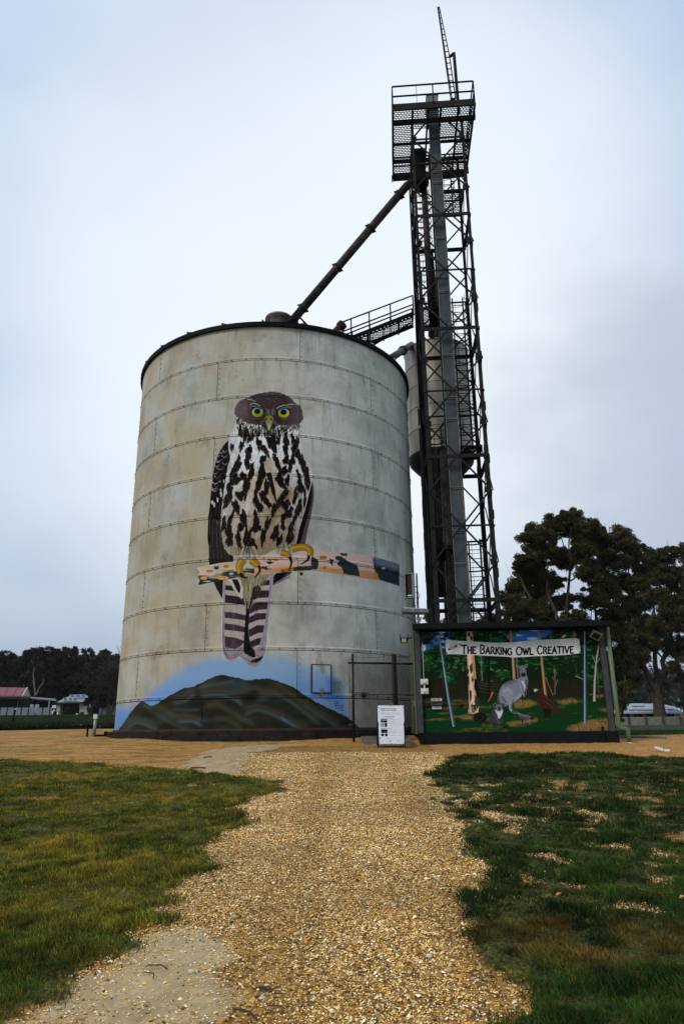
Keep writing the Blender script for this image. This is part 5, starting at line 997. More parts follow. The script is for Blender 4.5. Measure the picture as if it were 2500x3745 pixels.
# jib on the head platform
jib = thing('jib_hoist', 'slender lattice hoist jib rising above the tower top platform', 'hoist', tuple(T(1.75, .1, 22.1)))
P0, P1 = T(1.80, -.15, 22.1), T(1.78, -.15, 25.1)
b = MB(); b.bar(P0, P1, .10, .10); b.build('mast', M_dark, jib)
tip = onplane(1602, 26, TO, YT)+TVv*.0; base = T(1.62, -.05, 22.95)
dd = (tip-base).normalized(); sx_ = TU*.12
b = MB(); b.bar(base-sx_*.6, tip-sx_*.25, .035); b.bar(base+sx_*.9, base+sx_*1.1+(tip-base)*.45, .035); b.bar(base+sx_*1.1+(tip-base)*.45, tip+sx_*.28, .032); b.bar(base+TVv*.12, tip+TVv*.03, .03); b.build('boom', M_black, jib)
b = MB()
for k in range(17):
    t = k/16; wL, wR = .6-.35*t, (.9+.2*t/.45) if t < .45 else 1.1-(t-.45)/.55*.82; c = base+(tip-base)*t; b.bar(c-sx_*wL, c+sx_*wR, .026); 
    if k % 2: b.bar(c-sx_*wL, c+TVv*.1, .02)
b.build('boom_rung', M_black, jib)
b = MB(); b.bar(P1, P1-TU*.16-UP*.16, .06, .1); b.bar(P1-TU*.12-UP*.14, base+(tip-base)*.45+sx_, .05); b.box(base-UP*.05, (.2, .1, .1), TR); b.build('pivot_bracket', M_black, jib)
# ---- walkway from the tower to the silo roof
wk = thing('catwalk', 'sloping steel catwalk with handrails from the tower to the silo roof', 'walkway', tuple(at(1400, 1200, 21)))
B0, B1 = at(1511, 1146, 21.3), at(1284, 1236, 20.2); A0, A1 = B0+Vector((.05, .8, 0)), B1+Vector((.05, .8, 0))
Lw = (A1-A0)
for p, q in ((A0, A1), (B0, B1)): b = MB(); b.bar(p, q, .05, .13); b.build('stringer', M_black, wk)
conv = lambda u, v, z: A0+Lw*u+(B0-A0)*v+UP*z
b = MB(); nn_ = 34
for i in range(nn_+1): b.bar(conv(i/nn_, 0, -.06), conv(i/nn_, 1, -.06), .022, .02)
for i in range(nn_):
    for j in range(8): v = (j+(.5 if i % 2 else 0))/8; b.bar(conv(i/nn_, v, -.06), conv((i+1)/nn_, v, -.06), .02, .02)
stuff(b.build('tread_mesh', M_black, wk))
for s_, (p, q) in enumerate(((A0, A1), (B0, B1))):
    e = q+(q-p)*.16
    for h in (.36, .72): b = MB(); b.bar(p+UP*h, e+UP*(h-(.0 if s_ else .0)), .04); b.build('hand_rail', M_black, wk)
    for t in (0, .38, .72, 1.0): c = p+(q-p)*t; b = MB(); b.bar(c-UP*.08, c+UP*.72, .045); b.build('rail_post', M_black, wk)
for p, q in ((at(1500, 1181, 22.05), at(1362, 1264, 21.4)), (at(1362, 1266, 21.4), at(1362, 1232, 21.4)), (at(1362, 1262, 21.4), at(1338, 1242, 21.3))): b = MB(); b.bar(p, q, .05); b.build('strut', M_black, wk)
for t in (.25, .5, .75): b = MB(); b.bar(A0+(A1-A0)*t-UP*.09, B0+(B1-B0)*t-UP*.09, .05, .08); b.build('tie_bar', M_black, wk)
# ================================================================ HOLDING BIN behind the tower
bc = Vector((4.16, 27.2, 0)); br_ = 1.36
bn = thing('holding_bin', 'smaller rusty streaked steel bin hanging behind the lattice tower', 'bin', (bc.x, bc.y, EYE+9.5))
ztop, zbot = at(1494, 1245, 26).z, at(1505, 1640, 26).z
hts = np.linspace(zbot, ztop, 6)
for k in range(5):
    for s in range(4):
        b = MB(); a0 = s*PI/2+(.4 if k % 2 else 0); b.lathe([(br_, hts[k+1]-.008), (br_, hts[k]+.06), (br_+.012, hts[k]+.04), (br_+.012, hts[k]+.008)], (bc.x, bc.y, 0), 12, a0, a0+PI/2-.006); b.build('bin_sheet', M_bin, bn, True)
b = MB(); b.lathe([(br_-.015, hts[-1]), (br_-.015, hts[0])], (bc.x, bc.y, 0), 36); b.build('inner_shell', M_black, bn, True)
b = MB(); b.lathe([(br_+.03, ztop-.02), (br_+.03, ztop+.02), (.2, ztop+.55), (0, ztop+.57)], (bc.x, bc.y, 0), 36); b.build('roof', M_bin, bn, True)
b = MB(); b.lathe([(br_, zbot+.01), (br_-.05, zbot-.25), (br_-.32, zbot-.55), (.35, zbot-1.15), (.22, zbot-1.3), (.22, zbot-2.6)], (bc.x, bc.y, 0), 36); b.build('hopper_cone', M_dark, bn, True)
b = MB(); b.tube([(bc.x, bc.y, ztop+.5), (bc.x-.1, bc.y-1.2, ztop+1.1), T(.5, 1.3, ztop-EYE+1.5)], .17, 12); b.build('inlet_pipe', M_pipe, bn, True)
for a in (45, 135, 225, 315):
    x, y = bc.x+.3+.55*math.cos(math.radians(a)), bc.y+.55*math.sin(math.radians(a)); b = MB(); b.bar((x, y, EYE-.4), (x, y, zbot+.2), .13); b.build('support_leg', M_dark, bn)
q0, q1 = at(1493, 1268, 26.2), at(1432, 1308, 23.2)
pp_ = thing('feed_pipe', 'short flanged pipe leading from the holding bin to the silo roof', 'pipe', tuple(q1)); b = MB(); b.tube([q0+(q0-q1)*.2, q1-(q0-q1)*.8], .14, 14); b.build('pipe', M_pipe, pp_, True)
b = MB(); m_ = q1+(q0-q1)*.62; e = (q0-q1).normalized()*.03; b.tube([m_-e, m_+e], .20, 14); b.build('flange', M_pipe, pp_, True)
# ================================================================ THE MURAL HUT
HY = math.radians(-3); HU = Vector((math.cos(HY), math.sin(HY), 0)); HV = Vector((-math.sin(HY), math.cos(HY), 0)); HO = Vector((1.80, 17.305, EYE)); HR = Matrix((HU, HV, UP)).transposed()
def H(u, v, z): return HO+HU*u+HV*v+UP*z
HW, HT, HD = 4.52, 2.30, 3.2
hut = thing('hut', 'dark low hut with a bushland and kangaroo mural under a welcome banner', 'hut', tuple(H(HW/2, HD/2, -.35)))
b = MB(); b.box(H(HW/2+.02, HD/2+.01, -.235), (HW+.06, HD+.04, .27), HR); b.build('plinth', M_charc, hut)
b = MB(); b.box(H(HW/2, HD/2+.04, HT/2-.05), (HW-.16, HD-.06, HT+.08), HR); b.build('wall', M_charc, hut)
pu0, pu1, pz0, pz1 = .06, HW-.14, -.10, 2.26
b = MB(); b.box(H((pu0+pu1)/2, .045, (pz0+pz1)/2), (pu1-pu0, .02, pz1-pz0), HR); board = b.build('mural_board', None, hut)
cvh = paint_hut(); hw, hh_ = 1320, 700
uu, zz_ = np.meshgrid(pu0+(np.arange(hw)+.5)/hw*(pu1-pu0), pz0+(np.arange(hh_)+.5)/hh_*(pz1-pz0))
PX = HO.x+HU.x*uu+HV.x*.035; PY = HO.y+HU.y*uu+HV.y*.035; PPx, PPy = project(PX, PY, zz_+EYE)
# the painting is authored on a 1568 x 941 sheet; lay it on the board
th_ = sample(cvh, (PPx-1530)*2.24, (PPy-2280)*2.24); th_[..., 3] = 1
def panel_mat(name, im, rough=.45, gain=1.0, gam=1.0):
    m = bpy.data.materials.new(name); m.use_nodes = True; nt = m.node_tree; b = nt.nodes['Principled BSDF']; N = nt.nodes.new; L = nt.links.new
    uv = N('ShaderNodeUVMap'); uv.uv_map = 'mural'; t = N('ShaderNodeTexImage'); t.image = im; t.extension = 'EXTEND'; L(uv.outputs[0], t.inputs[0])
    g = N('ShaderNodeNewGeometry'); n = N('ShaderNodeTexNoise'); n.inputs['Scale'].default_value = 14; n.inputs['Detail'].default_value = 6; L(g.outputs['Position'], n.inputs['Vector'])
    r = N('ShaderNodeMapRange'); r.inputs[3].default_value = .8*gain; r.inputs[4].default_value = 1.15*gain; L(n.outputs['Fac'], r.inputs[0]); gm_ = N('ShaderNodeGamma'); gm_.inputs[1].default_value = gam; L(t.outputs['Color'], gm_.inputs[0]); x = N('ShaderNodeVectorMath'); x.operation = 'SCALE'; L(gm_.outputs[0], x.inputs[0]); L(r.outputs[0], x.inputs['Scale']); L(x.outputs[0], b.inputs['Base Color']); b.inputs['Roughness'].default_value = rough; b.inputs['Specular IOR Level'].default_value = .06
    return m
def face_uv(o, fn):
    me = o.data; uv = me.uv_layers.new(name='mural')
    for l in me.loops: uv.data[l.index].uv = fn(me.vertices[l.vertex_index].co)
board.data.materials.append(panel_mat('bush_painting_board', image('bush_painting', th_), .6, 1.25, 1.05))
face_uv(board, lambda c: (((c-HO).dot(HU)-pu0)/(pu1-pu0), (c.z-EYE-pz0)/(pz1-pz0)))
for u, w_ in ((.0, .13), (HW-.085, .13)):
    b = MB(); b.box(H(u, .02, 1.10), (w_, .10, 2.42), HR); b.build('corner_post', M_greyt, hut)
for u_ in (HW-.015, .075): b = MB(); b.box(H(u_, .03, 1.10), (.02, .12, 2.42), HR); b.build('shadow_trim', M_charc, hut)
# left side: green cladding, door with lock
b = MB(); b.box(H(-.075, .38, 1.085), (.03, .55, 2.43), HR); b.build('side_cladding', M_green, hut)
b = MB(); b.box(H(-.075, 2.2, 1.085), (.03, 2.0, 2.43), HR); b.build('side_cladding', M_green, hut)
dr = MB(); dr.box(H(-.05, .93, 1.0), (.03, .52, 2.2), HR); dr = dr.build('door', M_charc, hut); b = MB(); b.box(H(-.10, .72, .62), (.05, .05, .10), HR); b.box(H(-.10, .75, .54), (.05, .06, .06), HR); b.build('padlock', M_brass, dr)
b = MB(); b.box(H(-.092, .05, 1.085), (.02, .13, 2.43), HR); b.box(H(-.068, .115, .6), (.035, .035, 1.5), HR); b.build('door_jamb', M_green, hut)
b = MB()
for k in range(11): b.box(H(-.094, .12+k*.03, 2.10-k*.10), (.012, .05, .012), HR)
b.build('vent_slot', M_black, hut)
# roof with corrugated edge, fascia
b = MB(); b.box(H(HW/2, HD/2-.12, 2.345), (HW+.12, HD+.30, .10), HR); b.build('roof', M_black, hut)
b = MB(); b.box(H(HW/2, -.30, 2.355), (HW+.22, .09, .13), HR); b.box(H(HW/2, -.16, 2.30), (HW+.04, .2, .02), HR); b.build('gutter', M_charc, hut)
b = MB()
for k in range(60): b.bar(H(.02+k*.077, -.24, 2.42), H(.02+k*.077, HD, 2.44), .04, .022)
b.build('corrugated_sheet', M_galv, hut)
# green downpipe at the right end
u = HW+.065; b = MB(); b.tube([H(u, -.02, 2.30), H(u, -.02, .02), H(u+.02, -.02, -.03), H(u+.16, -.03, -.06), H(u+.19, -.03, -.11), H(u+.19, -.03, -.36)], .05, 12); b.build('downpipe', M_green, hut, True)
b = MB(); b.tube([H(u+.19, -.03, -.36), H(u+.19, -.03, -.42)], .055, 12); b.build('pipe_foot', M_white, hut, True)
b = MB(); b.tube([H(HW-.32, -.04, 0), H(HW-.32, -.04, -.34)], .03, 8); b.build('conduit', M_charc, hut)
# weatherproof switch boxes
for z in (1.065, .845):
    b = MB(); b.box(H(.13, -.045, z), (.18, .06, .13), HR); o = b.build('switch_box', M_white, hut); b = MB(); b.box(H(.13, -.082, z), (.12, .02, .085), HR); b.box(H(.13, -.10, z-.01), (.045, .02, .025), HR); b.build('switch_cover', M_white, o)
b = MB(); b.tube([H(.13, -.04, 1.0), H(.13, -.04, .91)], .018, 8); b.tube([H(.125, -.035, 1.12), H(.125, -.03, 2.0)], .006, 6); b.build('cable_pipe', M_white, hut)
# donations box
don = thing('donation_box', 'small grey donations box with a lettered sign above on the mural', 'donation box', tuple(H(.32, -.02, .52)))
b = MB(); b.box(H(.405, -.02, .555), (.26, .10, .085), HR); b.build('box', M_greyt, don); b = MB(); b.box(H(.405, -.075, .575), (.2, .012, .012), HR); b.build('slot', M_black, don)
cvd = Canvas(0, 0, 260, 60, 2); cvd.a[...] = [.86, .86, .86, 1]; text(cvd, 'DONATIONS', 12, 12, 36, 8, (80, 10, 12), .16, .78)
cve = Canvas(0, 0, 260, 60, 2); cve.a[...] = [.86, .86, .86, 1]
for y_, a_, b_ in ((14, 90, 170), (34, 24, 236)):
    x_ = a_
    while x_ < b_: cve.line([(x_, y_), (x_+14, y_)], 8, (40, 40, 44)); x_ += 20
for cc_, z_, nm in ((cvd, .645, 'sign_plate'), (cve, .462, 'sign_plate')):
    b = MB(); b.box(H(.405, -.012, z_), (.25 if z_ > .5 else .22, .012, .062), HR); o = b.build(nm, panel_mat('plate_print', image('plate_print', cc_.a[::-1]), .4), don)
    face_uv(o, lambda c: (((c-HO).dot(HU)-.28)/.25, (c.z-EYE-z_+.031)/.062))
# ---- floodlights
def flood(p, label, dirv, size=.27, body=M_lamp, lens=M_lens, ribs=True, rot=0):
    t = thing('floodlight', label, 'floodlight', tuple(p), 'floodlights on the hut' if body is M_lamp or True else None); d = Vector(dirv).normalized(); x = d.cross(UP).normalized(); y = x.cross(d); x, y = x*math.cos(rot)+y*math.sin(rot), -x*math.sin(rot)+y*math.cos(rot)
    R = Matrix((x, d, y)).transposed(); b = MB(); b.box(p, (size, .06, size*.82), R); b.box(p-d*.045, (size*.7, .05, size*.6), R); hs = b.build('housing', body, t)
    b = MB(); b.box(p+d*.034, (size*.66, .01, size*.56), R); b.build('glass', lens, t)
    if ribs:
        b = MB()
        for k in range(8): b.box(p-d*.075+x*(size*(-.3+k*.085)), (.010, .04, size*.5), R)
        b.build('fins', M_charc, hs)
    b = MB(); b.bar(p-x*size*.55, p-x*size*.55+UP*.16-d*.0, .02); b.bar(p+x*size*.55, p+x*size*.55+UP*.16, .02); b.build('yoke', M_charc, t); return t
flood(H(.20, -.20, 2.07), 'grey finned floodlight tilted under the hut gutter at the left end', (.25, .9, -.5), .24, M_charc, M_lens, True, .5)
flood(H(HW-.27, -.20, 2.08), 'grey floodlight tilted under the hut gutter at the right end', (-.3, -.85, -.6), .24, M_lamp, M_charc, False, .6)
t = flood(H(-.30, .35, 2.10), 'small black floodlight with yellow led plate left of the hut corner', (-.2, -1, -.1), .17, M_black, M_led, False)
b = MB(); b.bar(H(-.22, .36, 2.16), H(-.08, .36, 2.16), .03); b.build('arm', M_black, t)
# ---- lamp pole behind the hut corner
pb, pt = at(1529, 2290, 18.3), at(1522, 2097, 18.3); pb.z -= .3
pole = thing('light_pole', 'grey pole clamped behind the hut corner carrying two ultraviolet lamps', 'pole', tuple(pb)); pt = Vector((pb.x+.01, pb.y, pt.z))
b = MB(); b.tube([pb, pb+(pt-pb)*.62], .032, 12); b.tube([pb+(pt-pb)*.62, pt], .026, 12); b.build('pole', M_lamp, pole, True)
b = MB()
for t_ in (.38, .46, .54, .7): c = pb+(pt-pb)*t_; b.tube([c-UP*.006, c+UP*.006], .036, 10)
c = pb+(pt-pb)*.48; b.tube([c, c+Vector((-.09, 0, .03)), c+Vector((-.13, 0, -.03)), c+Vector((-.12, 0, -.16))], .008, 6); c = pb+(pt-pb)*.66; b.tube([c+Vector((0, 0, -.2)), c+Vector((.06, -.02, 0)), c+Vector((0, -.02, .07)), c+Vector((-.2, 0, .08))], .008, 6); b.build('cable', M_black, pole)
b = MB(); c = at(1531, 2262, 18.25); b.box(c, (.13, .06, .07)); b.box(c+Vector((-.03, -.02, -.06)), (.03, .03, .05)); b.box(c+Vector((.03, -.02, -.06)), (.03, .03, .05)); b.box(at(1534, 2281, 18.25), (.05, .05, .06)); b.build('junction_box', M_white, pole)
l1 = thing('strip_lamp', 'upright grey ultraviolet lamp with dark glass on the pole top', 'lamp', tuple(at(1497, 2140, 18.25))); a_, b_ = at(1478, 2098, 18.2), at(1517, 2188, 18.2)
cx_, cz_ = (a_.x+b_.x)/2, (a_.z+b_.z)/2; Wl, Hl = b_.x-a_.x, a_.z-b_.z
b = MB(); R = Matrix.Rotation(math.radians(-14), 3, 'Z'); 
for s_ in (-1, 1): b.box((cx_+s_*(Wl/2-.012), 18.2, cz_), (.024, .12, Hl), R)
for s_ in (-1, 1): b.box((cx_, 18.2, cz_+s_*(Hl/2-.012)), (Wl, .13, .024), R)
b.box((cx_+Wl*.36, 18.18, cz_), (Wl*.24, .10, Hl-.03), R); b.box((cx_, 18.26, cz_), (Wl*.96, .02, Hl*.97), R); b.build('housing', M_lamp, l1)
b = MB(); b.box((cx_-Wl*.11, 18.19, cz_), (Wl*.64, .01, Hl*.90), R); gl = b.build('glass', M_lens, l1); b = MB(); b.tube([(cx_-Wl*.34, 18.178, cz_-Hl*.40), (cx_-Wl*.34, 18.178, cz_+Hl*.40)], .018, 8); b.build('lamp_tube', M_black, l1)
b = MB(); b.box((cx_-.01, 18.16, cz_-Hl*.40), (.12, .02, .03), R); b.build('reflector', M_white, l1)
b = MB(); b.bar((cx_+Wl/2, 18.22, cz_-.02), (pt.x, pt.y, cz_-.01), .03); b.bar((cx_+Wl/2, 18.2, cz_+Hl/2-.01), (cx_+Wl/2, 18.2, cz_-Hl/2+.01), .016); b.build('yoke', M_lamp, l1)
l2 = thing('strip_lamp', 'level grey ultraviolet lamp on the pole just above the hut roof', 'lamp', tuple(at(1515, 2236, 18.1))); a_, b_ = at(1474, 2222, 18.05), at(1564, 2248, 18.2)
b = MB(); dx = Vector((b_.x-a_.x, .12, 0)).normalized(); R = Matrix((dx, dx.cross(UP)*-1, UP)).transposed(); c = Vector(((a_.x+b_.x)/2, 18.08, at(1515, 2235, 18.1).z)); Ll = (b_.x-a_.x)
b.box(c, (Ll, .16, .10), R); b.box(c-dx*Ll*.5-UP*.01, (.10, .15, .06), R); b.build('housing', M_lamp, l2); b = MB(); b.box(c-UP*.065-dx*.02, (Ll*.98, .19, .035), R); b.build('glass', M_lens, l2)
b = MB(); b.bar(c-dx*Ll*.47+UP*.075, c+dx*Ll*.40+UP*.065, .018); b.bar(c-dx*Ll*.47+UP*.075, c-dx*Ll*.50+UP*.10, .018); b.box(c-dx*Ll*.14-Vector((0, .085, 0)), (.012, .01, .05), R); b.box(c+dx*Ll*.2-Vector((0, .085, 0)), (.012, .01, .05), R); b.build('yoke', M_white, l2)
# ================================================================ CHAIN LINK GATE AND FENCE
fence = thing('chain_link_fence', 'dark chain link fence panels with barbed wire between silo and hut', 'fence', tuple(at(1442, 2690, 17.9)))
fy = [(1291, 17.75), (1440, 18.0), (1449, 18.03), (1513, 18.2)]
def FP(px, z):
    Yv = np.interp(px, [f[0] for f in fy], [f[1] for f in fy]); d = ray(px, 2550); s = Yv/d[1]; return Vector((d[0]*s, Yv, EYE+z))
ztop_ = 1.62; zbt = -.18
for px, r in ((1291, .030), (1441, .036), (1450, .026)):
    b = MB(); p = FP(px, -.3); b.tube([p, Vector((p.x, p.y, EYE+1.62+.17))], r, 10); b.build('post', M_fence, fence, True)
for x0, x1, z in ((1274, 1440, 1.57), (1451, 1516, 1.57), (1291, 1440, .80), (1451, 1514, .80), (1291, 1440, -.10)):
    b = MB(); b.tube([FP(x0, z), FP(x1, z)], .024 if z > 1 else .012, 8); b.build('rail', M_fence, fence, True)
b = MB()
for x0, x1 in ((1293, 1439), (1452, 1515)):
    p, q = FP(x0, 0), FP(x1, 0); Lf = (q-p).length; d = (q-p)/Lf; pitch = .062; z0, z1 = -.12, 1.56; Hh = z1-z0; k = -int(Hh/pitch)-1
    while k*pitch < Lf:
        for sgn in (1, -1):
            s0, s1 = k*pitch, k*pitch+Hh; a0, a1 = max(s0, 0), min(s1, Lf)
            if a1 > a0:
                za, zb_ = (z0+(a0-s0), z0+(a1-s0)) if sgn > 0 else (z1-(a0-s0), z1-(a1-s0))
                b.bar(p+d*a0+UP*za+Vector((0, sgn*.003, 0)), p+d*a1+UP*zb_+Vector((0, sgn*.003, 0)), .0055)
        k += 1
stuff(b.build('wire_mesh', M_fence, fence))
b = MB()
def barb(p, q, sag=.03, r=.006):
    n = 14; pts = [p+(q-p)*i/n-UP*(sag*4*(i/n)*(1-i/n))+Vector((0, 0, random.uniform(-.004, .004))) for i in range(n+1)]
    for i in range(n): b.bar(pts[i], pts[i+1], r)
    for i in range(1, n, 2): b.bar(pts[i]-Vector((.01, 0, .018)), pts[i]+Vector((.01, 0, .018)), .004)
barb(FP(1297, 1.72), FP(1439, 1.79), .05); barb(FP(1450, 1.76), FP(1516, 1.78)); barb(FP(1291, 1.74), FP(1273, 1.57), 0)
for x0, x1, z0, z1 in ((1275, 1276, 1.55, .88), (1282, 1280, 1.55, .88), (1276, 1284, 1.3, .88), (1275, 1275, .88, .10), (1280, 1280, .88, .10), (1285, 1285, .88, .10), (1273, 1290, .87, .87)): barb(FP(x0, z0), FP(x1, z1), 0, .007)
b.build('barbed_wire', M_fence, fence)
b = MB(); b.tube([FP(1272, .08), FP(1291, .09)], .022, 8); b.tube([FP(1438, 1.28), FP(1452, 1.28)], .03, 8); b.tube([FP(1437, 1.58), FP(1443, 1.58)], .045, 10); b.build('clamp', M_rust, fence)
va = thing('valve', 'dark round outlet and bar on the silo wall behind the fence', 'valve', tuple(at(1329, 2541, 18.3))); b = MB(); c = at(1329, 2541, 18.35); b.tube([c, c+Vector((.02, .35, 0))], .07, 14); b.build('valve_body', M_rust, va, True); b = MB(); b.bar(at(1296, 2534, 18.3), at(1350, 2535, 18.3), .02); b.build('bar', M_rust, va)
# slab path in front of the fence
b = MB()
for k in range(3): b.box((1.02+k*.0, 17.5+k*.62, EYE-.318+k*.045), (1.18, .58, .10))
struct(b.build('concrete_path', M_slab))
# ================================================================ A-FRAME SIGN
sg = thing('a_frame_sign', 'white printed a-frame notice board standing on the gravel before the fence', 'sign', tuple(at(1432, 2731, 16.4)))
SOc = at(1432, 2650, 16.4); su_ = Vector((1, 0, 0)); q00, q10, q01, q11 = at(1382, 2721, 16.36), at(1480, 2721, 16.36), at(1380, 2580, 16.5), at(1475, 2580, 16.5)
n_ = (q10-q00).cross(q01-q00).normalized(); 
if n_.y > 0: n_ = -n_
b = MB(); b.prism([q00, q10, q11, q01], -n_*.015); board2 = b.build('notice_panel', panel_mat('notice_print', image('notice_print', paint_sign().a[::-1]), .3, 1.0), sg)
face_uv(board2, lambda c: ((c-q00).dot((q10-q00).normalized())/(q10-q00).length, (c-q00).dot((q01-q00).normalized())/(q01-q00).length))
gzs = gz(q00.x, q00.y)
for a_, b_ in ((q00, q01), (q10, q11)):
    d = (b_-a_).normalized(); b = MB(); lo = a_-d*((a_.z-gzs)/d.z)-n_*-.02; b.bar(lo-n_*-.0, b_-n_*.03, .022, .022); b.build('leg', M_black, sg)
    bk = Vector((lo.x, lo.y+.52, gz(lo.x, lo.y+.5))); b = MB(); b.bar(bk, b_-n_*.05, .022); b.build('leg', M_black, sg)
b = MB(); b.bar(q00-n_*.03-UP*.05, q10-n_*.03-UP*.05, .02); b.bar(Vector((q00.x, q00.y+.45, gzs+.12)), Vector((q10.x, q10.y+.45, gzs+.12)), .03, .1); b.build('cross_bar', M_black, sg)
b = MB(); c = (q01+q11)/2; b.tube([c+Vector((.052*math.cos(a), 0, .045*math.sin(a))) for a in np.linspace(0, PI, 9)], .007, 6); b.build('handle', M_galv, sg)
b = MB()
for t_, s_ in ((.03, .05), (.97, .05), (.5, .0), (.03, .5), (.97, .5), (.03, .97), (.97, .97), (.5, .99)): c = q01+(q11-q01)*t_+(q00-q01)*s_+n_*.006; b.box(c, (.014, .01, .014))
b.build('screws', M_black, sg)
# ================================================================ SMALL THINGS ROUND THE YARD
g0 = on_ground(344, 2694); vp = thing('vent_post', 'white capped grey pipe post in the tan yard left of the silo', 'post', (g0[0], g0[1], gz(*g0))); k_ = g0[1]/2600
b = MB(); h_ = 66*k_; b.tube([(g0[0], g0[1], gz(*g0)-.1), (g0[0], g0[1], gz(*g0)+h_)], .045, 12); b.build('post', M_galv, vp, True); b = MB(); b.box((g0[0], g0[1], gz(*g0)+h_+.02), (.11, .11, .13)); b.build('cap', M_white, vp); b = MB(); b.tube([(g0[0]-.17, g0[1]-.1, gz(*g0)-.05), (g0[0]-.17, g0[1]-.1, gz(*g0)+.36)], .03, 8); b.bar((g0[0]-.9, g0[1], gz(*g0)+.30), (g0[0]-.02, g0[1], gz(*g0)+.30), .06, .04); b.build('side_stub', M_black, vp)
b = MB(); b.box((g0[0]+.75, g0[1]+.1, gz(*g0)+.03), (1.5, .25, .06)); b.box((g0[0]+.35, g0[1], gz(*g0)+.1), (.09, .09, .09)); tag(b.build('drain_cover', M_black), 'low black drain cover strip between the vent post and silo plinth', 'drain cover')
g1 = on_ground(43, 2664); b = MB(); kk = g1[1]/2600; b.bar((g1[0], g1[1], gz(*g1)-.1), (g1[0]+.1, g1[1], gz(*g1)+66*kk), .07); p_ = thing('star_picket', 'leaning dark fence picket at the yard edge before the grey wall', 'fence post', (g1[0], g1[1], gz(*g1))); b.build('picket', M_black, p_); b = MB(); b.box((g1[0]+.1, g1[1], gz(*g1)+66*kk), (.09, .09, .05)); b.build('cap', M_white, p_)
g2 = on_ground(2420, 2752); b = MB(); z = gz(*g2); b.tube([(g2[0]-.12, g2[1]+.05, z+.09), (g2[0]+.02, g2[1], z+.04)], .035, 10); b.tube([(g2[0]+.04, g2[1], z+.03), (g2[0]+.14, g2[1]-.02, z+.03)], .03, 8); tag(b.build('pipe_end', M_white), 'broken white plastic pipe end lying at the right grass edge', 'pipe')
b = MB(); a_, b_ = on_ground(2262, 2697), on_ground(2435, 2703); 
b.bar((a_[0], a_[1], gz(*a_)+.03), (b_[0], b_[1], gz(*b_)+.03), .14, .06); tag(b.build('edging', M_slab), 'pale concrete edging strip running right from the hut downpipe', 'edging')
twigs = [((545,3370),(500,3360),.01),((560,3590),(535,3572),.008),((612,3555),(540,3545),.01),((940,3745),(850,3705),.012),((990,3640),(945,3625),.01),((2010,2757),(2060,2762),.02),((1560,2875),(1600,2880),.03),((745,2773),(775,2772),.03),((700,2811),(752,2813),.03),((640,3385),(600,3370),.008)]
ORD = ['nearest','second nearest','third nearest','fourth nearest','fifth nearest','sixth nearest','seventh nearest','eighth nearest','ninth nearest','tenth nearest','eleventh nearest','twelfth nearest']
twigs.sort(key=lambda t: -t[0][1])
for k, (p, q, r) in enumerate(twigs):
    p, q = on_ground(*p), on_ground(*q); b = MB(); z0, z1 = gz(*p)+.015, gz(*q)+.02; m_ = ((p[0]+q[0])/2+.02, (p[1]+q[1])/2, (z0+z1)/2+.01); b.tube([(p[0], p[1], z0), m_, (q[0], q[1], z1)], r*.38, 6); o = b.build('twig', M_bark); tag(o, 'thin dark twig fallen on the path, %s to the camera' % ORD[k], 'twig', 'twigs fallen on the path')
leafs = [(2172,2817),(1985,2890),(2278,2872),(2080,2955),(1985,2832),(2157,2938),(1730,2937),(2042,3305),(2495,3315),(2400,2802),(1650,2812),(1820,2965)]
leafs.sort(key=lambda t: -t[1])
for k, (px, py) in enumerate(leafs):
    x_, y_ = on_ground(px, py); z = gz(x_, y_)+.05; r = .02; b = MB(); b.quad((x_-r, y_, z), (x_, y_-r*.8, z+.01), (x_+r*1.3, y_, z+.015), (x_, y_+r*.8, z+.02)); b.quad((x_-r, y_, z), (x_, y_+r*.8, z+.02), (x_+r*.8, y_+.02, z-.005), (x_-.01, y_+.03, z-.01)); o = b.build('fallen_leaf', mat('orange_leaf', (.50,.20,.03), (.40,.13,.02), 20, .6, 0, 0) if k == 0 else bpy.data.materials['orange_leaf']); tag(o, 'small orange fallen leaf in the right hand grass, %s to the camera' % ORD[k], 'leaf', 'orange leaves in the right lawn')
# ================================================================ HOUSES AND FAR FENCES
M_redroof = mat('red_roof', (.23,.06,.07), (.16,.045,.05), 3, .6, 0, .05)
M_cream = mat('cream_boards', (.62,.60,.48), (.50,.48,.38), 3, .6, 0, 0)
M_brown = mat('brown_wall', (.055,.04,.03), (.03,.022,.018), 3, .8, 0, 0)
M_greywall = mat('grey_fence_sheet', (.20,.225,.235), (.145,.165,.17), 1.2, .7, 0, 0)
M_beige = mat('beige_fence_sheet', (.33,.31,.22), (.27,.25,.18), 1.2, .6, 0, 0)
M_brickw = mat('tan_brick', (.36,.28,.17), (.26,.19,.12), 3, .8, 0, 0)
M_roofw = mat('pale_roof_sheet', (.55,.57,.60), (.45,.47,.50), 2, .45, .2, 0)
M_roofg = mat('grey_roof_sheet', (.25,.27,.31), (.18,.19,.22), 2, .5, .2, 0)
M_solar = mat('solar_cell', (.06,.10,.17), (.045,.075,.13), 6, .5, 0, 0)
M_solarl = mat('solar_cell_pale', (.24,.28,.36), (.19,.22,.29), 6, .25, .1, 0)
M_glass = mat('dark_glass', (.02,.022,.025), (.015,.015,.018), 6, .1, 0, 0)
def pbox(b, x0, x1, yt, yb, Y, dep):
    """upright box whose front face stands at distance Y"""
    a, c = at(x0, yb, Y), at(x1, yt, Y); b.box(((a.x+c.x)/2, Y+dep/2, (a.z+c.z)/2), (abs(c.x-a.x), dep, abs(c.z-a.z))); return b
def house(name, label, px, Y): return thing(name, label, 'house' if 'house' in name else 'shed', tuple(at(px, 2620, Y)))
YH = 141.0
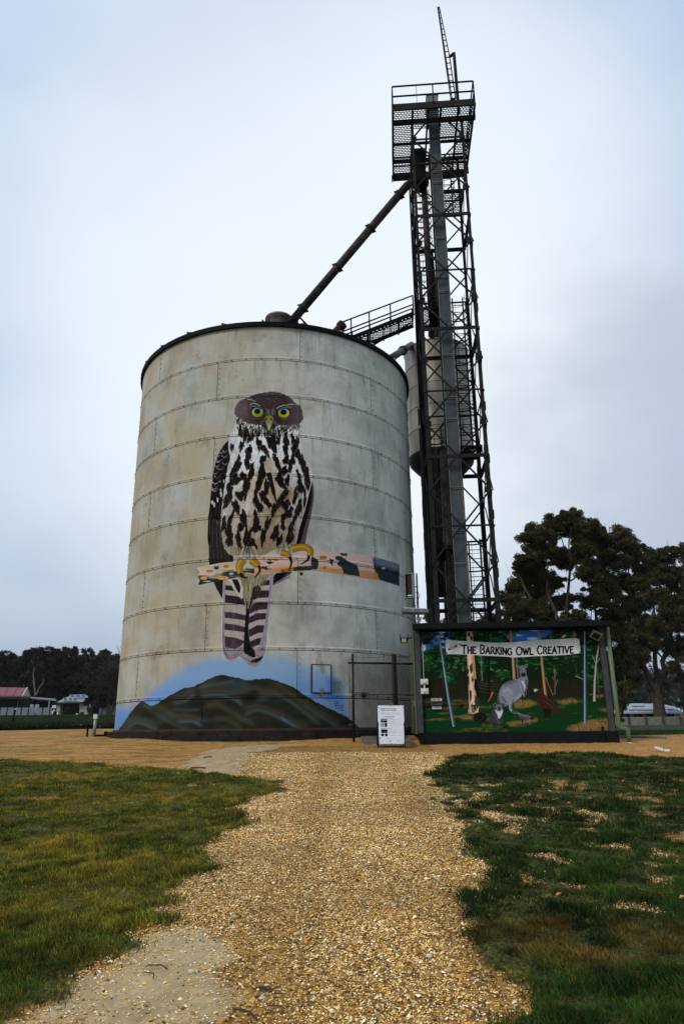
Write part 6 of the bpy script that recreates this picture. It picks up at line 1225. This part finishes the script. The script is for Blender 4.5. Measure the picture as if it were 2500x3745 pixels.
h1 = house('house', 'low house with red gabled roof behind the grey sheet fence at far left', 40, YH+8)
def slab(name, pts, th_, m, par): b = MB(); P = [Vector(p) for p in pts]; b.prism(P, Vector((0, 0, -th_))); return b.build(name, m, par)
rA, rB, eA, eB = at(-300, 2509, YH+12), at(100, 2515, YH+12), at(-300, 2541, YH+8), at(82, 2545, YH+8)
for k in range(12):
    t0, t1 = k/12, (k+1)/12-.004; L_ = lambda p, q, t: p+(q-p)*t
    slab('roof_sheet', [L_(rA, rB, t0), L_(rA, rB, t1), L_(eA, eB, t1), L_(eA, eB, t0)], .1, M_redroof, h1)
eC = at(111, 2545, YH+16); slab('roof_back', [rA, rB, eC, at(-300, 2541, YH+16)], .1, M_redroof, h1)
b = MB(); b.prism([eB+Vector((0, 0, -.1)), rB+Vector((0, 0, -.15)), eC+Vector((0, 0, -.1))], (-.1, .0, 0)); b.build('gable', M_cream, h1)
for k in range(5):
    t0 = .08+k*.19; a_, c_ = eB+(rB-eB)*t0, eC+(rB-eC)*t0; b = MB(); b.bar(a_+Vector((.06, 0, -.25)), c_+Vector((.06, 0, -.25)), .06, .03); b.build('gable_board', M_cream, h1)
b = MB(); b.bar(eB+Vector((.05, 0, 0)), rB+Vector((.05, 0, 0)), .18); b.bar(rB+Vector((.05, 0, 0)), eC+Vector((.05, 0, 0)), .14); b.build('barge_board', M_cream, h1)
b = MB(); pbox(b, -300, 74, 2560, 2626, YH+9, 5); b.build('wall', M_brown, h1)
for x0, x1, yt, yb, m in ((-20, 30, 2564, 2582, M_glass), (62, 68, 2562, 2590, M_cream), (40, 56, 2566, 2586, M_glass)): b = MB(); pbox(b, x0, x1, yt, yb, YH+8.9, .1); b.build('window' if m is M_glass else 'post', m, h1)
slab('veranda_roof', [at(-300, 2548, YH+4), at(112, 2549, YH+4), at(112, 2546, YH+9), at(-300, 2545, YH+9)], .35, M_brown, h1)
slab('carport_roof', [at(96, 2549, YH+5), at(207, 2559, YH+5), at(200, 2555, YH+10), at(96, 2547, YH+10)], .25, M_roofg, h1)
for x_ in (110, 177, 203): b = MB(); pbox(b, x_, x_+2.5, 2556, 2622, YH+5.2, .15); b.build('post', M_galv if x_ == 177 else M_brown, h1)
b = MB(); pbox(b, 112, 190, 2571, 2600, YH+9, .2); b.build('back_screen', M_brown, h1)
for x0, x1 in ((109, 123), (127, 143)): b = MB(); pbox(b, x0, x1, 2576, 2600, YH+3, .3); tag(b.build('water_tank', mat('pale_blue_tank', (.30,.40,.45), None, 3, .5) if x0 == 109 else bpy.data.materials['pale_blue_tank']), 'pale blue tank panel under the carport, %s of the pair' % ('left' if x0 == 109 else 'right'), 'tank', 'pale blue tanks under the carport')
gf = thing('sheet_fence', 'grey corrugated sheet fence in front of the red roofed house', 'fence', tuple(at(90, 2621, YH)))
x_ = -260
while x_ < 190:
    b = MB(); n_ = 26; pbox(b, x_, min(x_+n_-.06, 192), 2587.5+random.uniform(-.2, .2), 2626, YH, .08); b.build('fence_sheet', M_greywall, gf); x_ += n_
gf2 = thing('sheet_fence', 'short leaning grey sheet fence beside the dark bare tree by the silo', 'fence', tuple(at(390, 2620, YH-6)))
for x0, x1, yt in ((361, 372, 2589), (373, 390, 2590), (395, 408, 2581), (409, 440, 2583)): b = MB(); pbox(b, x0, x1, yt, 2624, YH-6, .08); b.build('fence_sheet', M_greywall, gf2)
h2 = house('house', 'small cream weatherboard house with blue solar panels on its grey roof', 260, YH+6)
for x0, x1 in ((207, 221), (291, 314)):
    for k in range(8): b = MB(); t = 2570+k*5.4; pbox(b, x0, x1, t, t+5.1, YH+6+.02*k, 3); b.build('board', M_cream, h2)
b = MB(); pbox(b, 218, 292, 2568, 2624, YH+7.5, 3); b.build('wall', M_brown, h2)
b = MB(); pbox(b, 226, 229, 2574, 2612, YH+7.3, .1); b.build('door_frame', M_cream, h2)
b = MB(); pbox(b, 212, 330, 2603, 2604.5, YH+5.6, .1); 
for q in range(14): pbox(b, 214+q*8.6, 214.8+q*8.6, 2603, 2614, YH+5.6, .06)
b.build('deck_rail', M_brown, h2)
P_ = [at(203, 2569, YH+5.2), at(321, 2567, YH+5.2), at(322, 2544, YH+10), at(257, 2544, YH+10)]
slab('roof', P_, .15, M_roofg, h2); slab('roof_back', [P_[0], P_[3], at(226, 2567, YH+15)], .15, M_roofg, h2); b = MB(); b.bar(P_[0]-Vector((0, .1, .15)), P_[1]-Vector((0, .1, .15)), .2, .3); b.build('gutter', M_brown, h2)
nrm = (P_[1]-P_[0]).cross(P_[3]-P_[0]).normalized(); nrm = nrm if nrm.z > 0 else -nrm
def roofpt(u, v): return P_[0]+(P_[1]-P_[0])*u+(at(203, 2544, YH+10)-P_[0])*v+nrm*.12
for u0, u1, v0, v1, n_ in ((.46, .98, .54, .98, 3), (.245, .70, .07, .50, 3)):
    for k in range(n_):
        a_, c_ = u0+(u1-u0)*k/n_+.006, u0+(u1-u0)*(k+1)/n_-.006; b = MB(); b.prism([roofpt(a_, v0), roofpt(c_, v0), roofpt(c_, v1), roofpt(a_, v1)], nrm*.06); fr_ = b.build('solar_frame', M_roofw, h2)
        b = MB(); b.prism([roofpt(a_+.012, v0+.03)+nrm*.062, roofpt(c_-.012, v0+.03)+nrm*.062, roofpt(c_-.012, v1-.03)+nrm*.062, roofpt(a_+.012, v1-.03)+nrm*.062], nrm*.02); b.build('solar_panel', M_solar, fr_)
for x0, x1, yt, yb in ((191, 206, 2579, 2590), (208, 214, 2604, 2613), (277, 285, 2609, 2614)): b = MB(); pbox(b, x0, x1, yt, yb, YH+5, .3); tag(b.build('crate', M_white), 'small white box-like item lying %s' % {191: 'between the two far left houses', 208: 'at the left foot of the cream weatherboard house', 277: 'under the deck rail of the cream weatherboard house'}[x0], 'box')
# ---- right hand house and fence
YR = 110.0
ff = thing('panel_fence', 'long beige sheet steel boundary fence across the far right lawn', 'fence', tuple(at(2420, 2652, YR)))
x_ = 2236
while x_ < 2720:
    b = MB(); pbox(b, x_, x_+20.9, 2623-(x_-2240)*.008, 2658, YR, .06); b.build('fence_sheet', M_beige, ff)
    b = MB(); 
    for q in range(5): pbox(b, x_+1+q*4.1, x_+2.2+q*4.1, 2624-(x_-2240)*.008, 2658, YR-.05, .05)
    stuff(b.build('sheet_rib', M_beige, ff)); 
    if (x_-2236) % 63 == 0 or abs(x_-2299) < 4: b = MB(); pbox(b, x_-1.5, x_+2.5, 2622-(x_-2240)*.008, 2659, YR-.12, .15); b.build('fence_post', M_greyt, ff)
    x_ += 21
b = MB(); pbox(b, 2236, 2720, 2621, 2624, YR-.08, .12); b.build('top_rail', M_beige, ff)
h3 = house('house', 'tan brick house with pale metal roof and solar panels behind the beige fence', 2400, YR+14); y3 = YR+12
b = MB(); pbox(b, 2150, 2488, 2608, 2656, y3, 6); b.build('wall', M_brickw, h3)
for x0, x1 in ((2262, 2280), (2288, 2302), (2315, 2349), (2363, 2389), (2438, 2464)): b = MB(); pbox(b, x0, x1, 2609, 2630, y3-.1, .15); f_ = b.build('window_frame', M_roofw, h3); b = MB(); pbox(b, x0+1.2, x1-1.2, 2610, 2630, y3-.16, .1); b.build('window_pane', M_glass, f_)
Q_ = [at(2150, 2605, y3-1), at(2494, 2604, y3-1), at(2447, 2581, y3+4), at(2150, 2574, y3+5), at(2410, 2573.5, y3+5)]
slab('roof', [Q_[0], Q_[1], Q_[2], Q_[4], Q_[3]], .12, M_roofw, h3); b = MB(); b.bar(Q_[0]-Vector((0, .1, .12)), Q_[1]-Vector((0, .1, .12)), .15, .25); b.build('gutter', M_roofw, h3)
b = MB()
for k in range(60):
    u = k/60; a_ = Q_[0]+(Q_[1]-Q_[0])*u; c_ = Q_[3]+(Q_[4]-Q_[3])*min(u*1.22, 1.0) if u < .82 else Q_[4]+(Q_[1]-Q_[4])*((u-.82)/.18)*.9
    b.bar(a_+UP*.05, c_+UP*.05, .05, .07)
stuff(b.build('roof_ribs', M_roofg, h3))
def rp3(px, v, off=.16): a_, c_ = at(px, 2605, y3-1), at(px, 2574, y3+5); return a_+(c_-a_)*v+Vector((0, -.3, 1)).normalized()*off
for x0, x1, v0, v1, n_ in ((2307, 2353, .58, .90, 2), (2322, 2412, .16, .46, 4), (2296, 2320, .16, .46, 1), (2437, 2460, .22, .60, 1)):
    for k in range(n_):
        a_, c_ = x0+(x1-x0)*k/n_+.6, x0+(x1-x0)*(k+1)/n_-.6; b = MB(); nz = Vector((0, -.3, 1)).normalized(); b.prism([rp3(a_, v0), rp3(c_, v0), rp3(c_, v1), rp3(a_, v1)], nz*.06); fr_ = b.build('solar_frame', M_roofw, h3)
        b = MB(); b.prism([rp3(a_+.8, v0+.02, .225), rp3(c_-.8, v0+.02, .225), rp3(c_-.8, v1-.02, .225), rp3(a_+.8, v1-.02, .225)], nz*.02); b.build('solar_panel', M_solarl, fr_)
# ================================================================ TREES
def leaf_mesh(name, cents, rad, n, size, c_lo, c_hi, parent, sub=13, flat=.8):
    V, Cc = [], []
    for (c, r) in zip(cents, rad):
        sc_ = rng.normal(0, 1, (sub, 3)); sc_ /= np.linalg.norm(sc_, axis=1)[:, None]; sc_ *= (rng.rand(sub)**.5)[:, None]*r*.80; sc_[:, 2] *= flat
        m = int(n*(r/np.mean(rad))**2/sub)
        for q in sc_:
            rr = r*rng.uniform(.15, .40); p = rng.normal(0, 1, (m, 3)); p /= np.linalg.norm(p, axis=1)[:, None]; p *= (rng.rand(m)**.42)[:, None]*rr; p[:, 2] = p[:, 2]*.62-np.abs(rng.normal(0, .18*rr, m))
            P = p+q+np.array(c); a = rng.normal(0, 1, (m, 3)); a[:, 2] -= .9; a /= np.linalg.norm(a, axis=1)[:, None]; bb_ = np.cross(a, rng.normal(0, 1, (m, 3))); bb_ /= np.linalg.norm(bb_, axis=1)[:, None]
            s = size*rng.uniform(.6, 1.4, (m, 1)); a = a*s; bb_ = bb_*s*.42
            V.append(np.stack([P-a*.45+bb_*.5, P-a*.25-bb_*.5, P+a*.62], 1)); t = rng.rand(m, 1); k = rng.uniform(.7, 1.3)
            Cc.append(np.repeat(((np.array(c_lo)*(1-t)+np.array(c_hi)*t)*k)[:, None, :], 3, 1))
    V = np.concatenate(V).reshape(-1, 3); Cc = np.concatenate(Cc).reshape(-1, 3); Fq = np.arange(len(V)).reshape(-1, 3)
    return fastmesh(name, V, Fq, M_leaf, Cc, parent)
def limb(b, p, q, r0, r1, n=5, wig=.06, sides=6):
    p, q = Vector(p), Vector(q); Ln = (q-p).length; pts = []
    for i in range(n+1):
        t = i/n; o = Vector((random.uniform(-1, 1), random.uniform(-1, 1), random.uniform(-.5, .5)))*Ln*wig*math.sin(PI*t); pts.append(p+(q-p)*t+o+Vector((0, 0, -Ln*.06*math.sin(PI*t))))
    b.tube(pts, r0, sides, False, r1); return pts
def gum(label, base, blobs, Y, r, n, size, c_lo=(.012,.012,.003), c_hi=(.088,.070,.012), group=None, bark=None, fork=.35, twigs_=True, name='gum_tree', cat='tree', cr_=1.35, sub=26):
    x, y = base; z = gz(x, y); t = thing(name, label, cat, (x, y, z), group)
    C_ = []; R_ = []
    for bl in blobs:
        yy = Y+random.uniform(-3, 3) if Y > 50 else Y+random.uniform(-1.5, 1.5)
        C_.append(at(bl[0], bl[1], yy)); R_.append(bl[2]*yy/2580*cr_)
    top = max(c.z for c in C_); mid = sum((c for c in C_), Vector())/len(C_); b = MB()
    f = Vector((x+(mid.x-x)*.35, y, z+(mid.z-z)*fork)); limb(b, (x, y, z-.3), f, r, r*.72, 6, .02, 10)
    mains = []
    for k in range(3):
        g_ = Vector((mid.x+(k-1)*abs(top-z)*.13, y+random.uniform(-1, 1), z+(mid.z-z)*random.uniform(.9, 1.1))); limb(b, f, g_, r*.5, r*.25, 6, .05, 8); mains.append((f, g_))
    b.build('trunk', bark or M_bark, t, True); b = MB()
    for c, rr in zip(C_, R_):
        f_, g_ = min(mains, key=lambda m: (m[1]-c).length); s = g_ if c.z > g_.z else f_+(g_-f_)*random.uniform(.3, .9); pts = limb(b, s, c, r*.20, r*.05, 5, .08, 5)
        if twigs_:
            for _ in range(7): e = c+Vector((random.gauss(0, 1), random.gauss(0, .7), random.gauss(0, .8)))*rr*.62; limb(b, pts[-2], e, r*.055, r*.015, 3, .1, 4)
    b.build('branches', bark or M_bark, t, True)
    stuff(leaf_mesh('crown', C_, R_, n, size, c_lo, c_hi, t, sub)); return t
def gb(px, Y): d = ray(px, 2640); return (d[0]/d[1]*Y, Y)
print('trees', time.time()-T0)
gum('broad dark gum tree rising directly behind the mural hut', gb(2085, 70), [(1950,1962,48),(2040,1910,46),(2078,1893,38),(2120,1945,55),(2000,2010,52),(1932,2035,36),(1955,2085,50),(2060,2040,44),(2130,2010,40),(1905,2125,42),(1872,2165,34),(1965,2160,48),(2025,2125,36),(1862,2240,30),(1985,2235,46),(2060,2205,38),(2100,2270,40),(1905,2275,30),(2150,2080,40),(2030,2290,36),(1905,2060,30),(1900,2205,34),(2000,1950,40),(2150,1925,36),(1850,2190,26),(1930,2230,34)], 70, .50, 8000, .235, cr_=1.5, sub=34)
gum('dark gum tree behind the right end of the mural hut', gb(2215, 76), [(2200,1958,42),(2262,1962,46),(2300,2005,42),(2240,2045,52),(2325,2070,40),(2175,2090,42),(2205,2150,56),(2285,2135,50),(2155,2190,44),(2235,2235,56),(2300,2215,42),(2185,2300,42),(2250,2320,46),(2260,2395,46),(2235,2460,34),(2325,2140,36),(2180,2000,34)], 76, .55, 8000, .245, cr_=1.5, sub=34)
gum('tall gum tree with thick trunk growing beside the far right house', gb(2412, YR+5), [(2385,2040,40),(2437,2030,36),(2420,2098,46),(2368,2115,38),(2470,2110,42),(2392,2180,50),(2460,2190,46),(2342,2200,36),(2432,2260,56),(2342,2290,50),(2484,2275,38),(2390,2335,46),(2300,2330,40),(2325,2400,50),(2298,2470,42),(2470,2370,36),(2455,2440,24),(2270,2520,36),(2262,2570,26)], YR+4, 1.05, 8000, .34, fork=.30, cr_=1.5, sub=34)
gum('leaning dark gum tree cut off by the right edge of the picture', gb(2520, YR+4), [(2500,2010,30),(2530,2060,40),(2515,2120,40),(2550,2190,60),(2520,2280,46),(2505,2350,40),(2540,2410,50),(2510,2480,34),(2560,2520,50),(2600,2150,60),(2600,2300,70)], YR+2, 1.0, 7000, .36, fork=.2)
gum('low gum tree showing between the tower feet over the hut roof', gb(1690, 84), [(1580,2290,30),(1570,2250,22),(1640,2300,40),(1720,2290,40),(1790,2270,34),(1840,2290,40),(1690,2330,50),(1560,2340,40)], 84, .3, 4200, .28)
hb = thing('hanging_branch', 'weeping leafy branch of the gums drooping before the beige fence', 'branch', tuple(at(2262, 2560, 66))); b = MB(); limb(b, at(2240, 2440, 70), at(2268, 2640, 66), .06, .02, 6, .03, 5); b.build('stem', M_bark, hb); stuff(leaf_mesh('leaves', [at(2258, 2560, 67), at(2266, 2600, 66), at(2272, 2630, 66), at(2250, 2585, 67), at(2290, 2560, 67)], [.45, .38, .36, .4, .4], 260, .26, (.025,.028,.009), (.06,.055,.016), hb))
# wood behind the far right house
for k, (px, py, rr) in enumerate([(2290,2520,46),(2350,2490,50),(2425,2470,56),(2500,2480,50),(2570,2470,60),(2240,2540,40),(2180,2520,50)]):
    gum(['first','second','third','fourth','fifth','sixth','seventh'][[6,0,2,3,4,5,1].index(k) if False else [2,3,4,5,6,1,0][k]]+' from the left of the misty gums behind the metal roofed house', gb(px, 210+k*4), [(px,py,rr),(px-rr*.5,py+30,rr*.8),(px+rr*.5,py+34,rr*.8),(px,py+66,rr)], 210+k*4, .5, 1500, .9, (.04,.042,.028), (.08,.08,.05), 'misty gums behind the far right house', M_pale_bark, twigs_=False)  # leaves paler and greyer than the other gums, distance haze in their colour
# wood on the left
L_tops = [(-95,2395),(-50,2370),(-8,2395),(22,2378),(60,2392),(92,2376),(124,2364),(155,2366),(182,2374),(203,2366),(235,2368),(268,2362),(296,2392),(322,2372),(350,2402),(382,2374),(410,2384),(440,2400),(470,2390)]
for k, (px, py) in enumerate(L_tops):
    Yt = 168+(k*7) % 16; rr = 30 if px < 370 else 24; bl = [(px, py+rr*.7, rr)]; yq = py+rr*1.7
    while yq < 2590: w_ = 24+min((yq-py)*.14, 14); bl += [(px-w_*.55+random.uniform(-6, 6), yq, w_), (px+w_*.55+random.uniform(-6, 6), yq+8, w_)]; yq += w_*1.25
    gum('dark gum tree, %s from the left in the wood behind the far left houses' % ['first','second','third','fourth','fifth','sixth','seventh','eighth','ninth','tenth','eleventh','twelfth','thirteenth','fourteenth','fifteenth','sixteenth','seventeenth','eighteenth','nineteenth'][k], gb(px, Yt), bl, Yt, .4, 1000, .75, (.014,.014,.008), (.040,.034,.018), 'gum trees in the left wood', M_pale_bark if k % 4 == 1 else M_bark, twigs_=False, cr_=1.2, sub=16)
pt_ = thing('forked_gum_tree', 'pale forked gum trunks showing in the dark wood above the carport', 'tree', tuple(at(132, 2545, 160))); b = MB()
for P in (((130,2545),(126,2500),(122,2465),(128,2440)), ((134,2540),(146,2512),(158,2498),(160,2480)), ((128,2520),(122,2490))): b.tube([at(p[0], p[1], 160) for p in P], .17, 6, False, .06)
b.build('trunk', M_pale_bark, pt_)
# bare twiggy tree by the silo
bt = thing('bare_tree', 'dark twiggy bare tree with forked trunk close to the silo left edge', 'tree', (gb(398, YH-8)[0], YH-8, gz(*gb(398, YH-8)))); b = MB()
def grow_branch(b, p, d, Ln, r, depth):
    q = p+d*Ln; limb(b, p, q, r, r*.65, 3, .07, 5 if depth > 1 else 3)
    if depth == 0: return
    for _ in range(4 if depth > 1 else 4):
        nd = (d+Vector((random.gauss(0, .55), random.gauss(0, .4), random.gauss(.05, .35)))).normalized(); grow_branch(b, p+(q-p)*random.uniform(.45, 1), nd, Ln*random.uniform(.6, .85), r*.55, depth-1)
f0 = at(395, 2620, YH-8); f0.z = gz(f0.x, f0.y)-.2
grow_branch(b, f0, Vector((-.10, 0, 1)).normalized(), 4.2, .42, 5); grow_branch(b, f0+Vector((.4, 0, .2)), Vector((.28, 0, 1)).normalized(), 3.4, .34, 4)
tb = b.build('trunk', M_bark, bt)
cs = [at(x, y, YH-8) for x, y in ((372,2450),(400,2470),(340,2500),(385,2520),(420,2480),(350,2560),(330,2470))]; stuff(leaf_mesh('twigs', cs, [2.2]*7, 1100, .5, (.022,.018,.012), (.04,.032,.02), bt))
for k, (px, py, rr, lab) in enumerate([(247,2590,12,'small round dark shrub in front of the solar panelled house'), (300,2608,7,'low green bush by the deck of the solar panelled house'), (335,2610,16,'green bush heap right of the solar panelled house'), (200,2608,9,'dark shrub between the grey fence and the cream house'), (330,2590,14,'dark shrub beside the bare tree in front of the wood')]):
    p = at(px, 2618, YH+1); s_ = thing('shrub', lab, 'shrub', (p.x, p.y, p.z)); b = MB(); c = at(px, py, YH+1); limb(b, (p.x, p.y, gz(p.x, p.y)-.1), c, .08, .04, 3); b.build('stem', M_bark, s_); stuff(leaf_mesh('foliage', [c, c-Vector((0, 0, rr*.03))], [rr*.055, rr*.06], 500, .26, (.03,.035,.012), (.06,.075,.022), s_))
print('built in', round(time.time()-T0, 1))

# ================================================================ THE AIR
b = MB(); b.box((0, 150, 12), (620, 560, 70)); m = bpy.data.materials.new('haze'); m.use_nodes = True; nt = m.node_tree; nt.nodes.remove(nt.nodes['Principled BSDF']); vp_ = nt.nodes.new('ShaderNodeVolumePrincipled'); vp_.inputs['Density'].default_value = .00008; vp_.inputs['Color'].default_value = (.9, .93, .97, 1); nt.links.new(vp_.outputs[0], nt.nodes['Material Output'].inputs['Volume'])
hz_ = stuff(b.build('haze', m)); hz_['label'] = 'faint mist hanging over the yard and the far trees'; hz_['category'] = 'haze'
